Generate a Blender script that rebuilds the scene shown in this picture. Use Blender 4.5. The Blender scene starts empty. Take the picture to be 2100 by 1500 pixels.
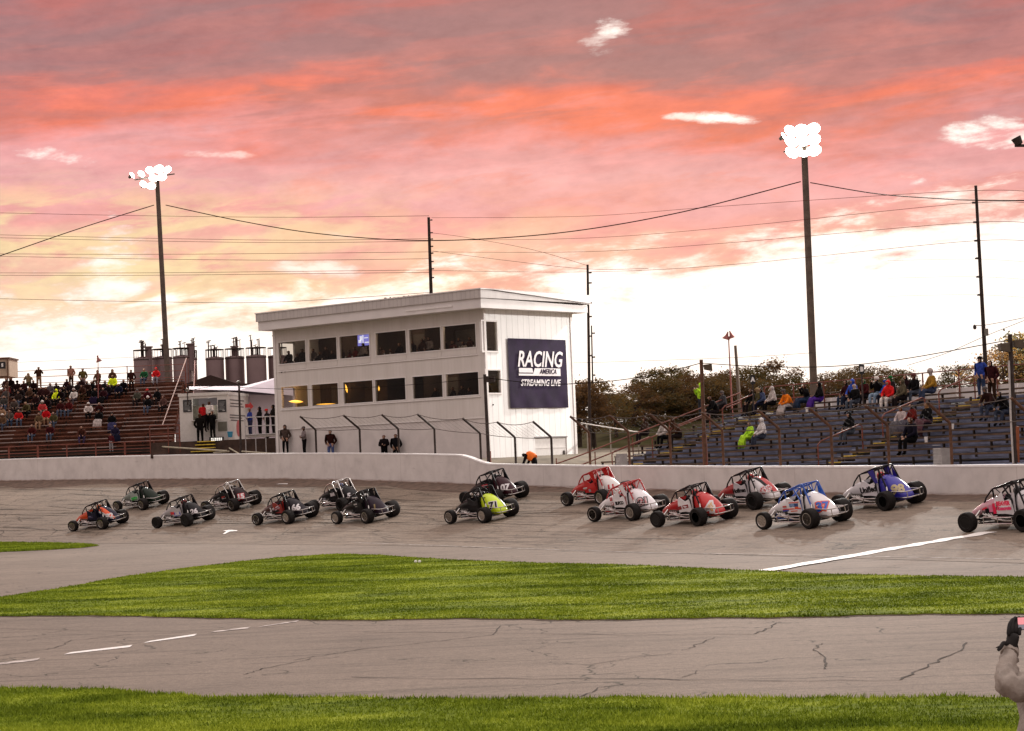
import bpy, bmesh, math, random
import numpy as np
from mathutils import Vector, Matrix
from mathutils.bvhtree import BVHTree
random.seed(7); rng = np.random.default_rng(7)
sc = bpy.context.scene
R = math.radians

# ------------------------------------------------------------------ camera
F = 4300.0                       # focal length in pixels of a 2100 px wide frame
CAMZ = 2.9
PITCH = math.atan(205/F); ROLL = R(2.3)
cd = bpy.data.cameras.new("Camera"); cam = bpy.data.objects.new("Camera", cd)
sc.collection.objects.link(cam); sc.camera = cam
cd.sensor_width = 36; cd.lens = 36*F/2100; cd.clip_start = .5; cd.clip_end = 6000
fw = Vector((0, math.cos(PITCH), math.sin(PITCH))); r0 = Vector((1, 0, 0)); u0 = r0.cross(fw)
rt = r0*math.cos(ROLL)-u0*math.sin(ROLL); up = r0*math.sin(ROLL)+u0*math.cos(ROLL)
cam.matrix_world = Matrix(((rt.x, up.x, -fw.x, 0), (rt.y, up.y, -fw.y, 0), (rt.z, up.z, -fw.z, CAMZ), (0, 0, 0, 1)))
CP = Vector((0, 0, CAMZ))
def ray(px, py): return fw+rt*((px-1050)/F)+up*((750-py)/F)
def at(px, py, d): return CP+ray(px, py)*d
def gp(px, py, z=0.0):
    v = ray(px, py); return CP+v*((z-CAMZ)/v.z)
def proj(p):
    v = Vector(p)-CP; d = v.dot(fw); return (1050+F*v.dot(rt)/d, 750-F*v.dot(up)/d, d)

# ------------------------------------------------------------------ view, world, sun
sc.view_settings.view_transform = 'Standard'; sc.view_settings.look = 'None'
sc.view_settings.exposure = 0; sc.view_settings.gamma = 1
def s2l(c): return tuple((x/255/12.92 if x/255 <= .04045 else ((x/255+.055)/1.055)**2.4) for x in c)
class NT:
    def __init__(s, nt): s.nt = nt
    def new(s, t, **k):
        n = s.nt.nodes.new(t)
        for a, b in k.items(): setattr(n, a, b)
        return n
    def put(s, sock, v):
        if isinstance(v, bpy.types.NodeSocket): s.nt.links.new(v, sock)
        else: sock.default_value = v
    def m(s, op, a, b=None, c=None, clamp=False):
        n = s.new('ShaderNodeMath', operation=op, use_clamp=clamp)
        for i, v in enumerate((a, b, c)):
            if v is not None: s.put(n.inputs[i], v)
        return n.outputs[0]
    def vec(s, x, y, z):
        n = s.new('ShaderNodeCombineXYZ')
        for i, v in enumerate((x, y, z)): s.put(n.inputs[i], v)
        return n.outputs[0]
    def noise(s, v, scale, detail=4, rough=.5, dist=0):
        n = s.new('ShaderNodeTexNoise'); s.put(n.inputs['Vector'], v)
        n.inputs['Scale'].default_value = scale; n.inputs['Detail'].default_value = detail
        n.inputs['Roughness'].default_value = rough; n.inputs['Distortion'].default_value = dist
        return n.outputs[0]
    def ss(s, v, a, b):          # smooth step from a to b
        n = s.new('ShaderNodeMapRange', interpolation_type='SMOOTHSTEP'); s.put(n.inputs[0], v)
        n.inputs[1].default_value = a; n.inputs[2].default_value = b
        return n.outputs[0]
    def mix(s, f, a, b, mode='MIX'):
        n = s.new('ShaderNodeMix', data_type='RGBA', blend_type=mode); s.put(n.inputs[0], f)
        for sk, v in ((n.inputs[6], a), (n.inputs[7], b)):
            if isinstance(v, (tuple, list)): v = tuple(v)[:3]+(1,)
            s.put(sk, v)
        return n.outputs[2]
    def ramp(s, v, stops):
        n = s.new('ShaderNodeValToRGB'); s.put(n.inputs[0], v); e = n.color_ramp.elements
        while len(e) > 1: e.remove(e[-1])
        e[0].position = stops[0][0]; e[0].color = tuple(stops[0][1])+(1,)
        for p, c in stops[1:]:
            q = e.new(p); q.color = tuple(c)+(1,)
        return n.outputs[0]
W = bpy.data.worlds.new("World"); sc.world = W; W.use_nodes = True
W.node_tree.nodes.clear(); n = NT(W.node_tree)
tc = n.new('ShaderNodeTexCoord'); sp = n.new('ShaderNodeSeparateXYZ'); W.node_tree.links.new(tc.outputs['Generated'], sp.inputs[0])
X, Y, Z = sp.outputs
H = n.m('SQRT', n.m('ADD', n.m('MULTIPLY', X, X), n.m('MULTIPLY', Y, Y)))
AZ = n.m('ARCTAN2', X, Y); EL = n.m('DIVIDE', Z, n.m('MAXIMUM', H, .001))
U = n.m('ADD', n.m('MULTIPLY', AZ, F), 1050)                    # degrees of azimuth, counted in small steps
V = n.m('SUBTRACT', n.m('SUBTRACT', 955, n.m('MULTIPLY', EL, F)), n.m('MULTIPLY', AZ, 172))
slant = n.m('ADD', EL, n.m('MULTIPLY', AZ, -.055))
c1 = n.vec(n.m('MULTIPLY', AZ, 1.0), n.m('MULTIPLY', slant, 4.0), 0)
n1 = n.noise(c1, 5.5, 6, .55, .3)
n2 = n.noise(c1, 17, 8, .62, .35)
n3 = n.noise(n.vec(AZ, n.m('MULTIPLY', slant, 2.2), 3.3), 55, 7, .62, .1)
n4 = n.noise(n.vec(AZ, n.m('MULTIPLY', slant, 7.0), 7.7), 9, 5, .55, .5)
d1 = n.m('SUBTRACT', n1, .5); d2 = n.m('SUBTRACT', n2, .5); d3 = n.m('SUBTRACT', n3, .5)
t = n.m('ADD', n.m('DIVIDE', V, 955), n.m('ADD', n.m('MULTIPLY', d1, .42), n.m('MULTIPLY', d2, .22)))
base = n.ramp(t, [(0, s2l((190, 116, 116))), (.06, s2l((176, 120, 124))), (.13, s2l((192, 128, 128))), (.19, s2l((228, 126, 116))),
                  (.235, s2l((246, 130, 110))), (.28, s2l((240, 146, 140))), (.33, s2l((240, 166, 168))), (.40, s2l((243, 178, 180))), (.46, s2l((242, 170, 166))),
                  (.52, s2l((248, 198, 176))), (.58, s2l((243, 180, 166))), (.64, s2l((252, 216, 186))), (.71, s2l((250, 210, 192))),
                  (.80, s2l((255, 236, 210))), (.9, s2l((255, 250, 238)))])
# mauve-grey cloud undersides
gm = n.m('MULTIPLY', n.ss(n4, .44, .60), n.ss(V, 470, 60))
base = n.mix(n.m('MULTIPLY', gm, .72), base, s2l((160, 122, 128)))
# brighter salmon streaks
rm = n.m('MULTIPLY', n.ss(n2, .53, .68), n.m('MULTIPLY', n.ss(V, 720, 300), n.ss(V, -20, 260)))
base = n.mix(n.m('MULTIPLY', rm, .34), base, s2l((246, 140, 128)))
# yellow light low on the left
yl = n.m('MULTIPLY', n.m('MULTIPLY', n.ss(n.m('ABSOLUTE', n.m('SUBTRACT', V, 520)), 190, 20), n.ss(U, 1250, 200)), n.ss(n2, .42, .56))
base = n.mix(n.m('MULTIPLY', yl, .75), base, s2l((255, 232, 178)))
# fine relief
base = n.mix(1, base, n.ramp(n3, [(.25, (.86, .84, .87)), (.5, (1, 1, 1)), (.75, (1.16, 1.12, 1.10))]), 'MULTIPLY')
# bright band above the horizon and the gaps in the cloud deck
bl = n.m('SUBTRACT', 690, n.m('MULTIPLY', n.m('MINIMUM', n.m('MAXIMUM', U, -300), 2600), .125))
wm = n.ss(n.m('ADD', n.m('SUBTRACT', V, bl), n.m('ADD', n.m('MULTIPLY', d2, 420), n.m('MULTIPLY', d3, 120))), -30, 70)
def blob(cx, cy, sx, sy, k=1.0, wob=1.6):
    a = n.m('DIVIDE', n.m('SUBTRACT', U, cx), sx); b = n.m('DIVIDE', n.m('SUBTRACT', n.m('ADD', V, n.m('MULTIPLY', n.m('SUBTRACT', U, cx), -.05)), cy), sy)
    q = n.m('ADD', n.m('ADD', n.m('MULTIPLY', a, a), n.m('MULTIPLY', b, b)), n.m('MULTIPLY', n.m('ADD', d3, n.m('MULTIPLY', d2, 1.6)), wob*5))
    return n.m('MULTIPLY', n.ss(q, 1.9, -1.6), k)
for b in ((1272, 48, 30, 22, .9), (1245, 78, 34, 20, .6), (1440, 238, 50, 7, .7), (1500, 241, 50, 9, .95), (2015, 290, 60, 18, .95), (2080, 275, 50, 20, .9), (1885, 376, 26, 12, .9), (150, 330, 56, 14, .85),
          (440, 316, 60, 8, .5), (250, 560, 50, 60, .8), (640, 555, 70, 14, .6), (690, 480, 50, 8, .4), (150, 700, 220, 70, .8)):
    wm = n.m('MAXIMUM', wm, blob(*b))
base = n.mix(n.m('MULTIPLY', wm, .95), base, (1.42, 1.30, 1.20))
# overhead and behind the camera the unseen deck is brightened to light the ground
ov = n.m('MAXIMUM', n.ss(EL, .27, .55), n.ss(n.m('ABSOLUTE', AZ), .9, 1.5))
deck = n.mix(n.ss(EL, .1, 1.2), (.66, .52, .50), (1.42, 1.24, 1.17))
base = n.mix(ov, base, deck)
base = n.mix(n.ss(EL, 0, -.05), base, (.12, .1, .09))
sky = n.new('ShaderNodeTexSky', sky_type='NISHITA'); sky.sun_disc = False
sky.sun_elevation = R(5); sky.sun_rotation = R(2.6); sky.air_density = 1.4; sky.dust_density = 3
# little of the clear sky gets through the deck
skl = n.mix(1, sky.outputs[0], (.03, .03, .03), 'MULTIPLY')
bg = n.new('ShaderNodeBackground'); bg.inputs[1].default_value = .1
n.put(bg.inputs[0], n.mix(1, skl, n.mix(1, base, (9.6, 9.6, 9.6), 'MULTIPLY'), 'ADD'))
wo = n.new('ShaderNodeOutputWorld'); n.put(wo.inputs[0], bg.outputs[0])
W.cycles.sampling_method = 'AUTOMATIC'

sl = bpy.data.lights.new("Sun", 'SUN'); so = bpy.data.objects.new("Sun", sl); sc.collection.objects.link(so)
sl.energy = .7; sl.angle = R(10); sl.color = (1, .80, .62)
sd = Vector((math.sin(R(2.6))*math.cos(R(5)), math.cos(R(2.6))*math.cos(R(5)), math.sin(R(5))))
so.rotation_euler = sd.to_track_quat('Z', 'Y').to_euler()

# ------------------------------------------------------------------ helpers
MC = {}
def mat(name, col, rough=.7, metal=0, var=.12, scale=6, bump=0, emit=None, es=1, spec=.4, coat=0, grime=0):
    if name in MC: return MC[name]
    m = bpy.data.materials.new(name); m.use_nodes = True; MC[name] = m
    q = NT(m.node_tree); b = m.node_tree.nodes['Principled BSDF']
    tcx = q.new('ShaderNodeTexCoord').outputs['Object']
    nz = q.noise(tcx, scale, 5, .6)
    c = q.mix(q.ss(nz, .3, .7), tuple(x*(1-var) for x in col), tuple(min(1, x*(1+var)) for x in col))
    if grime:
        g = q.ss(q.noise(tcx, scale*.35, 6, .7, .4), .52, .75)
        c = q.mix(q.m('MULTIPLY', g, grime), c, (.09, .06, .045))
    q.put(b.inputs['Base Color'], c)
    b.inputs['Roughness'].default_value = rough; b.inputs['Metallic'].default_value = metal
    b.inputs['Specular IOR Level'].default_value = spec
    if coat: b.inputs['Coat Weight'].default_value = coat; b.inputs['Coat Roughness'].default_value = .08
    if bump:
        bn = q.new('ShaderNodeBump'); bn.inputs['Strength'].default_value = bump; bn.inputs['Distance'].default_value = .02
        q.put(bn.inputs['Height'], nz); q.put(b.inputs['Normal'], bn.outputs[0])
    if emit:
        b.inputs['Emission Color'].default_value = tuple(emit)+(1,); b.inputs['Emission Strength'].default_value = es
    return m
def C(r, g, b): return s2l((r, g, b))
class MB:
    def __init__(s): s.v = []; s.f = []; s.mi = []; s.ch = []
    def add(s, vs, fs, mi=0, M=None):
        o = len(s.v); s.ch.append((o, len(s.f)))
        s.v += [tuple(M @ Vector(p)) if M else tuple(p) for p in vs]
        s.f += [tuple(i+o for i in f) for f in fs]; s.mi += [mi]*len(fs); return s
    def box(s, a, b, mi=0, M=None):
        (x0, y0, z0), (x1, y1, z1) = a, b
        return s.add([(x0, y0, z0), (x1, y0, z0), (x1, y1, z0), (x0, y1, z0), (x0, y0, z1), (x1, y0, z1), (x1, y1, z1), (x0, y1, z1)],
                     [(3, 2, 1, 0), (4, 5, 6, 7), (0, 1, 5, 4), (1, 2, 6, 5), (2, 3, 7, 6), (3, 0, 4, 7)], mi, M)
    def tube(s, path, r, n_=8, mi=0, M=None, cap=True):
        P = [Vector(p) for p in path]; rs = r if isinstance(r, (list, tuple)) else [r]*len(P); vs = []; fs = []
        ref = None
        for i, p in enumerate(P):
            d = (P[min(i+1, len(P)-1)]-P[max(i-1, 0)])
            d = d.normalized() if d.length > 1e-9 else Vector((0, 0, 1))
            if ref is None: ref = Vector((0, 0, 1)) if abs(d.z) < .9 else Vector((1, 0, 0))
            a = d.cross(ref).normalized(); b = d.cross(a); ref = -b if False else ref
            if abs(d.dot(ref)) > .97: a = d.orthogonal().normalized(); b = d.cross(a)
            vs += [tuple(p+a*math.cos(2*math.pi*k/n_)*rs[i]+b*math.sin(2*math.pi*k/n_)*rs[i]) for k in range(n_)]
        for i in range(len(P)-1):
            for k in range(n_):
                fs.append((i*n_+k, i*n_+(k+1) % n_, (i+1)*n_+(k+1) % n_, (i+1)*n_+k))
        if cap: fs += [tuple(range(n_))[::-1], tuple((len(P)-1)*n_+k for k in range(n_))]
        return s.add(vs, fs, mi, M)
    def loft(s, rings, mi=0, M=None, cap=True):
        n_ = len(rings[0]); vs = [p for r_ in rings for p in r_]; fs = []
        for i in range(len(rings)-1):
            for k in range(n_): fs.append((i*n_+k, i*n_+(k+1) % n_, (i+1)*n_+(k+1) % n_, (i+1)*n_+k))
        if cap: fs += [tuple(range(n_))[::-1], tuple((len(rings)-1)*n_+k for k in range(n_))]
        return s.add(vs, fs, mi, M)
    def lathe(s, prof, axis='z', n_=20, c=(0, 0, 0), mi=0, M=None):
        rings = []
        for r_, h in prof:
            rg = []
            for k in range(n_):
                a = 2*math.pi*k/n_; p = (r_*math.cos(a), r_*math.sin(a), h)
                if axis == 'y': p = (p[0], h, p[1])
                if axis == 'x': p = (h, p[0], p[1])
                rg.append((p[0]+c[0], p[1]+c[1], p[2]+c[2]))
            rings.append(rg)
        return s.loft(rings, mi, M)
    def poly(s, pts, th, mi=0, M=None):    # a plate: outline pts, thickness vector
        th = Vector(th); k = len(pts); vs = [tuple(p) for p in pts]+[tuple(Vector(p)+th) for p in pts]
        fs = [tuple(range(k))[::-1], tuple(range(k, 2*k))]+[(i, (i+1) % k, k+(i+1) % k, k+i) for i in range(k)]
        return s.add(vs, fs, mi, M)
    def mesh(s, name, mats, smooth=False):
        me = bpy.data.meshes.new(name); me.from_pydata(s.v, [], s.f)
        for m in (mats if isinstance(mats, (list, tuple)) else [mats]): me.materials.append(m)
        if max(s.mi or [0]): me.polygons.foreach_set('material_index', s.mi)
        bm = bmesh.new(); bm.from_mesh(me); bmesh.ops.recalc_face_normals(bm, faces=bm.faces[:]); bm.to_mesh(me); bm.free()
        if smooth:
            me.polygons.foreach_set('use_smooth', [True]*len(me.polygons))
            try: me.set_sharp_from_angle(angle=R(40))
            except Exception: pass
        return me
    def each(s, name, mats, parent=None, smooth=False):     # every piece a part of its own
        out = []; C_ = s.ch+[(len(s.v), len(s.f))]
        for (v0, f0), (v1, f1) in zip(C_, C_[1:]):
            q = MB(); q.v = s.v[v0:v1]; q.f = [tuple(i-v0 for i in f) for f in s.f[f0:f1]]; q.mi = s.mi[f0:f1]; out.append(q.build(name, mats, parent, smooth))
        return out
    def build(s, name, mats, parent=None, smooth=False):
        return obj(name, s.mesh(name, mats, smooth), parent)
def obj(name, me, parent=None):
    o = bpy.data.objects.new(name, me); sc.collection.objects.link(o)
    if parent: o.parent = parent
    return o
def tag(o, label=None, cat=None, group=None, kind=None):
    if label: o['label'] = label
    if cat: o['category'] = cat
    if group: o['group'] = group
    if kind: o['kind'] = kind
    return o
def empty(name, loc=(0, 0, 0), rz=0, label=None, cat=None, group=None):
    o = bpy.data.objects.new(name, None); sc.collection.objects.link(o); o.location = loc; o.rotation_euler = (0, 0, rz)
    return tag(o, label, cat, group)
def copy_tree(o, parent=None):
    c = o.copy(); sc.collection.objects.link(c); c.parent = parent
    for ch in [x for x in o.children]: copy_tree(ch, c)
    return c
TXT = {}
def text_mesh(txt, size=1, shear=0, bold=0, depth=0.0):
    key = (txt, size, shear, bold, depth)
    if key in TXT: return TXT[key]
    cu = bpy.data.curves.new("t", 'FONT'); cu.body = txt; cu.size = size; cu.shear = shear; cu.offset = bold; cu.extrude = depth
    cu.align_x = 'CENTER'; cu.align_y = 'CENTER'; cu.resolution_u = 3
    o = bpy.data.objects.new("t", cu); sc.collection.objects.link(o)
    dg = bpy.context.evaluated_depsgraph_get(); me = bpy.data.meshes.new_from_object(o.evaluated_get(dg))
    bpy.data.objects.remove(o); TXT[key] = me
    return me
def text_obj(name, txt, size, m, M, parent=None, shear=0, bold=0, depth=.004, sx=1):
    me = text_mesh(txt, size, shear, bold, depth).copy(); me.name = name; me.transform(M @ Matrix.Diagonal((sx, 1, 1, 1)))
    me.materials.clear(); me.materials.append(m)
    return obj(name, me, parent)
def frame(o, x, z):      # matrix with columns x (text right), z (text up), normal towards the viewer
    x = Vector(x).normalized(); z = Vector(z).normalized(); y = x.cross(z)
    return Matrix(((x.x, z.x, y.x, o[0]), (x.y, z.y, y.y, o[1]), (x.z, z.z, y.z, o[2]), (0, 0, 0, 1)))

# ------------------------------------------------------------------ the wall curve and the surface around it
KP = [(38, 29, 1.05, 2900), (31, 41.5, 1.1, 2600), (16.5, 67.7, 1.24, 2100), (3.9, 90.5, 1.71, 1236), (-8.9, 108.9, 2.47, 700), (-19.7, 121.1, 2.87, 350),
      (-32.8, 134.4, 3.18, 0), (-47, 143, 3.3, -350), (-65, 149, 3.4, -700), (-85, 150, 3.4, -1000)]
WP = []
for i in range(1, len(KP)-2):
    p0, p1, p2, p3 = [np.array(KP[j][:3], float) for j in (i-1, i, i+1, i+2)]
    for k in range(40):
        u = k/40
        WP.append(.5*((2*p1)+(-p0+p2)*u+(2*p0-5*p1+4*p2-p3)*u*u+(-p0+3*p1-3*p2+p3)*u**3))
WP = np.array(WP); NW = len(WP)
TG = np.gradient(WP[:, :2], axis=0); TG /= np.linalg.norm(TG, axis=1)[:, None]
NI = np.stack([-TG[:, 1], TG[:, 0]], 1)                      # towards the infield
ARC = np.concatenate([[0], np.cumsum(np.linalg.norm(np.diff(WP[:, :2], axis=0), axis=1))])
WPX = np.array([proj((p[0], p[1], p[2]))[0] for p in WP])
def width(i): return float(np.interp(ARC[i], [ARC[0], ARC[60], ARC[120], ARC[200]], [10, 10.5, 13, 14.5]))
def step(i):  return float(np.clip((1008-WPX[i])/70, 0, 1))
def sm(x): return x*x*(3-2*x)
def surf(x, y):
    d = WP[:, :2]-np.array((x, y)); i = int(np.argmin((d**2).sum(1))); t_ = float(-(d[i] @ NI[i])); T = width(i)
    zw = WP[i, 2]
    if t_ >= 0: z = zw*max(0, 1-t_/T)**1.15
    else: z = zw+.2+.85*sm(step(i))
    return z, i, t_
def ground_at(px, py, d0=40, d1=200):
    v = ray(px, py); prev = None; d = d0
    while d < d1:
        p = CP+v*d; z, i, t_ = surf(p.x, p.y)
        if p.z <= z: break
        d += .25
    return p, z, t_
def wd(px, off=1.0):     # distance of the back of the wall at px, plus a margin
    i = int(np.argmin(np.abs(WPX-px))); return proj(WP[i])[2]+off
def wall_i(px): return int(np.argmin(np.abs(WPX-px)))

# ------------------------------------------------------------------ setting materials
def asphalt(name, base, along_uv=False, crack=1.0, streak=.5):
    m = bpy.data.materials.new(name); m.use_nodes = True; q = NT(m.node_tree); b = m.node_tree.nodes['Principled BSDF']
    tcn = q.new('ShaderNodeTexCoord'); ob = tcn.outputs['Object']; uv = tcn.outputs['UV']
    sv = q.new('ShaderNodeMapping'); q.put(sv.inputs[0], uv if along_uv else ob)
    sv.inputs['Scale'].default_value = (.12, 1.6, 1) if along_uv else (.10, 1.3, 1)
    st = q.noise(sv.outputs[0], 2.2, 6, .65, .5); st2 = q.noise(sv.outputs[0], 9, 5, .7, .8)
    big = q.noise(ob, .16, 4, .55); mid = q.noise(ob, 1.3, 6, .65); fine = q.noise(ob, 9, 5, .85); grit = q.noise(ob, 45, 3, .9)
    c = q.ramp(q.m('ADD', q.m('MULTIPLY', big, .55), q.m('MULTIPLY', mid, .45)),
               [(.32, tuple(x*.80 for x in base)), (.5, base), (.66, tuple(x*1.16 for x in base))])
    c = q.mix(q.m('MULTIPLY', q.ss(st, .50, .64), streak), c, tuple(x*.52 for x in base))
    c = q.mix(q.m('MULTIPLY', q.ss(st2, .58, .65), streak*.9), c, tuple(x*.34 for x in base))
    c = q.mix(q.m('MULTIPLY', q.ss(st, .44, .30), .35), c, tuple(x*1.25 for x in base))
    c = q.mix(1, c, q.ramp(fine, [(.36, (.74, .73, .72)), (.5, (1, 1, 1)), (.64, (1.22, 1.21, 1.19))]), 'MULTIPLY')
    c = q.mix(1, c, q.ramp(grit, [(.36, (.55, .54, .53)), (.5, (1, 1, 1)), (.64, (1.42, 1.40, 1.38))]), 'MULTIPLY')
    wv = q.new('ShaderNodeVectorMath', operation='ADD'); q.put(wv.inputs[0], ob)
    nn = q.new('ShaderNodeTexNoise'); q.put(nn.inputs['Vector'], ob); nn.inputs['Scale'].default_value = .7; nn.inputs['Detail'].default_value = 6
    sc2 = q.new('ShaderNodeVectorMath', operation='SCALE'); q.put(sc2.inputs[0], nn.outputs['Color']); sc2.inputs['Scale'].default_value = 2.2
    q.put(wv.inputs[1], sc2.outputs[0])
    for sc_, w_, thr in ((.17, .0055, .46), (.42, .008, .56)):
        vo = q.new('ShaderNodeTexVoronoi', feature='DISTANCE_TO_EDGE'); q.put(vo.inputs['Vector'], wv.outputs[0]); vo.inputs['Scale'].default_value = sc_
        k = q.ss(vo.outputs['Distance'], w_*(1.0 if sc_ < .3 else 1.3), .002)
        k = q.m('MULTIPLY', k, q.ss(q.noise(ob, .33 if sc_ < .3 else .5, 2), thr-.05, thr+.08))
        c = q.mix(q.m('MULTIPLY', k, crack), c, (.035, .03, .02))
    sy = q.new('ShaderNodeSeparateXYZ'); q.put(sy.inputs[0], uv if along_uv else ob)
    sd_ = q.m('PINGPONG', q.m('ADD', sy.outputs[1], q.m('MULTIPLY', q.noise(ob, .4, 3), .35)), 1.75)
    c = q.mix(q.m('MULTIPLY', q.m('MULTIPLY', q.ss(sd_, .045, .008), q.ss(q.noise(ob, .25, 3), .42, .56)), .7), c, (.05, .042, .03))
    q.put(b.inputs['Base Color'], c); b.inputs['Roughness'].default_value = .82; b.inputs['Specular IOR Level'].default_value = .25
    bn = q.new('ShaderNodeBump'); bn.inputs['Strength'].default_value = .35; bn.inputs['Distance'].default_value = .01
    q.put(bn.inputs['Height'], fine); q.put(b.inputs['Normal'], bn.outputs[0])
    return m
M_track = asphalt('track_asphalt', (.205, .160, .124), True, .9, .72)
M_road = asphalt('road_asphalt', (.212, .171, .138), False, .9, .45)
def turf(name, a, b_, c_):
    m = bpy.data.materials.new(name); m.use_nodes = True; q = NT(m.node_tree); b = m.node_tree.nodes['Principled BSDF']
    ob = q.new('ShaderNodeTexCoord').outputs['Object']
    mp = q.new('ShaderNodeMapping'); q.put(mp.inputs[0], ob); mp.inputs['Scale'].default_value = (.45, 1, 1)
    n0 = q.noise(mp.outputs[0], .55, 6, .65, .3); nn = q.noise(mp.outputs[0], 4.5, 6, .75)
    c = q.ramp(q.m('ADD', q.m('MULTIPLY', n0, .6), q.m('MULTIPLY', nn, .4)), [(.41, a), (.5, b_), (.585, c_)])
    q.put(b.inputs['Base Color'], c); b.inputs['Roughness'].default_value = .9; b.inputs['Specular IOR Level'].default_value = .03
    return m
G0, G1, G2 = (.095, .145, .012), (.205, .275, .024), (.34, .41, .042)
M_turf = turf('turf', tuple(x*.8 for x in G0), tuple(x*.8 for x in G1), tuple(x*.85 for x in G2)); M_blade = turf('grass_blade', G0, G1, G2)
M_field = turf('field', (.05, .055, .02), (.075, .08, .03), (.11, .10, .05))
M_bank = turf('bank_grass', (.030, .030, .012), (.050, .046, .018), (.07, .060, .03))
M_white = mat('painted_line', (.80, .77, .74), .6, var=.1, scale=9)
def worn_paint():
    m = bpy.data.materials.new('worn_line'); m.use_nodes = True; q = NT(m.node_tree); b = m.node_tree.nodes['Principled BSDF']
    ob = q.new('ShaderNodeTexCoord').outputs['Object']
    k = q.ss(q.noise(ob, 2.6, 6, .7), .42, .58)
    q.put(b.inputs['Base Color'], q.mix(k, (.25, .21, .185), (.66, .60, .56))); b.inputs['Roughness'].default_value = .8
    return m
M_worn = worn_paint()

# ------------------------------------------------------------------ ground, track, outer ground
b = MB(); b.box((-2500, -400, -1), (2500, 4000, -.02)); g = b.build('ground', M_field); tag(g, kind='structure')
b = MB(); b.add([(-70, 5, 0), (60, 5, 0), (60, 160, 0), (-70, 160, 0)], [(0, 1, 2, 3)]); g = b.build('infield_road', M_road); tag(g, kind='structure')
NTT = 16
def track_pt(i, u, lift=0.0):          # u = 0 at the wall, 1 at the inner edge
    T = width(i); t_ = u*T; z = WP[i, 2]*max(0, 1-u)**1.15
    p = WP[i, :2]+NI[i]*t_
    return (p[0], p[1], z+lift)
idx = list(range(0, NW, 3)); vs = []; fs = []; uvs = []
us = [k/NTT for k in range(NTT+1)]+[1.12]
for i in idx:
    for u in us:
        vs.append(track_pt(i, u, .012 if u <= 1 else .008)); uvs.append((ARC[i], u*width(i)))
K = len(us)
for a in range(len(idx)-1):
    for k in range(K-1): fs.append((a*K+k, (a+1)*K+k, (a+1)*K+k+1, a*K+k+1))
b = MB(); b.add(vs, fs); g = b.build('track', M_track, smooth=True); tag(g, kind='structure')
ul = g.data.uv_layers.new(name='UVMap')
for lp in g.data.loops: ul.data[lp.index].uv = uvs[lp.vertex_index]
# dark rubber strip of debris along the foot of the wall
M_foot = mat('wall_foot_dirt', (.115, .075, .055), .9, var=.35, scale=2.5, bump=.4)
rg = random.Random(3); vs = []; fs = []
for a, i in enumerate(range(0, NW, 2)):
    vs += [track_pt(i, -.01, .02), track_pt(i, .085+.02*rg.random()+.03*math.sin(i*.21), .0155)]
    if a: fs.append((2*a-2, 2*a, 2*a+1, 2*a-1))
b = MB(); b.add(vs, fs); g = b.build('track_edge', M_foot); tag(g, kind='structure')
# outer ground behind the wall
vs = []; fs = []; ts = [0, 2, 5, 9, 14, 22, 40, 70]
M_outer = mat('packed_earth', (.13, .105, .075), .95, var=.3, scale=.8, bump=.3)
for a, i in enumerate(idx):
    for t_ in ts:
        p = WP[i, :2]-NI[i]*(t_+.12); vs.append((p[0], p[1], WP[i, 2]+.2+.85*sm(step(i))))
K = len(ts)
for a in range(len(idx)-1):
    for k in range(K-1): fs.append((a*K+k, a*K+k+1, (a+1)*K+k+1, (a+1)*K+k))
b = MB(); b.add(vs, fs); g = b.build('outer_ground', M_outer); tag(g, kind='structure')

# rubber marks and cracks that run over the asphalt
M_mark = mat('rubber_mark', (.085, .066, .052), .7, var=.35, scale=1.5); M_crack = mat('crack_fill', (.040, .032, .024), .9, var=.4, scale=3)
rg = random.Random(11)
def strip_on_track(b, path, w_, lift):
    P = [np.array(track_pt(int(np.clip(i, 0, NW-1)), u, lift)) for i, u in path]; vs = []; fs = []
    for j, p in enumerate(P):
        d = P[min(j+1, len(P)-1)]-P[max(j-1, 0)]; l_ = math.hypot(d[0], d[1])+1e-9; k = w_*(.35 if j in (0, len(P)-1) else 1)*(.7+.6*rg.random())/2
        vs += [(p[0]-d[1]/l_*k, p[1]+d[0]/l_*k, p[2]), (p[0]+d[1]/l_*k, p[1]-d[0]/l_*k, p[2])]
        if j: fs.append((2*j-2, 2*j-1, 2*j+1, 2*j))
    b.add(vs, fs)
b = MB()
for k in range(64):
    i0 = rg.randint(50, 215); n_ = rg.randint(8, 26); u0 = .12+.8*rg.random(); du = rg.uniform(-.14, .10)
    strip_on_track(b, [(i0+2*j, min(.99, max(.1, u0+du*(j/n_)**1.5))) for j in range(n_)], rg.uniform(.025, .06), .028)
tag(b.build('track_rubber_marks', M_mark), kind='structure')
b = MB()
for k in range(46):
    i0 = rg.randint(60, 235); u = .06+.7*rg.random(); path = []; x = i0; di = rg.uniform(-1.4, 1.4)
    for j in range(rg.randint(8, 22)):
        path.append((x, min(.99, u))); x += di+rg.uniform(-1.3, 1.3); u += rg.uniform(.0, .035)
    strip_on_track(b, path, rg.uniform(.018, .035), .030)
tag(b.build('track_cracks', M_crack), kind='structure')
b = MB()
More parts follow.
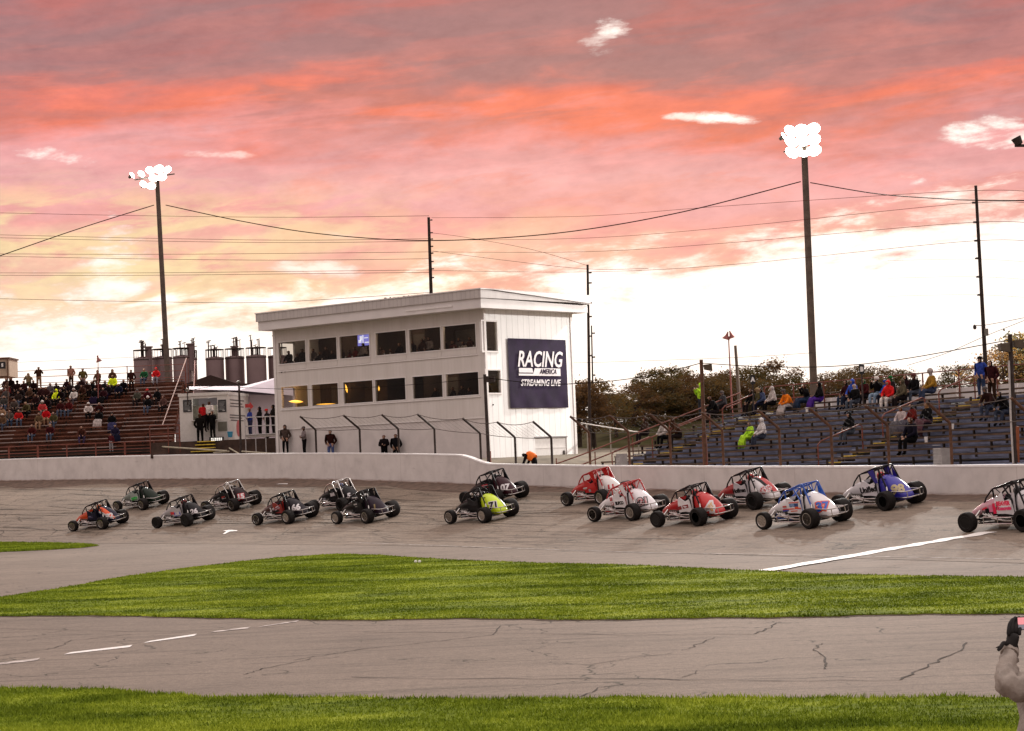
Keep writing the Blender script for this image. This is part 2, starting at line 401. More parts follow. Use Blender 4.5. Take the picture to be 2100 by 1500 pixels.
def road_strip(px, w_):
    P = []
    for (x0, y0), (x1, y1) in zip(px, px[1:]):
        for t_ in range(6):
            u = t_/6; p = gp(x0+(x1-x0)*u, y0+(y1-y0)*u); P.append((p.x+rg.uniform(-.05, .05), p.y+rg.uniform(-.07, .07)))
    vs = []; fs = []
    for j, p in enumerate(P):
        a_, c_ = P[max(j-1, 0)], P[min(j+1, len(P)-1)]; dx, dy = c_[0]-a_[0], c_[1]-a_[1]; l_ = math.hypot(dx, dy)+1e-9; k = w_*.62*(.4+1.1*rg.random())/2
        vs += [(p[0]-dy/l_*k, p[1]+dx/l_*k, .0075), (p[0]+dy/l_*k, p[1]-dx/l_*k, .0075)]
        if j: fs.append((2*j-2, 2*j-1, 2*j+1, 2*j))
    b.add(vs, fs)
for px, w_ in (([(1990, 1319), (1940, 1350), (1880, 1377), (1838, 1396), (1600, 1397), (1300, 1393), (900, 1393), (690, 1388)], .05), ([(1685, 1320), (1667, 1333), (1700, 1360), (1682, 1375)], .04), ([(1600, 1276), (1580, 1288), (1545, 1301), (1300, 1303), (1000, 1299), (700, 1296)], .045),
               ([(600, 1355), (690, 1340), (760, 1330), (860, 1320), (940, 1311), (1010, 1303), (1030, 1280)], .04), ([(0, 1346), (60, 1337), (110, 1330), (150, 1314), (290, 1300)], .04), ([(500, 1385), (540, 1372), (640, 1352), (700, 1348)], .035), ([(1180, 1436), (1230, 1412), (1285, 1402)], .035), ([(1195, 1366), (1300, 1350), (1400, 1338)], .03), ([(1400, 1390), (1440, 1374)], .03), ([(1400, 1336), (1430, 1322), (1470, 1305)], .03), ([(0, 1290), (140, 1293), (420, 1298)], .03), ([(0, 1180), (120, 1176), (260, 1166), (330, 1158)], .05), ([(100, 1160), (330, 1138), (520, 1120)], .04)):
    road_strip(px, w_)
tag(b.build('road_cracks', M_crack), kind='structure')
# painted lines
def ground_line(name, pts, w, m, z=.016, kind='structure'):
    vs = []; fs = []
    P = [gp(x, y) for x, y in pts]
    for j, p in enumerate(P):
        d = (P[min(j+1, len(P)-1)]-P[max(j-1, 0)]).normalized(); nn = Vector((-d.y, d.x, 0))*w/2
        vs += [(p.x+nn.x, p.y+nn.y, z), (p.x-nn.x, p.y-nn.y, z)]
        if j: fs.append((2*j-2, 2*j-1, 2*j+1, 2*j))
    b = MB(); b.add(vs, fs); return tag(b.build(name, m), kind=kind)
ground_line('road_marking', [(-300, 1100), (0, 1101), (200, 1101), (300, 1101), (400, 1103), (550, 1107), (700, 1113), (1000, 1124), (1333, 1135), (1600, 1139), (1800, 1143), (2100, 1149), (2400, 1156)], .11, M_worn, .02)
def on_track(px, py, lift=.018):
    p, z, t_ = ground_at(px, py, 30, 170); return (p.x, p.y, z+lift)
def track_strip(name, L_, R_, m, lift=.02):
    vs = []; fs = []
    for j in range(len(L_)): vs += [on_track(*L_[j], lift), on_track(*R_[j], lift)]
    for j in range(1, len(L_)): fs.append((2*j-2, 2*j-1, 2*j+1, 2*j))
    b = MB(); b.add(vs, fs); return tag(b.build(name, m), kind='structure')
n_ = 26
A0, A1 = (1552, 1172.5), (2018, 1093.5); B0, B1 = (1586, 1173), (2046, 1094)
track_strip('start_line', [(A0[0]+(A1[0]-A0[0])*k/n_, A0[1]+(A1[1]-A0[1])*k/n_) for k in range(n_+1)],
            [(B0[0]+(B1[0]-B0[0])*k/n_, B0[1]+(B1[1]-B0[1])*k/n_) for k in range(n_+1)], M_white, .026)
for (x0, y0, x1, y1, w_) in ((-40, 1366, 76, 1353, 5), (131, 1341, 266, 1326, 4.6), (294, 1317.5, 398, 1303, 4.4), (428, 1297, 508, 1288, 3.6), (530, 1285.5, 608, 1274.5, 3.2)):
    P = [gp(x0, y0+w_/2), gp(x1, y1+w_/2), gp(x1+6, y1-w_/2), gp(x0+14, y0-w_/2)]
    b = MB(); b.add([(p.x, p.y, .008) for p in P], [(0, 1, 2, 3)]); tag(b.build('road_marking', M_worn if x0 > 400 or x0 < 0 else M_white), kind='structure')
for pts in ([(457, 1090), (470, 1089), (487, 1090), (486, 1091.2), (471, 1092.5), (461, 1097.5), (457, 1097), (464, 1092)],
            [(567, 995), (573, 993.5), (590, 993), (590, 994.5), (575, 995.5)]):
    b = MB(); b.add([on_track(x, y, .03) for x, y in pts], [tuple(range(len(pts)))]); tag(b.build('road_marking', M_white), kind='structure')
# red leak/paint patch beside the red car
# grass islands
M_soil = mat('soil', (.085, .058, .038), .95, var=.4, scale=5, bump=.5)
def smooth_closed(pts, sub=3):
    out = []
    for i in range(len(pts)):
        p0, p1, p2, p3 = [np.array(pts[(i+j-1) % len(pts)]) for j in range(4)]
        for k in range(sub):
            u = k/sub; out.append(tuple(.5*((2*p1)+(-p0+p2)*u+(2*p0-5*p1+4*p2-p3)*u*u+(-p0+3*p1-3*p2+p3)*u**3)))
    return out
ISL = [
 ('mid', [(-260, 1250), (-120, 1240), (0, 1228), (120, 1210), (250, 1186), (430, 1161), (600, 1143), (690, 1138.5), (760, 1140), (900, 1149), (1100, 1157), (1300, 1162), (1500, 1171), (1700, 1180), (1900, 1184.5), (2100, 1187), (2330, 1191)],
         [(2330, 1257), (2100, 1260), (1800, 1262.5), (1560, 1268), (1200, 1272), (900, 1270), (700, 1273), (540, 1271), (300, 1265), (100, 1264), (-100, 1265), (-260, 1267)], 560, .032),
 ('sliver', [(-250, 1112), (0, 1114), (100, 1115), (170, 1117), (200, 1120)], [(165, 1124.5), (100, 1128.5), (0, 1133), (-250, 1138)], 330, .055),
 ('near', [(-200, 1415), (0, 1417), (230, 1419), (330, 1427), (430, 1433), (700, 1437), (1000, 1437), (1400, 1437.5), (1600, 1434), (1800, 1436), (2100, 1437), (2300, 1438)],
          [(2500, 1700), (1050, 1700), (-400, 1700)], 1700, .042)]
def inside(P, poly):
    x, y = P[:, 0], P[:, 1]; c = np.zeros(len(P), bool); j = len(poly)-1
    for i in range(len(poly)):
        xi, yi = poly[i]; xj, yj = poly[j]
        k = ((yi > y) != (yj > y)) & (x < (xj-xi)*(y-yi)/((yj-yi)+1e-12)+xi); c ^= k; j = i
    return c
BV = []
def wob(x, y): return .09*math.sin(x*1.9+y*.7)+.06*math.sin(x*5.3+1)+.04*math.sin(x*11.1+y*3)
for nm, top, bot, dens, hh in ISL:
    dense = []
    pts = top+bot
    for i in range(len(pts)):
        (x0, y0), (x1, y1) = pts[i], pts[(i+1) % len(pts)]
        m_ = max(1, int(math.hypot(x1-x0, y1-y0)/14))
        for k in range(m_): dense.append((x0+(x1-x0)*k/m_, y0+(y1-y0)*k/m_))
    P = [gp(x, y) for x, y in dense]; poly = [(p.x, p.y+wob(p.x, p.y)) for p in P]
    b = MB(); kk = len(poly)
    b.add([(x, y, .001) for x, y in poly]+[(x, y, .03) for x, y in poly], [tuple(range(kk, 2*kk))]+[(i, (i+1) % kk, kk+(i+1) % kk, kk+i) for i in range(kk)])
    tag(b.build('lawn', M_turf), kind='structure')
    if nm != 'near' or True:
        cxy = np.array(poly).mean(0); rim_ = []
        for i in range(kk):
            p0, p1 = np.array(poly[i-1]), np.array(poly[(i+1) % kk]); tn = p1-p0; tn /= np.linalg.norm(tn)+1e-9; nn_ = np.array([tn[1], -tn[0]])
            if inside(np.array([np.array(poly[i])+nn_*.05]), poly)[0]: nn_ = -nn_
            q_ = np.array(poly[i])+nn_*(.10+.12*abs(math.sin(poly[i][0]*2.3))*abs(math.sin(poly[i][0]*.61+1))); rim_.append((q_[0], q_[1], .006))
        b = MB(); b.add(rim_+[(x, y, .010) for x, y in poly], [(i, (i+1) % kk, kk+(i+1) % kk, kk+i) for i in range(kk)]); tag(b.build('dirt_edge', M_soil), kind='structure')
    A = np.array(poly); lo = A.min(0); hi = A.max(0); nn = int((hi-lo).prod()*dens)
    Q = rng.random((nn, 2))*(hi-lo)+lo; Q = Q[inside(Q, poly)]
    # leave thin where the turf is worn
    s_ = np.sin(Q[:, 0]*.9+1.3*np.sin(Q[:, 1]*.8))+np.sin(Q[:, 1]*1.7+.6*Q[:, 0]); Q = Q[rng.random(len(Q)) < np.clip(.75+.25*s_, .25, 1)]
    BV.append((Q, hh, nm))
    # a ragged fringe along the rim
    E = []
    for i in range(kk):
        (x0, y0), (x1, y1) = poly[i], poly[(i+1) % kk]; L_ = math.hypot(x1-x0, y1-y0); m_ = int(L_*(90 if nm == 'near' else 60))
        if m_:
            u = rng.random(m_)[:, None]; E.append(np.array([[x0, y0]])+(np.array([[x1-x0, y1-y0]]))*u+rng.normal(0, .05, (m_, 2)))
    BV.append((np.concatenate(E), hh*1.3, nm))
vsA = []
for Q, hh, nm in BV:
    k = len(Q); h = hh*(.5+rng.random(k)*.9)*(1+.22*np.sin(Q[:, 0]*1.7+1.1*np.sin(Q[:, 1]*2.1))*np.sin(Q[:, 1]*1.9+1.3*np.sin(Q[:, 0]*.9))); w_ = (.007 if nm == 'near' else .014)*(1+rng.random(k)); a = rng.random(k)*6.283
    dx, dy = np.cos(a)*w_, np.sin(a)*w_; lx, ly = rng.normal(0, .4, k)*h, rng.normal(0, .4, k)*h
    v = np.zeros((k, 3, 3)); v[:, 0] = np.stack([Q[:, 0]-dx, Q[:, 1]-dy, np.full(k, .02)], 1); v[:, 1] = np.stack([Q[:, 0]+dx, Q[:, 1]+dy, np.full(k, .02)], 1)
    v[:, 2] = np.stack([Q[:, 0]+lx, Q[:, 1]+ly, .02+h], 1); vsA.append(v.reshape(-1, 3))
VV = np.concatenate(vsA).astype('f4'); nt_ = len(VV)//3
def tri_mesh(name, VV, n_corner=3):
    me = bpy.data.meshes.new(name); nf = len(VV)//n_corner
    me.vertices.add(len(VV)); me.vertices.foreach_set('co', VV.astype('f4').ravel()); me.loops.add(len(VV)); me.loops.foreach_set('vertex_index', np.arange(len(VV), dtype='i4'))
    me.polygons.add(nf); me.polygons.foreach_set('loop_start', np.arange(nf, dtype='i4')*n_corner); me.polygons.foreach_set('loop_total', np.full(nf, n_corner, 'i4'))
    me.update(calc_edges=True); return me
me = tri_mesh('grass', VV); me.materials.append(M_blade); g = obj('grass', me)
tag(g, 'bright green mown grass of the infield islands', 'grass', kind='stuff')
print('blades', nt_)
# two dandelion clocks in the island
M_fl = mat('seed_head', (.75, .75, .7), .9)
for fx, lb in ((853, 'left of a pair of white dandelion clocks in the middle grass strip'), (861, 'right of a pair of white dandelion clocks in the middle grass strip')):
    p = gp(fx, 1170); b = MB(); b.tube([(0, 0, 0), (.01, 0, .12), (0, 0, .2)], .006, 5)
    o = empty('dandelion', (p.x, p.y, .02), 0, lb, 'flower', 'dandelion clocks in the grass'); b.build('stem', M_blade, o)
    b = MB(); b.lathe([(.001, .18), (.035, .2), (.048, .23), (.035, .26), (.001, .28)], n_=10); b.build('seed_head', M_fl, o, True)

# ------------------------------------------------------------------ concrete wall
def wall_mat():
    m = bpy.data.materials.new('wall_paint'); m.use_nodes = True; q = NT(m.node_tree); b = m.node_tree.nodes['Principled BSDF']
    ob = q.new('ShaderNodeTexCoord').outputs['Object']; uv = q.new('ShaderNodeTexCoord').outputs['UV']
    nz = q.noise(ob, 1.2, 6, .6); mp = q.new('ShaderNodeMapping'); q.put(mp.inputs[0], uv); mp.inputs['Scale'].default_value = (.35, 3.5, 1)
    sc_ = q.noise(mp.outputs[0], 3, 6, .7, .6); sx = q.new('ShaderNodeSeparateXYZ'); q.put(sx.inputs[0], uv)
    c = q.ramp(nz, [(.3, (.53, .49, .47)), (.5, (.62, .575, .55)), (.72, (.68, .635, .61))])
    c = q.mix(q.m('MULTIPLY', q.ss(sc_, .62, .72), .55), c, (.36, .32, .30))
    c = q.mix(q.m('MULTIPLY', q.ss(sc_, .36, .28), .4), c, (.72, .69, .67))
    low = q.ss(q.m('ADD', sx.outputs[1], q.m('MULTIPLY', q.m('SUBTRACT', sc_, .5), .25)), .12, .0)
    c = q.mix(low, c, (.21, .13, .095))
    jt = q.m('PINGPONG', sx.outputs[0], 3.05); c = q.mix(q.m('MULTIPLY', q.ss(jt, .03, .005), .35), c, (.3, .25, .22))
    q.put(b.inputs['Base Color'], c); b.inputs['Roughness'].default_value = .7
    bn = q.new('ShaderNodeBump'); bn.inputs['Strength'].default_value = .2; bn.inputs['Distance'].default_value = .02; q.put(bn.inputs['Height'], nz); q.put(b.inputs['Normal'], bn.outputs[0])
    return m
M_wall = wall_mat(); M_cope = mat('coping_skylit', (.80, .78, .77), .6, var=.06, scale=3)
def wall_top(i): return WP[i, 2]+1.04+.40*sm(step(i))
def pxz(p, i): return p
cw = empty('concrete_wall', label='long curved white concrete retaining wall with a step down near the press building', cat='wall')
vs = []; fs = []; uvs = []; prof = [(0, -.3), (0, 1), (-.04, 1.0), (-.30, 1.0), (-.30, -.3)]
ii = list(range(0, NW, 2)); j0 = wall_i(1010); ii = sorted(set(ii+list(range(j0-12, j0+14))))
K = 4
for i in ii:
    n2_ = NI[i]; zt = wall_top(i)-.045; zb = WP[i, 2]-.2
    for off, z in ((0, zb), (0, zt), (-.28, zt), (-.28, zb)):
        vs.append((WP[i, 0]+n2_[0]*off, WP[i, 1]+n2_[1]*off, z)); uvs.append((ARC[i], z-WP[i, 2]))
for a in range(len(ii)-1):
    for k in range(3): fs.append((a*K+k, (a+1)*K+k, (a+1)*K+k+1, a*K+k+1))
b = MB(); b.add(vs, fs); w = b.build('wall_body', M_wall, cw); ul = w.data.uv_layers.new(name='UVMap')
for lp in w.data.loops: ul.data[lp.index].uv = uvs[lp.vertex_index]
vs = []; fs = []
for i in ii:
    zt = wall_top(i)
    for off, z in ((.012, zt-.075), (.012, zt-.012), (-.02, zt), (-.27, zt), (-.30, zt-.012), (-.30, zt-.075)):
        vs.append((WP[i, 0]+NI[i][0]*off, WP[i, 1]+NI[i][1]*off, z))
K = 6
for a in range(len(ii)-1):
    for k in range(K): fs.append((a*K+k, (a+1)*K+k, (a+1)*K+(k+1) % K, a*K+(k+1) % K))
b = MB(); b.add(vs, fs); b.build('skylit_coping', M_cope, cw)  # raised strip in a paler colour stands for the sky-lit wall top

# ------------------------------------------------------------------ catch fence
M_rust = mat('rusty_post', (.115, .055, .032), .85, .1, .35, 5, grime=.4); M_dark = mat('dark_steel', (.045, .032, .028), .7, .3, .3, 6); M_cable = mat('steel_cable', (.10, .08, .07), .6, .5)
bends = [638, 722, 803, 883, 967, 1050, 1121, 1194, 1278, 1365, 1470, 1580, 1692, 1809, 1945, 2096]
def fence(xs, lab, mts, hb):
    o = empty('catch_fence', label=lab, cat='fence', group='catch fence runs on the track wall'); tips = []; bs = []
    for k, x in enumerate(xs):
        i = wall_i(x+3); p = Vector((WP[i, 0], WP[i, 1], 0))-Vector((NI[i][0], NI[i][1], 0))*.38; zt = wall_top(i)
        nn = Vector((NI[i][0], NI[i][1], 0))
        B = p+Vector((0, 0, zt+hb)); T_ = B+nn*.95+Vector((0, 0, .72)); q0 = p+Vector((0, 0, zt-1.0))
        b = MB(); b.tube([q0, B-Vector((0, 0, .05)), B+nn*.04+Vector((0, 0, .03)), T_], .055, 8); b.build('post', mts, o, True)
        tips.append(T_); bs.append(B)
    for rows, sag in ((tips, .14), (bs, .05)):
        b = MB()
        for k in range(len(rows)-1):
            a, c = rows[k], rows[k+1]
            b.tube([a.lerp(c, u/6)-Vector((0, 0, sag*4*(u/6)*(1-u/6))) for u in range(7)], .016, 5, cap=False)
        b.build('cable', M_cable, o)
    # wire mesh between the cables: thin, wide-meshed
    b = MB()
    for k in range(len(tips)-1):
        for u in range(0, 8):
            a = tips[k].lerp(tips[k+1], u/8)-Vector((0, 0, .14*4*(u/8)*(1-u/8))); c = bs[k].lerp(bs[k+1], u/8); b.tube([a, c], .0035, 3, cap=False)
    b.build('wire_mesh', M_cable, o)
    return o
fence(bends[:7], 'dark catch fence with bent posts in front of the white press building', M_dark, 1.22)
fence(bends[7:], 'rusty catch fence with bent posts in front of the blue bleachers', M_rust, 1.42)

# ------------------------------------------------------------------ press building
def siding(name, a, b_, pitch=.3, axis=0, groove=.45):
    m = bpy.data.materials.new(name); m.use_nodes = True; q = NT(m.node_tree); b = m.node_tree.nodes['Principled BSDF']
    ob = q.new('ShaderNodeTexCoord').outputs['Object']; sx = q.new('ShaderNodeSeparateXYZ'); q.put(sx.inputs[0], ob)
    g = q.m('PINGPONG', sx.outputs[axis], pitch/2); line = q.ss(g, .022, .004)
    mp = q.new('ShaderNodeMapping'); q.put(mp.inputs[0], ob); mp.inputs['Scale'].default_value = (1, 1, .18)
    nz = q.noise(mp.outputs[0], 1.4, 6, .65)
    c = q.mix(q.ss(nz, .3, .7), a, b_); c = q.mix(q.m('MULTIPLY', line, groove), c, tuple(x*.45 for x in a))
    c = q.mix(q.m('MULTIPLY', q.ss(nz, .62, .8), .5), c, (.30, .26, .22))
    q.put(b.inputs['Base Color'], c); b.inputs['Roughness'].default_value = .55
    bn = q.new('ShaderNodeBump'); bn.inputs['Strength'].default_value = groove; bn.inputs['Distance'].default_value = .03
    q.put(bn.inputs['Height'], q.m('MULTIPLY', line, -1)); q.put(b.inputs['Normal'], bn.outputs[0])
    return m
M_sf = siding('metal_siding_front', (.58, .535, .50), (.65, .605, .575), .23, 0, .10); M_ss = siding('metal_siding_side_lit', (.76, .75, .74), (.84, .83, .82), .46, 1)  # side copy of the siding made paler to hold its stronger light
M_block = mat('painted_block', (.60, .55, .53), .8, var=.07, scale=1.2, bump=.2); M_trim = mat('white_trim', (.72, .68, .66), .5, var=.05)
M_fasc = mat('fascia_metal', (.66, .62, .61), .5, var=.05, scale=1); M_roof = siding('roof_metal', (.44, .40, .39), (.52, .48, .46), .3)
M_glass = bpy.data.materials.new('window_glass'); M_glass.use_nodes = True
q = NT(M_glass.node_tree); q.nt.nodes.clear(); tr = q.new('ShaderNodeBsdfTransparent'); tr.inputs[0].default_value = (.70, .68, .65, 1); gl = q.new('ShaderNodeBsdfGlossy'); gl.inputs['Roughness'].default_value = .03
lw = q.new('ShaderNodeLayerWeight'); lw.inputs[0].default_value = .25; mx = q.new('ShaderNodeMixShader'); q.put(mx.inputs[0], q.m('ADD', q.m('MULTIPLY', lw.outputs[0], .07), .008)); q.put(mx.inputs[1], tr.outputs[0]); q.put(mx.inputs[2], gl.outputs[0])
ou = q.new('ShaderNodeOutputMaterial'); q.put(ou.inputs[0], mx.outputs[0])
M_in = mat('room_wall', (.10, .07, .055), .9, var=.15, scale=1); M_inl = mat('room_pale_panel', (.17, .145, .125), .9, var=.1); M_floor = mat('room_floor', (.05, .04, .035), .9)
BA = R(50); CX = at(996, 790, 107.5); CXY = Vector((CX.x, CX.y, 0)); BL, BW = 15.5, 7.17
S = Vector((-math.sin(BA), math.cos(BA), 0)); Wd = Vector((math.cos(BA), math.sin(BA), 0))
bl = empty('press_building', CXY, math.atan2(-S.y, -S.x), 'white two-row-windowed press building with banner side and overhanging roof', 'building')
def s_of(px, z=8):                      # distance along the front seen at px
    a = 0.0
    lo, hi = -3, 20
    for _ in range(40):
        mid = (lo+hi)/2; x = proj(CXY+S*mid+Vector((0, 0, z)))[0]
        if x > px: lo = mid
        else: hi = mid
    return (lo+hi)/2
def w_of(px, z=8):
    lo, hi = -1, 12
    for _ in range(40):
        mid = (lo+hi)/2; x = proj(CXY+Wd*mid+Vector((0, 0, z)))[0]
        if x < px: lo = mid
        else: hi = mid
    return (lo+hi)/2
up_w = [(572, 627), (634, 691), (697, 758), (771, 833), (840, 904), (909, 976)]
lo_w = [(578, 632), (640, 694), (705, 765), (770, 832), (847, 908), (915, 982)]
ZU0, ZU1, ZL0, ZL1, ZE = 9.08, 10.28, 6.62, 7.78, 11.0
BL = s_of(564); BW = w_of(1175)
spans = {}
def band(rows, z0, z1, key):
    xs = sorted((-s_of(a, (z0+z1)/2), -s_of(c, (z0+z1)/2)) for a, c in rows); spans[key] = xs; return xs
U_ = band(up_w, ZU0, ZU1, 'u'); L_w = band(lo_w, ZL0, ZL1, 'l')
T = .14
b = MB(); Z0 = 1.5
b.box((-BL, 0, 5.42), (0, T, ZL0)); b.box((-BL, 0, ZL1), (0, T, ZU0)); b.box((-BL, 0, ZU1), (0, T, ZE))
for xs, z0, z1 in ((U_, ZU0, ZU1), (L_w, ZL0, ZL1)):
    e = [-BL]+[v for p in xs for v in p]+[0]
    for k in range(0, len(e), 2): b.box((e[k], 0, z0), (e[k+1], T, z1))
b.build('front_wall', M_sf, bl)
b = MB(); b.box((-BL, .03, Z0), (0, T, 5.42)); b.box((-BL, T, Z0), (-BL+T, BW, 5.4)); b.build('lower_wall', M_block, bl)
# right side wall with two windows and the garage door
wu = (w_of(991), w_of(1021)); wl = (w_of(997, 7), w_of(1026, 7)); gd = (w_of(1099, 3), w_of(1164, 3))
def z_at(px, py, w_):
    p = CXY+Wd*w_; lo, hi = -5, 20
    for _ in range(40):
        mid = (lo+hi)/2
        if proj((p.x, p.y, mid))[1] > py: lo = mid
        else: hi = mid
    return lo
su = (z_at(0, 720, .5), z_at(0, 660, .5)); sl_ = (z_at(0, 806, .5), z_at(0, 760, .5)); gz = z_at(0, 898, 5)
b = MB(); zc = [Z0, gz, sl_[0], sl_[1], su[0], su[1], ZE]
b.box((-T, T, gz), (0, BW, sl_[0])); b.box((-T, T, sl_[0]), (0, wl[0], sl_[1])); b.box((-T, wl[1], sl_[0]), (0, BW, sl_[1])); b.box((-T, T, sl_[1]), (0, BW, su[0]))
b.box((-T, T, su[0]), (0, wu[0], su[1])); b.box((-T, wu[1], su[0]), (0, BW, su[1])); b.box((-T, T, su[1]), (0, BW, ZE))
b.box((-T, T, Z0), (0, gd[0], gz)); b.box((-T, gd[1], Z0), (0, BW, gz))
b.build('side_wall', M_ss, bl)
b = MB(); b.box((0, 0, Z0), (.05, .16, ZE)); b.box((0, BW-.12, Z0), (.05, BW+.03, ZE)); b.box((-BL-.04, -.03, Z0), (-BL+.14, -.003, ZE)); b.each('corner_trim', M_trim, bl)
# left side wall with openings, back wall
b = MB()
for z0, z1 in ((5.42, ZL0), (ZL1, ZU0), (ZU1, ZE)): b.box((-BL, T, z0), (-BL+T, BW, z1))
for z0, z1 in ((ZL0, ZL1), (ZU0, ZU1)): b.box((-BL, T, z0), (-BL+T, T+.15, z1)); b.box((-BL, T+1.35, z0), (-BL+T, BW, z1))
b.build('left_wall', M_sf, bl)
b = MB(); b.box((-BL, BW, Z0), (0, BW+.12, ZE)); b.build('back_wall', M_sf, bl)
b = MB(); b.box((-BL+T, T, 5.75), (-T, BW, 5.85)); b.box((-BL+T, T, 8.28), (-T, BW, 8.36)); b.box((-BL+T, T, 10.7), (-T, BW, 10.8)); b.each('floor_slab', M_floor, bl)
b = MB()
for z in (5.86, 8.37): b.box((-BL+T, 3.4, z), (-T, 3.48, z+2.3)); b.box((-BL+T, BW-.1, z), (-T, BW-.02, z+2.3))
for xx in (-3.4, -6.4, -8.6, -12.0): b.box((xx, 1.7 if xx in (-3.4, -8.6) else 2.2, 5.86), (xx+.09, 3.4, 8.2))
for xx in (-5.2,): b.box((xx, 1.2, 8.37), (xx+.09, 3.4, 10.6))
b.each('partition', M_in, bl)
b = MB()
for x0, x1, z in ((-14.5, -12.6, 5.9), (-8.4, -6.9, 5.9), (-6.1, -4.4, 5.9), (-3.2, -1.2, 5.9), (-8.0, -6.2, 8.4), (-4.9, -2.9, 8.4)): b.box((x0, 3.36, z+.3), (x1, 3.395, z+1.9))
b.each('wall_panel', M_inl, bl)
b = MB()
for z in (ZL0-.06, ZU0-.06): b.box((-BL+T, T+.02, z), (-T-.05, .75, z+.045))
b.each('counter', mat('counter_top', (.12, .08, .05), .6), bl)
# windows: frame + glass
def window(x0, x1, z0, z1, key='front', deep=True):
    b = MB(); w_ = .055
    for a, c in (((x0-.05, -.035, z0-.05), (x1+.05, -.002, z0)), ((x0-.05, -.035, z1), (x1+.05, -.002, z1+w_)), ((x0-.05, -.035, z0), (x0, -.002, z1)), ((x1, -.035, z0), (x1+.05, -.002, z1))): b.box(a, c)
    w = b.build('window', M_trim, bl); g_ = MB(); g_.box((x0, .05, z0), (x1, .056, z1)); g_.build('pane', M_glass, w); return w
for xs, z0, z1 in ((U_, ZU0, ZU1), (L_w, ZL0, ZL1)):
    for a, c in xs: window(a, c, z0, z1)
b = MB()
for a, c in U_: b.box((a, -.02, ZU0-.36), (c, -.002, ZU0-.09))
b.each('spandrel_panel', M_sf, bl)
b = MB(); b.box((U_[0][0]-.1, -.05, ZU0-.44), (U_[-1][1]+.1, -.002, ZU0-.38)); b.box((L_w[0][0]-.1, -.05, ZL0-.14), (L_w[-1][1]+.1, -.002, ZL0-.07)); b.box((-BL, -.02, 5.39), (0, -.003, 5.44)); b.each('ledge', M_trim, bl)
for (w0, w1), (z0, z1) in ((wu, su), (wl, sl_)):
    b = MB()
    for a, c in (((.003, w0-.08, z0-.09), (.045, w1+.08, z0)), ((.003, w0-.08, z1), (.045, w1+.08, z1+.08)), ((.003, w0-.08, z0), (.045, w0, z1)), ((.003, w1, z0), (.045, w1+.08, z1))): b.box(a, c)
    w = b.build('window', M_trim, bl); g_ = MB(); g_.box((-.06, w0, z0), (-.054, w1, z1)); g_.build('pane', M_glass, w)
b = MB(); b.box((-.1, gd[0], Z0), (-.05, gd[1], gz))
for k in range(1, 5): b.box((-.05, gd[0]+.02, gz-.55*k), (-.035, gd[1]-.02, gz-.55*k+.05))
dr = b.build('garage_door', mat('door_paint', (.62, .59, .57), .5, var=.05), bl); b = MB(); b.box((-.03, gd[1]-.3, gz-.95), (.0, gd[1]-.18, gz-.7)); b.build('handle', M_dark, dr)
b = MB(); b.box((-.12, gd[0]-.05, gz+.002), (.03, gd[1]+.05, gz+.07)); b.build('door_lintel', mat('lintel_grey', (.22, .21, .21), .7), bl)
# roof: a shed roof that falls to the back, deep two-step fascia all round
OH = .30; x0, x1, y0, y1 = -BL-OH, .62, -.85, BW+.7
def zt(y, h): return h-.075*(y-y0)
b = MB(); lo1, mi1, hi1 = 10.98, 11.48, 11.98
def ring(e, f, lo, hi):      # a band between offsets
    b.add([(x0-e, y0-e, lo), (x1+e, y0-e, lo), (x1+e, y1+e, lo+.0), (x0-e, y1+e, lo), (x0-e, y0-e, hi), (x1+e, y0-e, hi), (x1+e, y1+e, hi-f), (x0-e, y1+e, hi-f)], [(0, 1, 5, 4), (1, 2, 6, 5), (2, 3, 7, 6), (3, 0, 4, 7), (0, 3, 2, 1), (4, 5, 6, 7)])
ring(0, .12, lo1, mi1); rf = b.build('roof', M_fasc, bl)
b = MB(); ring(.09, .50, mi1+.002, hi1-.06); b.build('fascia', M_roof, rf)
b = MB(); ring(.13, .50, hi1-.058, hi1); b.build('roof_edge', M_fasc, rf)
b = MB(); b.box((-4.6, y0-.035, 11.18), (-1.3, y0-.002, 11.25)); b.build('light_strip', M_trim, rf)
b = MB()
for k in range(14): b.box((-8+k*.33+random.random()*.2, y0+.2, hi1-.02), (-7.93+k*.33+random.random()*.1, y0+.3, hi1+.03+random.random()*.06))
b.each('roof_bracket', M_dark, rf)
# TV and warm lamps inside
M_tv = mat('screen_glow', (.1, .1, .4), .4, emit=(.30, .30, 1.0), es=1.2); M_tv2 = mat('screen_white', (.7, .7, .9), .4, emit=(.8, .85, 1), es=1.6)
def inside_pt(px, py, dy=1.2):     # a point behind the front wall seen at px,py
    v = ray(px, py); o = CP; nrm = Wd; t_ = (CXY+Wd*dy-o).dot(nrm)/v.dot(nrm); p = o+v*t_; q_ = bl_inv @ p; return q_
bpy.context.view_layer.update(); bl_inv = bl.matrix_world.inverted()
a = inside_pt(733, 686, 2.0); c = inside_pt(758, 708, 2.0)
tv = empty('television', label='lit blue and white television hanging behind the third upper window', cat='television')
tv.matrix_world = bl.matrix_world @ Matrix.Translation((a.x, 2.0, c.z))
wid, hei = c.x-a.x, a.z-c.z
b = MB(); b.box((-.05, .02, -.05), (wid+.05, .08, hei+.05)); b.build('bezel', M_dark, tv)
b = MB(); b.box((0, 0, 0), (wid, .018, hei)); b.build('screen', M_tv, tv)
b = MB()
for u0, v0, u1, v1 in ((.08, .25, .32, .5), (.2, .45, .38, .82), (.42, .1, .5, .9), (.55, .6, .9, .68), (.6, .2, .95, .3)): b.box((wid*u0, -.012, hei*v0), (wid*u1, -.002, hei*v1))
b.build('picture', M_tv2, tv)
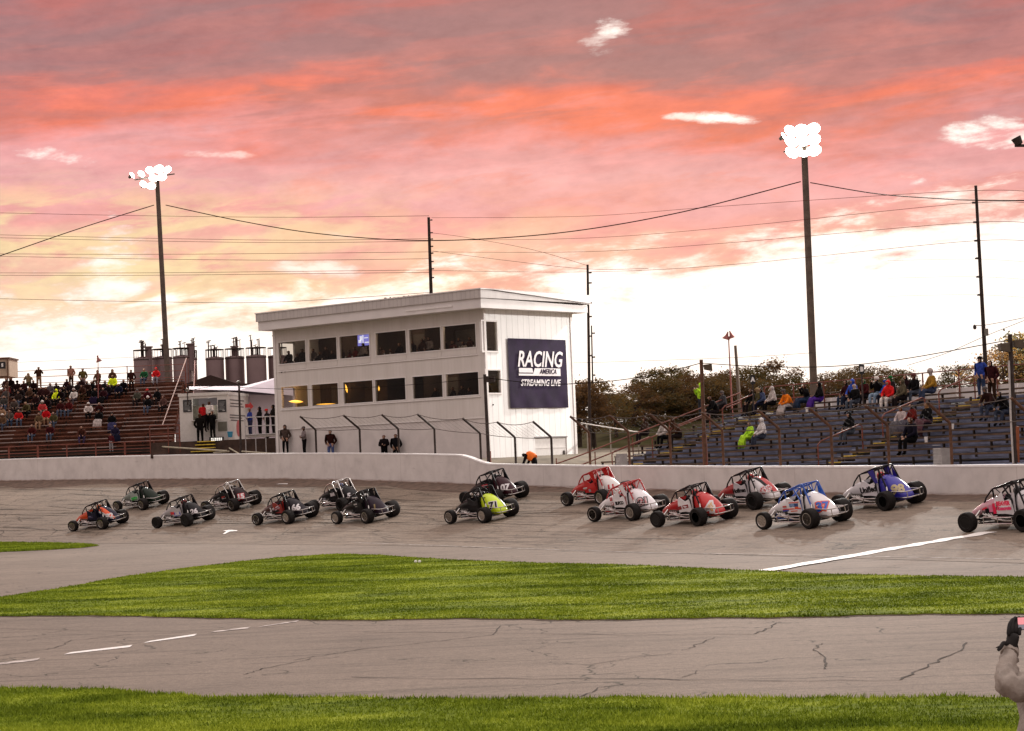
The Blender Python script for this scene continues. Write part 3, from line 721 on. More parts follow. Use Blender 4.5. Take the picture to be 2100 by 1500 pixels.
M_warm = mat('warm_lamp', (1, .6, .15), .5, emit=(1.0, .50, .07), es=3.2)
LABL = {0: 'glowing amber lamp at the left end of the lower window row', 1: 'amber lamp low in the second lower window', 2: 'bright amber hanging lamp in the third lower window', 3: 'small amber hanging lamp in the fourth lower window'}
for k, (px, py, rx, rz, tilt) in enumerate(((607, 824, .42, .09, .1), (668, 829, .55, .03, .0), (710, 797, .07, .26, -.3), (777, 797, .05, .14, 0))):
    q_ = inside_pt(px, py, 1.0+.2*k); o = empty('table_lamp' if k < 2 else 'pendant_lamp', label=LABL[k], cat='lamp'); o.matrix_world = bl.matrix_world @ Matrix.Translation(q_)
    b = MB(); b.lathe([(.01, -rz), (rx*.6, -rz*.6), (rx, 0), (rx*.6, rz*.6), (.01, rz)], n_=14, M=Matrix.Rotation(tilt, 4, 'Y')); b.build('lamp_shade', M_warm, o, True)
    b = MB(); b.tube([(0, 0, rz*.9), (0, 0, rz+.3)], .012, 5); b.build('cord', M_dark, o)
    if k in (0, 2):
        L = bpy.data.lights.new('lamp_light', 'POINT'); L.energy = 30; L.color = (1, .6, .25); L.shadow_soft_size = .2; lo = bpy.data.objects.new('lamp_light', L); sc.collection.objects.link(lo)
        lo.matrix_world = bl.matrix_world @ Matrix.Translation(q_+Vector((.3, -.25 if k == 0 else .3, .25)))
for x_, z_, y_ in ((-13, 10.5, 2.3), (-7.5, 10.5, 2.3), (-2.5, 10.5, 2.3), (-5, 8.1, 2.3), (-12, 10.5, .45), (-6.5, 10.5, .45), (-2.2, 10.5, .45), (-2.5, 8.1, .5)):  # unseen points; those near the windows are added to light people's fronts
    L = bpy.data.lights.new('room_fill_light', 'POINT'); L.energy = 24; L.color = (1, .76, .56); L.shadow_soft_size = .3; lo = bpy.data.objects.new('room_fill_light', L); sc.collection.objects.link(lo)
    lo.matrix_world = bl.matrix_world @ Matrix.Translation((x_, y_, z_))
# banner on the side
M_navy = mat('banner_vinyl', (.018, .008, .030), .85, var=.25, scale=1.5, bump=.4, spec=.25); M_wtxt = mat('banner_print', (.72, .68, .70), .5, var=.03)
by0, by1 = w_of(1041), w_of(1160); bz0, bz1 = z_at(0, 837, (by0+by1)/2), z_at(0, 696, (by0+by1)/2)
ban = empty('advertising_banner', label='dark navy RACING AMERICA STREAMING LIVE banner on the white side wall', cat='banner'); ban.matrix_world = bl.matrix_world @ Matrix.Translation((.07, by0, bz0))
bw, bh = by1-by0, bz1-bz0; vs = []; fs = []; NX, NZ = 40, 46
for j in range(NZ+1):
    for i in range(NX+1):
        u, v_ = i/NX, j/NZ; w_ = .02*math.sin(u*19+v_*9)*max(0, .3-v_)/.3+.02*math.sin(u*30-v_*25)*max(0, v_-.7)+.008*math.sin(u*7+v_*5)
        vs.append((.01+w_*(1 if 0 < i < NX else .3), u*bw, v_*bh))
for j in range(NZ):
    for i in range(NX): fs.append((j*(NX+1)+i, j*(NX+1)+i+1, (j+1)*(NX+1)+i+1, (j+1)*(NX+1)+i))
b = MB(); b.add(vs, fs); b.build('sheet', M_navy, ban, True)
def btxt(txt, u, v_, size, sx=1, bold=0, m=M_wtxt, off=.05, shear=.25):
    text_obj('lettering', txt, size, m, frame((off, u*bw, v_*bh), (0, 1, 0), (0, 0, 1)), ban, shear, bold, .004, sx)
btxt('RACING', .52, .695, 1.16, .86, .022); btxt('STREAMING LIVE', .52, .36, .47, .93, .010)
b = MB(); fr = lambda u, v_: (.045, u*bw, v_*bh)
b.poly([fr(.16, .51), fr(.16, .575), fr(.385, .575), fr(.40, .51), fr(.16, .51)][:4], (.004, 0, 0))
b.poly([fr(.155, .465), fr(.155, .495), fr(.875, .495), fr(.875, .465)], (.004, 0, 0)); b.poly([fr(.40, .495), fr(.43, .575), fr(.875, .575), fr(.875, .495)], (.005, 0, 0)); b.build('logo_bar', M_wtxt, ban)
btxt('AMERICA', .655, .525, .36, .92, .006, M_navy, .062)
# ------------------------------------------------------------------ bleachers
M_board_r = mat('red_brown_board', (.135, .050, .028), .8, var=.45, scale=1.5, grime=.6); M_board_e = mat('pale_worn_edge', (.30, .24, .22), .7, var=.3, scale=1.5, grime=.4)
M_blue = mat('blue_grey_board', (.23, .26, .38), .7, var=.3, scale=1.5, grime=.35); M_brown = mat('weathered_plank', (.085, .05, .03), .8, var=.5, scale=1.6, grime=.4)
M_yel = mat('yellow_step', (.55, .40, .05), .7, var=.2, grime=.3); M_red = mat('red_rail_paint', (.17, .045, .028), .6, var=.25, scale=3, grime=.2); M_under = mat('dark_frame_and_shade', (.03, .02, .015), .9)
M_railp = mat('pale_rail', (.24, .13, .10), .6, var=.2)
class Stand:
    def __init__(s, o, a, z0, rows, rise, run, length, back0=0):
        s.o = Vector(o); s.u = Vector((-math.sin(a), math.cos(a), 0)); s.n = Vector((math.cos(a), math.sin(a), 0))   # u leftwards along rows, n up the stand
        s.z0, s.rows, s.rise, s.run, s.len = z0, rows, rise, run, length
    def pt(s, l, r, dz=0): return s.o+s.u*l+s.n*(r*s.run)+Vector((0, 0, s.z0+r*s.rise+dz))
    def loc(s, l, r, dz=0): return (-l, r*s.run, s.z0+r*s.rise+dz)   # in the frame of the stand (x = -u, y = n)
    def find(s, px, py, dz=.43):
        best = None
        for r in range(s.rows):
            lo, hi = -40, s.len+40
            for _ in range(36):
                mid = (lo+hi)/2; x = proj(s.pt(mid, r, dz))[0]
                if x > px: lo = mid
                else: hi = mid
            y = proj(s.pt(lo, r, dz))[1]
            if best is None or abs(y-py) < best[0]: best = (abs(y-py), lo, r)
        return best[1], best[2]
    def empty(s, name, **k):
        e = empty(name, s.o, math.atan2(-s.u.y, -s.u.x), **k); return e
# left stand: its right end is at l = 0
LS = Stand(at(350, 860, 135.5), R(86), 4.75, 18, .28, .74, 14.2)
LS.o.z = 0
e = LS.empty('red_bleachers', label='weathered red-brown wooden bleachers crowded with spectators', cat='bleachers')
def plank(b, st, l0, l1, r, y0, y1, z0, z1, mi=0):
    x, y, z = st.loc(0, r); b.box((-l1, y+y0, z+z0), (-l0, y+y1, z+z1), mi)
for r in range(LS.rows):
    b = MB(); L0 = -.0; L1 = LS.len
    b_ = []
    L0 = .115*r; L1 = LS.len+.25*r; l = L0
    while l < L1:
        l2 = min(L1, l+3.6); dz = random.uniform(-.012, .012); plank(b, LS, l+.01, l2-.01, r, .0, .27, .40+dz, .445+dz, 0)
        plank(b, LS, l+.01, l2-.01, r, -.02, -.002, .385+dz, .44+dz, 1 if random.random() < .6 else 0); l = l2
    b.build('seat_board', [M_board_r, M_board_e], e)
    b = MB(); plank(b, LS, L0, L1, r, -.46, -.05, .0, .04); plank(b, LS, L0, L1, r, .27, .285, .05, .285); b.build('foot_board', M_board_r, e)
b = MB()
for k in range(8):
    l = 2.1+k*2.1
    for r in range(0, LS.rows, 1):
        x, y, z = LS.loc(l, r); b.box((x-.03, y+.06, z+.04), (x+.03, y+.12, z+.4))
    for r in range(0, LS.rows, 4): x, y, z = LS.loc(l, r); b.box((x-.05, y, 1.5), (x+.05, y+.1, z))
b.build('support_frame', M_under, e)
b = MB()
x_, yt, zt_ = LS.loc(0, LS.rows-1)
b.box((-LS.len, -.6, 2.0), (0, -.52, LS.z0-.15)); b.box((-LS.len, .08, 2.0), (-.02, .12, LS.z0+.37)); b.build('dark_skirt_shade', M_under, e)  # upper dark sheet stands in for the shade beneath the first row
# front rail, top rail and end stair rail
b = MB(); P = lambda l, r, dz: LS.loc(l, r, dz)
f0 = None; zf = LS.z0-.35
for h in (.15, .55, 1.0): b.tube([(-LS.len, -1.0, zf+h), (2.2, -1.0, zf+h)], .03, 6)
for k in range(9): b.tube([(-LS.len+k*1.9, -1.0, zf-2), (-LS.len+k*1.9, -1.0, zf+1.02)], .045 if k % 3 else .07, 6)
b.build('front_rail', M_red, e)
b = MB(); yb = LS.rows*LS.run+.1; zb = LS.z0+LS.rows*LS.rise
for h in (.35, .8, 1.25, 1.9): b.tube([(-LS.len-4, yb, zb+h), (-2.0 if h < 1.5 else -4.2, yb, zb+h)], .024 if h < 1.5 else .012, 6)
for k in range(9): b.tube([(-2-k*2.1, yb, zb-5), (-2-k*2.1, yb, zb+1.3)], .035, 6)
b.build('top_rail', M_red, e)
b = MB(); b.tube([P(1.0, 2.5, 1.0), P(1.8, 17.6, 1.75)], .036, 8); b.build('stair_rail', M_railp, e, True)
b = MB(); b.tube([P(-1.0, 2.5, 1.0), P(1.2, 17.6, 1.55)], .035, 8)
for r in (2.5, 6, 10, 14, 17.6): g_ = (r-2.5)/15.1; b.tube([P(-.1+1.8*g_, r, 0), P(-.1+1.8*g_, r, 1+.75*g_)], .025, 6); b.tube([P(-1+2.2*g_, r, 0), P(-1+2.2*g_, r, 1+.55*g_)], .025, 6)
b.build('stair_rail', M_red, e, True)
b = MB()
for r in range(LS.rows): x, y, z = LS.loc(.115*r, r); b.box((x+.05, y-.3, z-.02), (x+.95, y+.3, z+.02))
b.each('stair_tread', M_board_r, e)
# right stand: left end at l = len
a_r = R(28.5)
RS = Stand((0, 0, 0), a_r, 2.25, 12, .225, .72, 36)
g_ = at(1204, 945, 95.5); RS.o = Vector((g_.x, g_.y, 0))-RS.u*RS.len
e = RS.empty('blue_bleachers', label='blue and brown plank bleachers with yellow aisle steps', cat='bleachers')
def aisle(r): return (RS.len-1.1-.0-.55*0, )
A_l = [RS.find(1345, 930)[0]+1.0, RS.find(1712, 935)[0]+.6, RS.find(2150, 945)[0]]
def cuts(r):      # board pieces between the aisles
    l0 = -4; out = []
    for a in sorted(A_l): out.append((l0, a-.55)); l0 = a+.55
    out.append((l0, RS.len)); return out
for r in range(RS.rows):
    b = MB(); c2 = MB()
    for l0, l1 in cuts(r):
        l = l0
        while l < l1-.01:
            l2 = min(l1, l+3.7); dz = random.uniform(-.015, .015); plank(b, RS, l+.01, l2-.01, r, 0, .27, .375+dz, .44+dz, 0); plank(c2, RS, l+.01, l2-.01, r, -.42, -.06, .02+dz, .06+dz); plank(c2, RS, l+.01, l2-.01, r, .275, .29, .06, .155); l = l2
    b.build('seat_board', M_brown, e); c2.build('foot_board', M_blue, e)
    b = MB()
    for a in A_l: plank(b, RS, a-.5, a+.5, r, -.30, .0, .03, .07); plank(b, RS, a-.42, a+.42, r, .12, .40, .15, .19)
    b.each('aisle_step', M_yel if r % 3 else M_brown, e)
b = MB()
for k in range(15):
    l = .3+k*2.55
    for r in range(RS.rows): x, y, z = RS.loc(l, r); b.box((x-.03, y+.06, z+.06), (x+.03, y+.14, z+.4))
b.box((-RS.len, -.55, 1.2), (4, -.5, RS.z0-.1)); b.add([(-RS.len, -.4, RS.z0-.12), (4, -.4, RS.z0-.12), (4, RS.rows*RS.run+.2, RS.z0+RS.rows*RS.rise-.05), (-RS.len, RS.rows*RS.run+.2, RS.z0+RS.rows*RS.rise-.05), (-RS.len, -.4, RS.z0-.16), (4, -.4, RS.z0-.16), (4, RS.rows*RS.run+.2, RS.z0+RS.rows*RS.rise-.09), (-RS.len, RS.rows*RS.run+.2, RS.z0+RS.rows*RS.rise-.09)], [(0, 1, 2, 3), (7, 6, 5, 4), (0, 4, 5, 1), (1, 5, 6, 2), (2, 6, 7, 3), (3, 7, 4, 0)]); b.build('support_frame', M_under, e)  # sloped dark sheet put in as the shade under the rows
yb = RS.rows*RS.run+.35; zb = RS.z0+RS.rows*RS.rise
l_e = RS.find(1632, 800)[0]
b = MB()
k = 0
while k*1.22 < l_e+4: b.box((-l_e+k*1.22+.02, yb, zb-.55), (-l_e+(k+1)*1.22-.02, yb+.03, zb+.42)); k += 1
b.each('back_panel', M_trim, e)
b = MB()
for h in (.55, 1.15): b.tube([(-RS.len+1.5, yb-.06, zb+h), (6, yb-.06, zb+h)], .028, 6)
for k in range(19): x_ = -RS.len+1.5+k*2.3; b.tube([(x_, yb-.06, zb-3.5), (x_, yb-.06, zb+1.17)], .035, 6)
b.build('top_rail', M_red, e)
b = MB()
for h in (1.0, .55): b.tube([(-RS.len-.55, -1.3, RS.z0-.15+h-.2), (-RS.len-.55, 0, RS.z0+h), (-RS.len-.55, yb, zb+h)], .03, 8)
for k in range(6): yy = -1.3+k*(yb+1.3)/5; zz = RS.z0+max(0, yy)/yb*(zb-RS.z0); b.tube([(-RS.len-.55, yy, zz-2), (-RS.len-.55, yy, zz+.9)], .03, 6)
b.build('end_rail', M_red, e, True)
for a in A_l[:2]:
    for r0_, r1_ in ((.2, 3.2), (4.6, 7.6), (8.6, 11.2)):
        b = MB(); P = lambda r, dz: RS.loc(a+.62, r, dz)
        b.tube([P(r0_, 0), P(r0_, .92), P(r0_+.2, 1.02), P(r1_-.2, 1.02), P(r1_, .92), P(r1_, 0)], .028, 8); b.build('aisle_rail', M_red, e, True)
# cabinets at the foot of the stand
for px, py, d, lab, w_, h_ in ((1927, 930, wd(1927), 'grey mesh-fronted metal box at the foot of the blue bleachers behind the wall', .42, .6), (1271, 938, wd(1271), 'small pale grey box near the left end of the blue bleachers', .28, .5)):
    p = at(px, py, d); o = empty('utility_box', (p.x, p.y, p.z-h_*.3), RS.o.z+math.atan2(-RS.u.y, -RS.u.x), lab, 'box')
    b = MB(); b.box((-w_/2-.0, -.1, -.6), (w_/2, .3, h_*.6)); b.build('housing', mat('box_grey', (.34, .32, .31), .6), o)
    b = MB()
    for k in range(7): b.tube([(-w_/2+k*w_/6, -.115, -.5), (-w_/2+k*w_/6, -.115, h_*.57)], .006, 4)
    for k in range(9): b.tube([(-w_/2, -.12, -.5+k*.12), (w_/2, -.12, -.5+k*.12)], .006, 4)
    b.build('grille', mat('grille_grey', (.5, .48, .47), .5, .3), o)
# ------------------------------------------------------------------ bank, far fence, trees
vs = []; fs = []
XS = np.linspace(-6, 150, 50); prof = [(112, 1.9), (124, 2.4), (136, 4.2), (147, 5.7), (156, 6.1), (175, 6.0), (300, 5.5)]
for a, x in enumerate(XS):
    for d, z in prof:
        f_ = 1/(1+math.exp(-(x-2.2)/1.6)); hz = 1.9+(z-1.9)*f_ if d < 170 else 1.5+(z-1.5)*max(f_, .3)
        vs.append((x, d+2*math.sin(x*.13)+(0 if x < 30 else -(x-30)*.2), hz+.18*math.sin(x*.7+d)))
K = len(prof)
for a in range(len(XS)-1):
    for k in range(K-1): fs.append((a*K+k, (a+1)*K+k, (a+1)*K+k+1, a*K+k+1))
b = MB(); b.add(vs, fs); g = b.build('hill', M_bank, smooth=True); tag(g, kind='structure')
M_galv = mat('galvanised_rail', (.22, .19, .16), .5, .5)
o = empty('rail_fence', label='long grey two-rail fence along the top of the grass bank', cat='fence'); b = MB()
for h in (.45, 1.0): b.tube([(3, 152, 6.0+h), (20, 150, 6.2+h), (60, 143, 6.2+h)], .04, 5)
b.each('rail', M_galv, o); b = MB()
for k in range(20): b.tube([(3+k*3, 152-k*.45, 5.5), (3+k*3, 152-k*.45, 7.1)], .05, 5)
b.each('post', M_galv, o)
for k, (x0_, x1_, d_, lab) in enumerate(((1192, 1300, 118, 'low grey pipe barrier on the slope beside the press building'),)):
    o = empty('pipe_barrier', label=lab, cat='barrier'); p, q_ = at(x0_, 868, 118), at(1315, 888, 108); b = MB(); b.tube([p, q_], .045, 6); b.each('rail', M_galv, o); b = MB()
    for u in (0.1, .5, .95): w_ = p.lerp(q_, u); b.tube([w_-Vector((0, 0, 3)), w_+Vector((0, 0, .03))], .04, 6)
    b.each('post', M_galv, o)
M_bark = mat('bark', (.05, .035, .025), .95, var=.3, scale=4)
def leafmat(name, a, c):
    m = bpy.data.materials.new(name); m.use_nodes = True; q = NT(m.node_tree); b = m.node_tree.nodes['Principled BSDF']
    ob = q.new('ShaderNodeTexCoord').outputs['Object']; nz = q.noise(ob, .9, 4, .7)
    q.put(b.inputs['Base Color'], q.mix(q.ss(nz, .35, .65), a, c)); b.inputs['Roughness'].default_value = .7
    b.inputs['Transmission Weight'].default_value = 0; b.inputs['Subsurface Weight'].default_value = 0
    tl = q.new('ShaderNodeBsdfTranslucent'); q.put(tl.inputs[0], q.mix(.5, c, (.30, .14, .03))); mx = q.new('ShaderNodeMixShader'); mx.inputs[0].default_value = .5
    ou = m.node_tree.nodes['Material Output']; q.put(mx.inputs[1], b.outputs[0]); q.put(mx.inputs[2], tl.outputs[0]); q.put(ou.inputs[0], mx.outputs[0])
    return m
M_leaf = [leafmat('leaf_olive', (.055, .050, .016), (.105, .085, .03)), leafmat('leaf_brown', (.075, .045, .02), (.13, .078, .035)), leafmat('leaf_green', (.035, .048, .014), (.080, .090, .025))]
def tree_proto(k, h, wd, bush=False):
    rr = np.random.default_rng(100+k); o = empty('tree'); b = MB(); r_ = random.Random(k)
    b.tube([(0, 0, -1), (.05, .02, h*.25), (.1, -.05, h*.5), (0, 0, h*.8)], [.2, .16, .1, .03], 8); tips = []
    for j in range(16):
        a = r_.random()*6.28; z0 = h*(.12+.5*r_.random()); L_ = wd*(.45+.5*r_.random()); e1 = (math.cos(a)*L_*.5, math.sin(a)*L_*.5, z0+h*.12); e2 = (math.cos(a)*L_, math.sin(a)*L_, z0+h*(.16+.2*r_.random()))
        b.tube([(0, 0, z0), e1, e2], [.07, .045, .015], 5); tips.append(e2); tips.append(e1)
    b.build('trunk', M_bark, o, True)
    cl = []
    for j in range(60):
        a = r_.random()*6.28; u = r_.random()**.5; z = h*(.14+.84*r_.random()); rad = wd*u*(.75+.5*r_.random())*math.sin(math.pi*min(1, max(.08, (z/h*.78+.16))))**.7; cl.append((math.cos(a)*rad, math.sin(a)*rad, z, .45+.55*r_.random()))
    Q = []
    for (x, y, z, s_) in cl+[(t_[0], t_[1], t_[2], .5) for t_ in tips]:
        m_ = int(95*s_); g = rr.normal(0, 1, (m_, 3))*np.array([.42, .42, .34])*s_*wd*.38+np.array([x, y, z]); Q.append(g)
    Q = np.concatenate(Q); k_ = len(Q); s_ = .05+.085*rr.random(k_); A_ = rr.normal(0, 1, (k_, 3)); A_ /= np.linalg.norm(A_, axis=1)[:, None]
    B_ = np.cross(A_, rr.normal(0, 1, (k_, 3))); B_ /= np.linalg.norm(B_, axis=1)[:, None]
    v = np.stack([Q-A_*s_[:, None], Q+B_*s_[:, None]*.6, Q+A_*s_[:, None], Q-B_*s_[:, None]*.6], 1).reshape(-1, 3)
    me = tri_mesh('crown', v, 4); me.materials.append(M_leaf[k % 3]); obj('crown', me, o); return o
protos = [tree_proto(k, 6.5, 2.6) for k in range(6)]
TP = [(1196, 826, 128, 3.6, 1), (1225, 832, 134, 3.0, 3), (1280, 832, 150, 2.6, 0), (1312, 832, 152, 4.4, 4), (1345, 832, 150, 5.4, 2), (1385, 832, 156, 5.8, 5), (1420, 832, 154, 5.0, 1), (1462, 832, 156, 5.2, 3), (1500, 832, 158, 5.6, 0),
      (1545, 828, 155, 5.6, 5), (1590, 828, 157, 6.4, 4), (1632, 825, 156, 4.6, 2), (1688, 822, 157, 4.4, 1), (1722, 820, 155, 5.0, 3), (1768, 818, 153, 5.2, 0), (1810, 816, 155, 5.0, 4), (1852, 814, 153, 4.6, 2), (1960, 808, 148, 4.6, 5), (2000, 806, 150, 3.6, 1),
      (2058, 802, 112, 5.0, 1), (2098, 800, 116, 6.2, 2), (2140, 800, 112, 6.0, 5), (1660, 824, 175, 3.6, 2), (1905, 812, 165, 3.2, 0), (1250, 836, 170, 3.4, 2), (1400, 836, 176, 6.2, 4), (1480, 836, 180, 6.0, 1)]
SZ = ['small brown spring tree', 'reddish young tree', 'dense dark green tree', 'thin brownish tree', 'wide olive tree', 'bushy dull tree']
wheres = ['closest to the press building on the bank', 'second from the press building on the bank', 'left of the gap in the tree line', 'under the low sun glow at the left of the tree line', 'behind the end rail of the blue bleachers', 'left of the hooded person in neon yellow', 'behind the speaker pole', 'right of the speaker pole', 'behind the thin red horn pole',
          'behind the A sign', 'right of the A sign', 'left of the right light pole', 'just right of the right light pole', 'left of the B sign', 'behind the B sign', 'right of the B sign', 'behind the seated crowd right of the B sign', 'behind the person in the mustard coat', 'left of the standing blue jacket',
          'behind the two standing spectators', 'behind the twin floodlight pole', 'at the right edge of the picture', 'low between two trees left of the right light pole', 'lowest on the right above the white panels', 'set back near the press building', 'set back behind the end rail', 'set back left of the A sign']
for k, (px, py, d, h, pi_) in enumerate(TP):
    o = protos[pi_] if k < 0 else copy_tree(protos[pi_]); p = at(px, py, d); s_ = h*.64/6.5
    o.location = (p.x, p.y, p.z-1.3); o.scale = (s_*1.55, s_*1.55, s_*1.1); o.rotation_euler[2] = k*1.7
    tag(o, ['olive-leaved tree', 'brown-budded tree', 'green tree'][pi_ % 3]+' '+wheres[k], 'tree', 'trees on the bank behind the bleachers')
SH = [(1186, 858, 128), (1215, 856, 131), (1262, 850, 140), (1300, 848, 146), (1338, 846, 148), (1378, 846, 150), (1415, 845, 150), (1452, 844, 151), (1492, 843, 151), (1530, 842, 151), (1575, 840, 151), (1615, 838, 151), (1700, 836, 151), (1750, 834, 150), (1800, 832, 149)]
SW = ['directly right of the press building wall', 'second right of the press building wall', 'in the dip of the tree line', 'left of the rail fence start', 'in front of the first dense trees', 'behind the upper end rail', 'left of the standing neon yellow jacket', 'behind the crouching person in black', 'under the red horn pole', 'just left of the A sign', 'behind the orange jacket', 'left of the right light pole base', 'right of the right light pole base', 'left below the B sign', 'right below the B sign']
for k, (px, py, d) in enumerate(SH):
    o = copy_tree(protos[(k*5+1) % 6]); p = at(px, py, d); o.location = (p.x, p.y, p.z-1.3); s_ = .42+.08*math.sin(k*2.1); o.scale = (s_*2.0, s_*2.0, s_*1.15); o.rotation_euler[2] = k*2.3
    o.name = 'shrub'; tag(o, 'low brown-green shrub '+SW[k], 'shrub', 'shrubs along the bank')
for p in protos:
    for c in list(p.children): bpy.data.objects.remove(c)
    bpy.data.objects.remove(p)
bank_bush = None

# ------------------------------------------------------------------ poles, lamps, wires
dt = wd(420, 4.5)
M_pole = mat('creosote_pole', (.030, .019, .015), .9, var=.3, scale=3, bump=.3); M_polep = mat('grey_wood_pole', (.11, .082, .066), .9, var=.25, scale=2, bump=.3)
M_lamp = mat('lamp_lens', (1, 1, 1), .3, emit=(1.0, .97, .88), es=26); M_house = mat('lamp_housing', (.18, .17, .15), .5, .4); M_ins = mat('insulator', (.05, .04, .035), .5)
def leaning(top, bot, d, extra=3):      # pixel readings of top and base at one distance
    return at(*top, d), at(*bot, d)-Vector((0, 0, extra))
def pole_obj(name, label, top, bot, d, r0, r1, m, cat='pole', group=None, extra=3):
    t_, q_ = leaning(top, bot, d, extra); o = empty(name, q_, 0, label, cat, group); b = MB()
    L_ = t_-q_; b.tube([(0, 0, 0), tuple(L_*.5), tuple(L_)], [r0, (r0+r1)/2, r1], 12); b.build('pole' if name != 'pole' else 'shaft', m, o, True)
    return o, t_, q_
def floodlights(o, top, org, spec, beam, lit=True):
    b = MB(); bx = beam
    b.tube([(top.x+bx[0]-org.x, top.y-org.y, top.z+bx[2]-org.z), (top.x+bx[1]-org.x, top.y-org.y, top.z+bx[3]-org.z)], .05, 6); b.build('crossarm', M_house, o)
    for dx, dz, r_, yaw in spec:
        M = Matrix.Translation(Vector((top.x+dx, top.y-.15, top.z+dz))-org) @ Matrix.Rotation(yaw, 4, 'Z') @ Matrix.Rotation(R(62), 4, 'X')
        b = MB(); b.lathe([(.02, -.34), (.09, -.33), (.12, -.2), (r_*.8, -.05), (r_, .0), (r_*.98, .01)], n_=18, M=M); l_ = b.build('floodlight', M_house, o, True)
        b = MB(); b.lathe([(.001, .03), (r_*.93, .02), (r_*.93, -.01)], n_=18, M=M); b.build('lens', M_lamp if lit else M_house, l_, True)
dL, dR = 159, 126
o, t_, q_ = pole_obj('light_pole', 'tall wooden floodlight pole with lit lamps behind the red-brown bleachers', (322, 366), (349, 775), dL, .24, .16, M_polep, 'light pole', 'floodlight poles', 9)
floodlights(o, t_, q_, [(-.48, .58, .36, .5), (.22, .66, .40, .1), (.85, .60, .32, -.3), (-.25, -.02, .34, .3), (.42, .05, .36, -.1), (-1.15, .35, .30, .8), (-1.85, .28, .26, 1.2), (-1.0, -.45, .32, .7), (-.42, -.62, .32, .2)], (-1.7, 1.35, -.05, .28))
Lp_top = t_
o, t_, q_ = pole_obj('light_pole', 'tall thick dark floodlight pole with blazing lamps behind the blue bleachers', (1649, 300), (1668, 805), dR, .24, .19, M_polep, 'light pole', 'floodlight poles', 6)
floodlights(o, t_, q_, [(dx, dz+.06*dx, .44, -.5*dx) for dx in (-.78, -.1, .58) for dz in (-.34, .32, .96)]+[(-1.2, .62, .26, 1.0)], (-1.25, 1.0, -.30, -.1))
Rp_top = t_
b = MB(); b.box((-.5, -.25, -.2), (.2, .1, .35)); 
o = empty('light_pole', label='unlit floodlight on an arm at the right edge above the tree line', cat='light pole', group='floodlight poles')
p = at(2128, 800, 120); o.location = p-Vector((0, 0, 6)); pt = at(2112, 300, 120)
b = MB(); b.tube([(0, 0, 0), tuple(pt-o.location)], [.24, .18], 10); b.build('pole', M_pole, o, True)
q1 = at(2083, 299, 120)-o.location; q2 = pt-o.location
b = MB(); b.tube([tuple(q1+Vector((-.05, 0, 0))), tuple(q2+Vector((.8, 0, 0)))], .09, 6); b.build('crossarm', M_dark, o)
b = MB(); b.lathe([(.10, -.25), (.22, -.2), (.3, .22), (.28, .24)], n_=14, M=Matrix.Translation(at(2087, 290, 120)-o.location) @ Matrix.Rotation(R(-25), 4, 'Y')); b.build('floodlight', M_dark, o, True)
for nm, P_, yaw, en, aim in (('flood_and_fill_light', Rp_top, 0, 52000, at(1500, 990, 82)), ('flood_and_fill_light', Lp_top, 0, 34000, at(420, 1000, 112)), ('flood_and_fill_light', at(2350, 300, 118), 0, 52000, at(1350, 930, 96))):  # third spot is unseen, added off to the right to brighten the side wall
    L = bpy.data.lights.new(nm, 'SPOT'); L.energy = en; L.spot_size = R(95); L.spot_blend = .6; L.shadow_soft_size = .9; L.color = (1, .96, .90)
    lo = bpy.data.objects.new(nm, L); sc.collection.objects.link(lo); lo.location = P_+Vector((0, -1.1, .3)); lo.rotation_euler = (aim-lo.location).to_track_quat('-Z', 'Y').to_euler()
def util_pole(top, bot, d, lab, ins=(), r=.16, m=M_pole, light=None, side=-1, g='utility poles'):
    o, t_, q_ = pole_obj('utility_pole', lab, top, bot, d, r*1.25, r*.8, m, 'utility pole', g)
    for py in ins:
        u = (py-top[1])/(bot[1]-top[1]); x = top[0]+(bot[0]-top[0])*u; p = at(x, py, d)-q_; b = MB()
        b.lathe([(.02, 0), (.06, .03), (.035, .08), (.065, .12), (.02, .18)], n_=10, M=Matrix.Translation(p+Vector((side*(r*.9), -.02, 0))) @ Matrix.Rotation(R(90*side), 4, 'Y') @ Matrix.Rotation(R(20), 4, 'X')); b.build('insulator', M_ins, o, True)
    return o, t_, q_
util_pole((879, 446), (885, 640), 150, 'dark utility pole behind the press building roof', (452, 478, 491, 506, 520, 537, 552, 570), .12, side=1)
util_pole((1205, 543), (1207, 900), 124, 'utility pole beside the right wall of the press building', (560, 581, 622, 650, 690, 730), .085, side=1)
util_pole((1213, 668), (1216, 900), 130, 'thinner short pole standing right beside another utility pole', (684, 733, 770), .05, side=1)
o, t_, q_ = util_pole((2001, 381), (2021, 740), 104, 'leaning dark utility pole above the two standing spectators', (416, 456, 494, 530, 568, 605), .095)
b = MB(); p = at(1999, 671, 104)-q_; p2 = at(2014, 668, 104)-q_; b.tube([p2, p+Vector((.1, 0, .08)), p], .02, 5); b.lathe([(.05, -.12), (.09, -.05), (.08, .08), (.03, .12)], n_=10, M=Matrix.Translation(p)); b.build('bracket_lamp', M_dark, o, True)
b = MB(); p = at(2021, 681, 104)-q_; b.box((p.x-.1, p.y-.2, p.z-.2), (p.x+.1, p.y+.05, p.z+.15)); b.build('meter_box', M_house, o)
util_pole((1508, 709), (1519, 815), 118, 'thin slanting black pole left of the A sign', (), .10, M_polep)
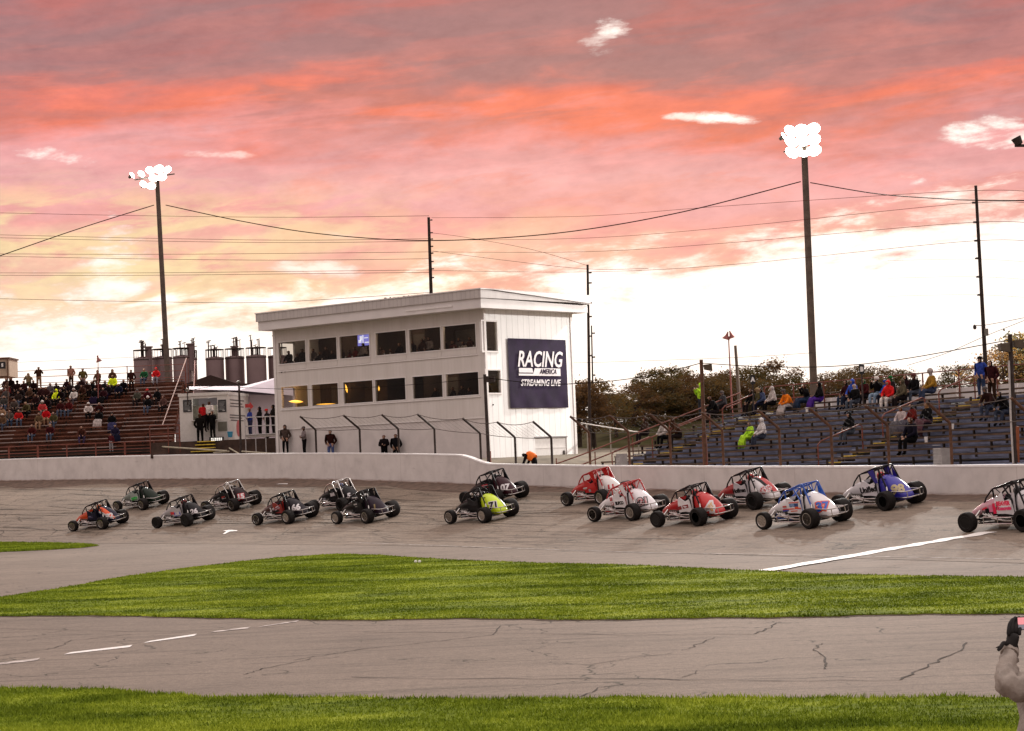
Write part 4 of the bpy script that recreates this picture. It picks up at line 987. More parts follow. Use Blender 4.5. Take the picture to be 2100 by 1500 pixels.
# near poles on the wall
def lamp_pole(top, bot, d, lab, r, m, name='lamp_pole'):
    o, t_, q_ = pole_obj(name, lab, top, bot, d, r, r*.85, m, 'lamp pole', 'poles behind the track wall', 1.5); return o, t_, q_
o, t_, q_ = lamp_pole((994, 768), (1003, 942), wd(1000), 'black steel pole with a small dark box at the corner of the press building', .09, M_dark)
p = at(1006, 778, wd(1000))-q_; b = MB(); b.box((p.x-.24, p.y-.2, p.z-.14), (p.x+.2, p.y+.15, p.z+.14)); b.build('floodlight', M_dark, o)
b = MB(); p = at(1002.5, 930, wd(1000))-q_; b.tube([p-Vector((0, 0, .9)), p+Vector((0, 0, .1))], .11, 8); b.build('base_sleeve', M_red, o, True)
o, t_, q_ = lamp_pole((490, 786), (494, 937), wd(490), 'thin dark pole in front of the white food trailer', .065, M_dark)
b = MB(); b.lathe([(.02, .1), (.12, .05), (.14, -.02), (.02, -.05)], n_=10, M=Matrix.Translation(at(489, 784, wd(490))-q_)); b.build('cap', M_house, o, True)
def speaker_box(o, q_, px, py, d, w_, h_, flip=1, m=None):
    p = at(px, py, d)-q_; b = MB(); f_ = .2
    b.add([(p.x-w_*.35, p.y-f_, p.z-h_*.3), (p.x+w_*.5, p.y-f_, p.z-h_*.55), (p.x+w_*.45, p.y-f_, p.z+h_*.5), (p.x-w_*.45*1, p.y-f_, p.z+h_*.42), (p.x-w_*.35, p.y+f_, p.z-h_*.3), (p.x+w_*.5, p.y+f_, p.z-h_*.55), (p.x+w_*.45, p.y+f_, p.z+h_*.5), (p.x-w_*.45, p.y+f_, p.z+h_*.42)],
          [(0, 1, 2, 3), (7, 6, 5, 4), (0, 4, 5, 1), (1, 5, 6, 2), (2, 6, 7, 3), (3, 7, 4, 0)]); return b.build('floodlight', m or mat('floodlight_back', (.10, .075, .05), .6, .3, .2), o)
o, t_, q_ = lamp_pole((1438, 738), (1446, 953), wd(1440), 'rusty steel pole with a square floodlight beside the person in neon yellow', .085, M_rust); speaker_box(o, q_, 1451, 754, wd(1440), .36, .27)
b = MB(); p = at(1445.5, 920, wd(1440))-q_; b.tube([p-Vector((0, 0, 1)), p+Vector((0, 0, .55))], .105, 8); b.build('base_sleeve', M_red, o, True)
o, t_, q_ = lamp_pole((2071, 686), (2083, 950), 70, 'dark pole with two black floodlights and a pale conduit at the right edge', .085, M_dark)
speaker_box(o, q_, 2058, 713, 70, .36, .3); speaker_box(o, q_, 2087, 706, 70, .36, .3)
b = MB(); b.tube([at(2069, 740, 69.9)-q_, at(2073, 860, 69.9)-q_, at(2078, 950, 69.9)-q_], .035, 8); b.build('conduit', mat('conduit_grey', (.5, .47, .45), .5), o, True)
b = MB(); b.tube([at(2083, 875, 70)-q_, at(2084, 960, 70)-q_], .12, 8); b.build('base_sleeve', mat('orange_rust', (.26, .075, .03), .7, var=.2), o, True)
# horns
M_horn = mat('horn_red', (.22, .06, .05), .6)
for (tx, ty, bx, by, d, lab, hs) in ((1495, 706, 1500, 810, 112, 'thin red pole with a pair of loudspeaker horns near the A sign', ((1490, 691, -1), (1500, 689, 1))), (203, 752, 200, 770, 138, 'short thin mast with a red loudspeaker horn above the red-brown bleachers', ((202, 738, 1),))):
    if d == 112: o, t_, q_ = pole_obj('horn_pole', lab, (1494, 690), (bx, by), d, .06, .03, M_horn, 'loudspeaker', 'loudspeaker masts', 3)
    else: o, t_, q_ = pole_obj('horn_pole', lab, (201, 728), (bx, by), d, .03, .02, M_horn, 'loudspeaker', 'loudspeaker masts', 1.5)
    for hx, hy, s_ in hs:
        b = MB(); b.lathe([(.03, .28), (.05, .18), (.09, .05), (.2, -.10), (.22, -.13)], n_=12, M=Matrix.Translation(at(hx, hy, d)-q_) @ Matrix.Rotation(R(-18*s_), 4, 'Y')); b.build('horn', M_horn, o, True)
# cables
M_wire = mat('black_cable', (.012, .008, .007), .9, spec=.05); M_wire2 = mat('red_brown_wire', (.06, .015, .01), .9, spec=.05)
def wire(pts, r, lab, m=M_wire, twist=False):
    # pts: (px, py, d)
    b = MB(); P = []
    n_ = len(pts)
    for i in range(n_-1):
        p0, p1, p2, p3 = [np.array(pts[min(max(i+j, 0), n_-1)], float) for j in (-1, 0, 1, 2)]
        for k in range(10):
            u = k/10; P.append(.5*((2*p1)+(-p0+p2)*u+(2*p0-5*p1+4*p2-p3)*u*u+(-p0+3*p1-3*p2+p3)*u**3))
    P.append(np.array(pts[-1], float))
    b.tube([at(*p) for p in P], r, 5, cap=False); o = b.build('overhead_cable', m); tag(o, lab, 'cable', 'overhead cables'); return o
wire([(-60, 545, 150), (0, 525, 152), (160, 470, 156), (316, 421, 159)], .034, 'thick black cable rising to the left floodlight pole')
wire([(340, 421, 159), (480, 451, 156), (640, 478, 151), (820, 492.5, 146), (980, 491, 142), (1180, 474, 137), (1400, 435, 131), (1642, 373, 126)], .034, 'thick sagging black cable between the two lit floodlight poles')
wire([(1662, 375, 126), (1800, 398, 120), (1930, 408, 112), (2002, 411, 104), (2160, 412, 98)], .03, 'thick black cable from the right floodlight pole to the right edge')
for k, (yl, ym) in enumerate(((437, 443), (482, 490), (488, 495), (521, 517), (526, 531), (560, 554), (565, 559))):
    wire([(-60, yl-1, 175), (0, yl, 172), (300, (yl+ym)/2+3, 165), (600, ym+3, 158), (880, ym, 150)], .016, ('topmost faint', 'second', 'third', 'fourth', 'fifth', 'sixth', 'seventh')[k]+' thin wire counted downwards left of the pole behind the roof', M_wire2)
wire([(-60, 611, 175), (0, 613, 172), (300, 619, 165), (560, 620, 158), (885, 600, 150)], .018, 'lowest thin wire on the left passing just above the press building roof', M_wire2)
for k, (y0_, ym, y1_) in enumerate(((447, 424, 391), (493, 468, 416), (517, 500, 456), (555, 545, 494))):
    wire([(885, y0_, 150), (1205, (y0_+ym)/2+8, 138), (1500, ym-2, 122), (2003, y1_, 104), (2160, y1_+9, 99)], .012, ('topmost', 'second', 'third', 'fourth')[k]+' thin wire counted downwards between the roof pole and the leaning right pole', M_wire2)
wire([(886, 478, 150), (960, 488, 147), (1090, 512, 138), (1205, 545, 124)], .012, 'thin wire sloping down from the roof pole to the pole beside the press building', M_wire2)
wire([(886, 515, 150), (1050, 536, 140), (1205, 552, 124), (1330, 551, 122)], .012, 'faint thin wire just below another one left of the pole beside the press building', M_wire2)
for k, y in enumerate((532, 568, 605)):
    wire([(1820, y+3, 110), (2007, y, 104), (2160, y+10, 99)], .006, ('upper', 'middle', 'lower')[k]+' of three very faint wires against the white sky at the right', M_wire2)
wire([(996, 775, wd(1000)), (1120, 788, 96), (1240, 783, 93), (1340, 769, 90), (1438, 745, wd(1440))], .018, 'black cable crossing the banner between the two wall poles')
wire([(1438, 745, wd(1440)), (1560, 752, 82), (1700, 752, 79), (1850, 737, 76), (2073, 697, 70)], .016, 'black cable from the rusty wall pole to the pole with two floodlights')
wire([(490, 795, wd(490)), (650, 799, 110), (850, 789, 103), (996, 775, wd(1000))], .014, 'black cable running across the lower windows of the press building')
wire([(395, 800, dt), (440, 792, dt-1), (490, 788, wd(490))], .012, 'short black cable from the trailer to its pole')
wire([(2016, 668, 104), (2060, 660, 100), (2120, 648, 97)], .014, 'short cable leaving the leaning pole to the right edge, higher one')
wire([(1860, 750, 112), (1940, 725, 108), (2020, 690, 104), (2120, 650, 99)], .014, 'thin cable rising past the leaning pole to the right edge, lower one')
wire([(1170, 743, 124), (1207, 744, 122), (1500, 734, 112), (1666, 724, 106)], .010, 'faint wire across the white sky above the bank trees')
# ------------------------------------------------------------------ silos and the shed behind
M_silo = mat('silo_steel', (.17, .115, .115), .55, .3, .18, .25); M_silo2 = mat('silo_rim', (.06, .035, .03), .7)
def silo(x0, x1, ytop, d, lab, tower=None, ybot=800):
    c_ = at((x0+x1)/2, ybot, d); t_ = at((x0+x1)/2, ytop, d); r_ = (x1-x0)/2/F*d; base = Vector((c_.x, c_.y, 0)); o = empty('silo', base, 0, lab, 'silo', 'storage silos'); h = t_.z
    b = MB(); b.lathe([(r_, -1), (r_, h-.12), (r_*.97, h-.04), (.05, h+.12)], n_=28); b.build('tank', M_silo, o, True)
    b = MB()
    for z in (h*.55, h*.75, h-.25): b.lathe([(r_+.03, z), (r_+.05, z+.05), (r_+.03, z+.1)], n_=28)
    for k in range(10): a = k*.628; b.tube([(r_*math.cos(a), r_*math.sin(a), h-.2), (r_*math.cos(a), r_*math.sin(a), h+.75)], .025, 4)
    b.each('rim', M_silo2, o); b = MB(); b.lathe([(r_+.02, h+.7), (r_+.04, h+.74), (r_+.02, h+.78)], n_=28); b.build('guard_rail', M_silo2, o)
    b = MB(); rr = random.Random(int(x0))
    for k in range(7): a = rr.random()*6.28; q_ = rr.random()*r_*.8; x, y = q_*math.cos(a), q_*math.sin(a); hh = .5+rr.random()*1.5; b.tube([(x, y, h), (x, y, h+hh)], .03+.05*rr.random(), 5); b.tube([(x-.2, y, h+hh), (x+.35*rr.random(), y, h+hh+.1)], .04, 4)
    b.build('pipework', M_silo2, o)
    if tower:
        tx0, tx1, ty = tower; rt_ = (tx1-tx0)/2/F*d; p = at((tx0+tx1)/2, ty, d)-base; b = MB(); b.lathe([(rt_, h*.9), (rt_, p.z-.15), (rt_*1.35, p.z-.12), (rt_*1.35, p.z)], n_=14, c=(p.x, p.y, 0)); b.build('stack', M_silo, o, True)
silo(276, 312, 734, 205, 'leftmost silo, with a stack rising from its roof', (297, 311, 711))
silo(314, 355, 732, 207, 'silo directly behind the left light pole')
silo(357, 395, 730, 205, 'silo right of the left light pole with a stack at its right side', (383, 397, 705)); silo(394, 406, 734, 212, 'narrow silo at the right end of the left silo cluster')
silo(424, 461, 733, 205, 'left silo of the cluster next to the press building'); silo(464, 503, 731, 206, 'silo with a central stack in the cluster next to the press building', (474, 487, 710))
silo(507, 548, 729, 205, 'silo directly left of the one hidden by the press building'); silo(552, 590, 729, 206, 'silo partly hidden behind the left edge of the press building')
b = MB(); p0, p1 = at(372, 800, 175), at(520, 800, 175); w_ = p1.x-p0.x
o = empty('shed', (p0.x, p0.y, 0), 0, 'dark low gabled shed roof between the silos and the white tent', 'shed'); zt_ = at(430, 770, 175).z; ze = at(372, 792, 175).z
b.box((0, 0, -1), (w_, 9, ze)); b.build('walls', mat('shed_wall', (.05, .03, .025), .9), o); b = MB()
b.add([(-.4, -.5, ze-.1), (w_*.42, -.5, zt_), (w_+.4, -.5, ze-.6), (-.4, 9.5, ze-.1), (w_*.42, 9.5, zt_), (w_+.4, 9.5, ze-.6)], [(0, 1, 4, 3), (1, 2, 5, 4), (0, 1, 2), (3, 4, 5)]); b.build('roof', mat('shed_roof', (.035, .018, .015), .9), o)
# small dark bushes
# ------------------------------------------------------------------ white marquee, food trailer, platform
M_tent = mat('tent_canvas', (.60, .53, .59), .7, var=.08, scale=.8, bump=.2); M_twhite = mat('trailer_white', (.58, .55, .52), .45, var=.06, grime=.12); M_blk = mat('matt_black', (.012, .011, .011), .8)
d = 127; A = at(388, 905, d); Bq = at(582, 905, d+6)
o = empty('marquee_tent', (A.x, A.y, 0), 0, 'white marquee tent with sloping roof between the trailer and the press building', 'tent')
def rel(px, py, dd): return tuple(at(px, py, dd)-Vector((A.x, A.y, 0)))
lw = Vector((0, 0, 6))
b = MB(); e1, e2 = Vector(rel(392, 806, d)), Vector(rel(600, 812, d+2)); zb_ = 2.5
b.add([(e1.x, e1.y, zb_), (e2.x, e2.y, zb_), tuple(e2), tuple(e1), (e1.x, e1.y+9, zb_), (e2.x, e2.y+9, zb_), (e2.x, e2.y+9, e2.z), (e1.x, e1.y+9, e1.z)], [(0, 1, 2, 3), (5, 4, 7, 6), (4, 0, 3, 7), (1, 5, 6, 2)]); b.build('canvas_wall', M_tent, o)
b = MB(); r1, r2, r3, r4 = Vector(rel(388, 799, d-.6)), Vector(rel(490, 801, d-.6)), Vector(rel(602, 812, d+1)), None
k1, k2, k3 = Vector(rel(388, 793, d+4)), Vector(rel(500, 792, d+4)), Vector(rel(600, 766, d+5))
vsx = [r1, r2, r3, k1, k2, k3]+[v+Vector((0, 8, -1.2)) for v in (k1, k2, k3)]
b.add([tuple(v) for v in vsx], [(0, 1, 4, 3), (1, 2, 5, 4), (3, 4, 7, 6), (4, 5, 8, 7)]); b.build('roof', M_tent, o)
b = MB(); q0 = Vector(rel(497, 829, d-.2)); M_ar = mat('arrow_red', (.50, .05, .05), .6)
b.add([rel(497, 829, d-.15), rel(511, 829, d-.15), rel(513, 825, d-.15), rel(520, 834, d-.15), rel(514, 840, d-.15), rel(512, 836, d-.15), rel(498, 837, d-.15)], [(0, 1, 2, 3, 4, 5, 6)]); b.build('arrow_marking', M_ar, o)
dt = wd(420, 4.5); TA = at(369, 905, dt)
tr_ = empty('food_trailer', (TA.x, TA.y, 0), R(-8), 'white food trailer with an open lit serving hatch and black menu boards', 'trailer')
def tl(px, py): p = at(px, py, dt)-TA; return p.x, p.z+TA.z
def bxp(b, x0, y0, x1, y1, ya, yb, mi=0):
    a = tl(x0, y1); c = tl(x1, y0); b.box((a[0], ya, a[1]), (c[0], yb, c[1]), mi)
b = MB(); zt_ = tl(420, 812)[1]; xw = tl(470, 850)[0]; x0w = tl(368, 850)[0]; zb_ = 3.4
hx0, hz0 = tl(396, 862); hx1, hz1 = tl(447, 816)
b.box((x0w, 0, zb_), (hx0, .08, zt_)); b.box((hx1, 0, zb_), (xw, .08, zt_)); b.box((hx0, 0, zb_), (hx1, .08, hz0)); b.box((hx0, 0, hz1), (hx1, .08, zt_))
b.box((x0w, .08, zb_), (x0w+.08, 4.6, zt_)); b.box((xw-.08, .08, zb_), (xw, 4.6, zt_)); b.box((x0w+.08, 4.5, zb_), (xw-.08, 4.6, zt_)); b.box((x0w-.05, -.06, zt_), (xw+.05, 4.66, zt_+.18)); b.build('body', M_twhite, tr_)
b = MB(); b.box((x0w+.1, .1, zb_+.3), (xw-.1, 4.4, zb_+.35)); b.box((x0w+.1, 2.3, zb_), (xw-.1, 2.35, hz1-.35)); b.build('interior', mat('kitchen_steel', (.22, .2, .17), .4, .4, .5, 2), tr_)
L = bpy.data.lights.new('hatch_light', 'POINT'); L.energy = 32; L.color = (1, .95, .85); L.shadow_soft_size = .15; lo = bpy.data.objects.new('hatch_light', L); sc.collection.objects.link(lo); lo.matrix_world = Matrix.Translation(tr_.location) @ Matrix.Rotation(R(-8), 4, 'Z') @ Matrix.Translation(((hx0+hx1)/2, 1.1, hz1-.12))
for x0, x1 in ((376, 393), (450, 466)):
    b = MB(); bxp(b, x0, 820, x1, 846, -.03, -.004); mb = b.build('menu_board', mat('menu_black', (.03, .03, .032), .5), tr_); b = MB()
    for k in range(7): bxp(b, x0+2, 824.5+k*2.6, x1-2-(k*5 % 4), 825.6+k*2.6, -.036, -.031)
    bxp(b, x1-7, 841, x1-2, 843.5, -.036, -.031); b.build('menu_lines', mat('menu_grey', (.35, .35, .34), .6), mb)
b = MB(); bxp(b, 394, 862, 449, 864, -.35, -.002); b.build('serving_shelf', mat('shelf_steel', (.4, .38, .35), .35, .6), tr_)
b = MB(); bxp(b, 450, 865, 468, 885, -.02, -.004); b.build('side_panel', mat('panel_grey', (.16, .15, .12), .6), tr_)
M_txr = mat('lettering_red', (.40, .10, .10), .6); M_txk = mat('lettering_dark', (.10, .09, .09), .6)
b = MB(); w3 = 4.5
for k, (z, l0, l1) in enumerate(((.25, .5, 3.6), (.45, .6, 3.2), (.62, .5, 3.5), (1.15, .4, 3.8), (1.3, .4, 3.0), (1.45, .6, 3.4))): b.box((xw+.003, l0, zt_-z-.07), (xw+.008, l1, zt_-z))
b.build('side_lettering', M_txk, tr_)
b = MB(); b.lathe([(.001, 0), (.5, .004), (.001, .006)], 'x', 20, (xw+.004, 2.2, zt_-1.95), M=None); b.build('side_logo', M_txr, tr_)
for px, lab in ((441, 'person in black'),): pass
# spotlight above the trailer
o = empty('spotlight', at(384, 800, dt), 0, 'small round white spotlight at the left roof corner of the food trailer', 'lamp'); b = MB(); b.lathe([(.02, .1), (.09, .08), (.11, 0), (.11, -.03)], n_=12, M=Matrix.Rotation(R(90), 4, 'X')); b.build('reflector', M_house, o, True)
b = MB(); b.lathe([(.001, -.04), (.1, -.035)], n_=12, M=Matrix.Rotation(R(-90), 4, 'X') @ Matrix.Scale(-1, 4, (0, 0, 1))); b.build('lens', mat('lens_soft', (.9, .9, .9), .3, emit=(1, 1, .95), es=1.0), o, True)
b = MB(); b.tube([(0, 0, -.1), (0, 0, -.9)], .03, 5); b.build('stem', M_dark, o)
# steps, planks, railings around the trailer
M_deck = mat('deck_wood', (.05, .028, .02), .85, var=.4, scale=2); M_ply = mat('pale_plank', (.34, .30, .22), .7, var=.2)
o = empty('steps', at(420, 925, dt-1.6), R(-8), 'yellow-edged wooden steps below the serving hatch', 'steps')
for k in range(4):
    b = MB(); b.box((-.45-.04*k, -.0-.3*k, .52-.19*k), (.55+.1*k, .3-.3*k, .57-.19*k)); b.build('tread', M_yel, o)
    b = MB(); b.box((-.43-.04*k, .26-.3*k, .34-.19*k), (.53+.1*k, .29-.3*k, .515-.19*k)); b.build('riser', M_deck, o)
o = empty('deck', at(420, 905, dt-.1), R(-8), 'dark wooden deck under the food trailer', 'deck'); b = MB(); b.box((-3, -1.0, -.9), (5.2, 0, 0)); b.build('boards', M_deck, o)
b = MB()
for h in (.5, 1.0): b.tube([(-3, -1, h), (-1.2, -1, h)], .03, 6)
for x in (-3, -1.9, -1.2): b.tube([(x, -1, -.6), (x, -1, 1.02)], .03, 6)
b.build('railing', M_red, o)
for k, (x0, y0, x1, y1, lab) in enumerate(((325, 916, 466, 925, 'long pale plank lying along the foot of the trailer deck'), (470, 919, 492, 932, 'short pale plank leaning at the foot of the thin pole'), (496, 926, 562, 931, 'pale pipe lying behind the track wall beside the platform'), (438, 929, 470, 926, 'short pale board lying behind the track wall'))):
    a, c = at(x0, y0, wd(x0, .6)), at(x1, y1, wd(x1, .6)); b = MB(); b.tube([a, c], .045, 4); o = b.build('plank', M_ply); tag(o, lab, 'plank', 'planks behind the wall')
pf = at(500, 893, 118.6); pe = at(562, 893, 118.6)
o = empty('viewing_platform', pf, 0, 'raised platform with pale grey railings beside the press building', 'platform'); v = pe-pf; L_ = v.length
M0 = Matrix.Rotation(math.atan2(v.y, v.x), 4, 'Z'); b = MB(); b.box((.1, 0, -.12), (L_+.9, 1.6, 0), M=M0); b.build('platform_deck', mat('pale_deck', (.42, .38, .36), .7), o); b = MB()
for h in (0.02, .5, 1.0): b.tube([(.1, -.03, h), (L_+.1, -.03, h)], .032, 6, M=M0)
for k in range(4): b.tube([(.1+k*(L_)/3, -.03, -1.3 if k else -1.3), (.1+k*L_/3, -.03, 1.02 if k != 9 else 0)], .03, 6, M=M0)
b.build('railing', mat('pale_railing', (.42, .40, .40), .5, .3), o)
# grey cabinet with grid light below the trailer
o = empty('string_light', at(444, 901, dt-1.2), 0, 'black bar of small white lamps on the deck front', 'lamp'); b = MB(); b.box((-.42, -.05, -.13), (.42, .05, .13)); b.build('housing', M_blk, o)
b = MB()
for k in range(6):
    for j in range(2): b.box((-.3+k*.11, -.065, -.08+j*.09), (-.22+k*.11, -.052, -.02+j*.09))
b.each('bulb', mat('bulb_white', (.9, .9, .9), .4, emit=(1, .97, .9), es=.9), o)
o = empty('plastic_bin', at(472, 892, dt-.8), 0, 'light blue plastic tub on the trailer deck', 'bin'); b = MB(); b.lathe([(.12, -.15), (.17, .16), (.19, .17), (.17, .19), (.13, .1)], n_=14); b.build('tub', mat('blue_plastic', (.05, .28, .45), .4), o, True)
# ------------------------------------------------------------------ signs and the booth
M_sign = mat('sign_black', (.012, .012, .014), .5); M_signw = mat('sign_white', (.75, .74, .72), .5, var=.02)
def letter_sign(px, py, d, w_, h_, ch, lab, legs=True):
    p = at(px, py, d); o = empty('letter_sign', p, 0, lab, 'sign', 'black letter signs on the bleachers'); b = MB(); b.box((-w_/2, -.03, -h_/2), (w_/2, .0, h_/2)); b.build('board', M_sign, o)
    text_obj('letter', ch, h_*.62, M_signw, frame((0, -.04, 0), (1, 0, 0), (0, 0, 1)), o, 0, .02, .004, .9)
    if legs: b = MB(); b.box((-.03, .005, -h_/2-1.2), (.03, .05, h_/2)); b.build('post', M_dark, o)
letter_sign(1543.5, 779, 91, .21, .40, 'A', 'black sign with a white letter A above the blue bleachers'); letter_sign(1767, 758, 84, .21, .38, 'B', 'black sign with a white letter B above the blue bleachers')
d = 138; p = at(-14, 800, d); o = empty('ticket_booth', p, 0, 'small pale booth carrying the S sign at the left edge above the bleachers', 'booth')
zz = lambda px, py: tuple(at(px, py, d)-p)
b = MB(); a, c = zz(-30, 774), zz(17.5, 736); b.box((a[0], 0, a[2]), (c[0], 2.4, c[2])); b.build('walls', mat('booth_tan', (.50, .38, .28), .7, var=.1), o)
b = MB(); b.box((a[0]-.1, -.1, c[2]), (c[0]+.06, 2.5, c[2]+.1)); b.build('roof', M_rust, o)
b = MB(); q_ = zz(18, 820); b.tube([(q_[0], -.1, q_[2]-1.2), (q_[0], -.1, c[2])], .035, 6); b.tube([(q_[0], -.1, a[2]), (a[0], -.1, a[2])], .04, 6); b.tube([(q_[0]-.05, -.1, a[2]-.4), (a[0]+.5, -.1, a[2]-1.6)], .025, 6)
for k in range(3): b.tube([(q_[0]-.4*k, -.1, a[2]-.45), (a[0]+.6-.0*k, -.1, a[2]-.9-.25*k)], .02, 5)
b.build('frame', M_rust, o)
letter_sign(5, 749.5, d-.3, .42, .46, 'S', 'black sign with a white letter S on the booth at the left edge', False)

# ------------------------------------------------------------------ people
def joints(pose):
    J = dict(pel=(0, 0, .93, .155), bel=(0.01, 0, 1.10, .15), che=(0, 0, 1.30, .165), nek=(.0, 0, 1.475, .062), hed=(.03, 0, 1.60, .093), top=(.025, 0, 1.685, .085))
    arm = {}
    leg = {s: [(0, s*.095, .88, .105), (.02, s*.11, .50, .075), (-.01, s*.12, .09, .052), (.14, s*.14, .045, .045)] for s in (1, -1)}
    def A(s, sh, el, wr, ha): arm[s] = [(*sh, .078), (*el, .062), (*wr, .048), (*ha, .045)]
    for s in (1, -1): A(s, (0, s*.185, 1.39), (-.03, s*.26, 1.12), (.06, s*.25, .88), (.09, s*.23, .80))
    if pose == 'pockets':
        for s in (1, -1): A(s, (0, s*.185, 1.39), (-.07, s*.29, 1.12), (.10, s*.2, .96), (.14, s*.14, .93))
    if pose == 'phone':
        A(1, (0, .185, 1.39), (.08, .30, 1.18), (.24, .16, 1.42), (.27, .10, 1.50)); A(-1, (0, -.185, 1.39), (.08, -.30, 1.18), (.24, -.14, 1.42), (.27, -.09, 1.50))
    if pose == 'folded':
        A(1, (0, .185, 1.39), (.06, .27, 1.14), (.22, .03, 1.18), (.24, -.07, 1.19)); A(-1, (0, -.185, 1.39), (.06, -.27, 1.12), (.21, -.02, 1.13), (.22, .08, 1.14))
    sit = pose.startswith('sit')
    if sit:
        lean = {'sit': .06, 'sitlean': .26, 'sitphone': .08, 'sitback': -.05, 'sitdrive': -.10}[pose]
        J = dict(pel=(0, 0, .11, .165), bel=(lean*.4, 0, .28, .155), che=(lean, 0, .47, .168), nek=(lean*1.3, 0, .645, .062), hed=(lean*1.4+.03, 0, .77, .093), top=(lean*1.4+.03, 0, .855, .085))
        fl = .30 if pose == 'sitdrive' else 0
        for s in (1, -1): leg[s] = [(.05, s*.10, .10, .108), (.46, s*(.13 if pose != 'sitlean' else .17), .13+fl*.3, .082), (.50+fl, s*.12, -.33+fl, .055), (.63+fl, s*.14, -.38+fl*1.3, .047)]
        cx, cz = lean, .565
        for s in (1, -1): A(s, (cx, s*.185, cz), (cx+.10, s*.27, cz-.25), (cx+.30, s*.14, cz-.35), (cx+.36, s*.07, cz-.37))
        if pose == 'sitphone':
            for s in (1, -1): A(s, (cx, s*.185, cz), (cx+.10, s*.31, cz-.16), (cx+.24, s*.13, cz+.10), (cx+.25, s*.07, cz+.17))
        if pose == 'sitdrive':
            for s in (1, -1): A(s, (cx, s*.185, cz), (cx+.16, s*.25, cz-.20), (cx+.40, s*.16, cz-.13), (cx+.46, s*.12, cz-.10))
    if pose == 'bend':
        J = dict(pel=(0, 0, .93, .155), bel=(.12, 0, 1.05, .15), che=(.30, 0, 1.13, .165), nek=(.47, 0, 1.16, .062), hed=(.59, 0, 1.17, .093), top=(.66, 0, 1.15, .08))
        for s in (1, -1): A(s, (.34, s*.185, 1.15), (.42, s*.24, .88), (.55, s*.2, .68), (.58, s*.19, .62))
    return J, arm, leg
REG = {}
def body_mesh(pose, hood=False):
    key = (pose, hood)
    if key in REG: return REG[key]
    J, arm, leg = joints(pose); V = []; E = []; Rr = []; lab = []
    def add(p, par, l):
        V.append(p[:3]); Rr.append(p[3]); lab.append(l)
        if par is not None: E.append((par, len(V)-1))
        return len(V)-1
    a = add(J['pel'], None, 'p'); b_ = add(J['bel'], a, 'j'); c = add(J['che'], b_, 'j'); nk = add(J['nek'], c, 's' if not hood else 'j'); hd = add(J['hed'], nk, 's'); tp = add(J['top'], hd, 'h')
    for s in (1, -1):
        q_ = c
        for k, p in enumerate(arm[s]): q_ = add(p, q_, 'g' if k == 3 else 'j')
        q_ = a
        for k, p in enumerate(leg[s]): q_ = add(p, q_, 'f' if k == 3 else 'p')
    me = bpy.data.meshes.new('body'); me.from_pydata(V, E, []); o = bpy.data.objects.new('body', me); sc.collection.objects.link(o)
    md = o.modifiers.new('s', 'SKIN'); md.use_smooth_shade = True; sv = me.skin_vertices[0].data
    for i, r in enumerate(Rr): k = 1.12 if lab[i] == 'j' and not pose == 'x' else 1; sv[i].radius = (r*k, r*k*(1.0)); sv[i].use_root = i == 0
    for i in (1, 2): sv[i].radius = (Rr[i]*1.20, Rr[i]*1.0)
    md2 = o.modifiers.new('u', 'SUBSURF'); md2.levels = 1; md2.render_levels = 1
    dg = bpy.context.evaluated_depsgraph_get(); out = bpy.data.meshes.new_from_object(o.evaluated_get(dg)); bpy.data.objects.remove(o)
    # region of each face from the nearest bone
    segs = [(np.array(V[i]), np.array(V[j]), lab[j], lab[i]) for i, j in E]
    hz, hx = J['hed'][2], J['hed'][0]
    mi = []
    for p in out.polygons:
        x = np.array(p.center); best = None
        for s0, s1, l1, l0 in segs:
            d = s1-s0; u = float(np.clip(np.dot(x-s0, d)/max(1e-9, d @ d), 0, 1)); ds = np.linalg.norm(x-(s0+d*u))
            if best is None or ds < best[0]: best = (ds, l1 if u > .45 else l0, u)
        l = best[1]
        if pose == 'bend': front = x[2] < hz-.0
        else: front = x[0] > hx+.035
        if l in 's' and x[2] > J['nek'][2]-.0: m_ = 0 if (front and x[2] < hz+.055) else 3
        elif l == 'h': m_ = 3 if not (front and x[2] < hz+.05) else 0
        elif l == 's': m_ = 1
        elif l == 'g': m_ = 0
        elif l == 'f': m_ = 4
        elif l == 'p': m_ = 2
        else: m_ = 1
        if pose == 'bend' and l in 'sh': m_ = 3
        mi.append(m_)
    # nose, brow and ears so that the head reads as a head
    out.materials.clear()
    for k in range(5): out.materials.append(None)
    bm = bmesh.new(); bm.from_mesh(out)
    for f, m_ in zip(bm.faces, mi): f.material_index = m_; f.smooth = True
    if pose != 'bend':
        def lump(x, y, z, sx, sy, sz, m_):
            r_ = bmesh.ops.create_icosphere(bm, subdivisions=1, radius=1, matrix=Matrix.Translation((x, y, z)) @ Matrix.Diagonal((sx, sy, sz, 1)))
            for v in r_['verts']:
                for f in v.link_faces: f.material_index = m_; f.smooth = True
        lump(hx+.098, 0, hz, .022, .014, .026, 0); 
        for s in (1, -1): lump(hx+.0, s*.092, hz, .018, .012, .028, 0 if not hood else 3); lump(hx+.088, s*.035, hz+.022, .008, .014, .007, 4)
        lump(hx+.088, 0, hz-.047, .008, .026, .007, 4)
        if hood:
            lump(hx-.03, 0, hz+.02, .115, .118, .135, 3); lump(hx-.05, 0, hz-.12, .11, .13, .09, 1)
    bm.to_mesh(out); bm.free(); out.name = 'body_'+pose
    REG[key] = out; return out
SK = [mat('skin_fair', (.42, .25, .18), .6, var=.06), mat('skin_tan', (.30, .17, .11), .6, var=.06)]
CL = {}
def cloth(c):
    if c not in CL: CL[c] = mat('cloth_%d_%d_%d' % c, tuple(x*(.55 if max(c) < 125 else .85) for x in s2l(c)), .9, var=.35, scale=9, bump=.3, spec=.08)
    return CL[c]
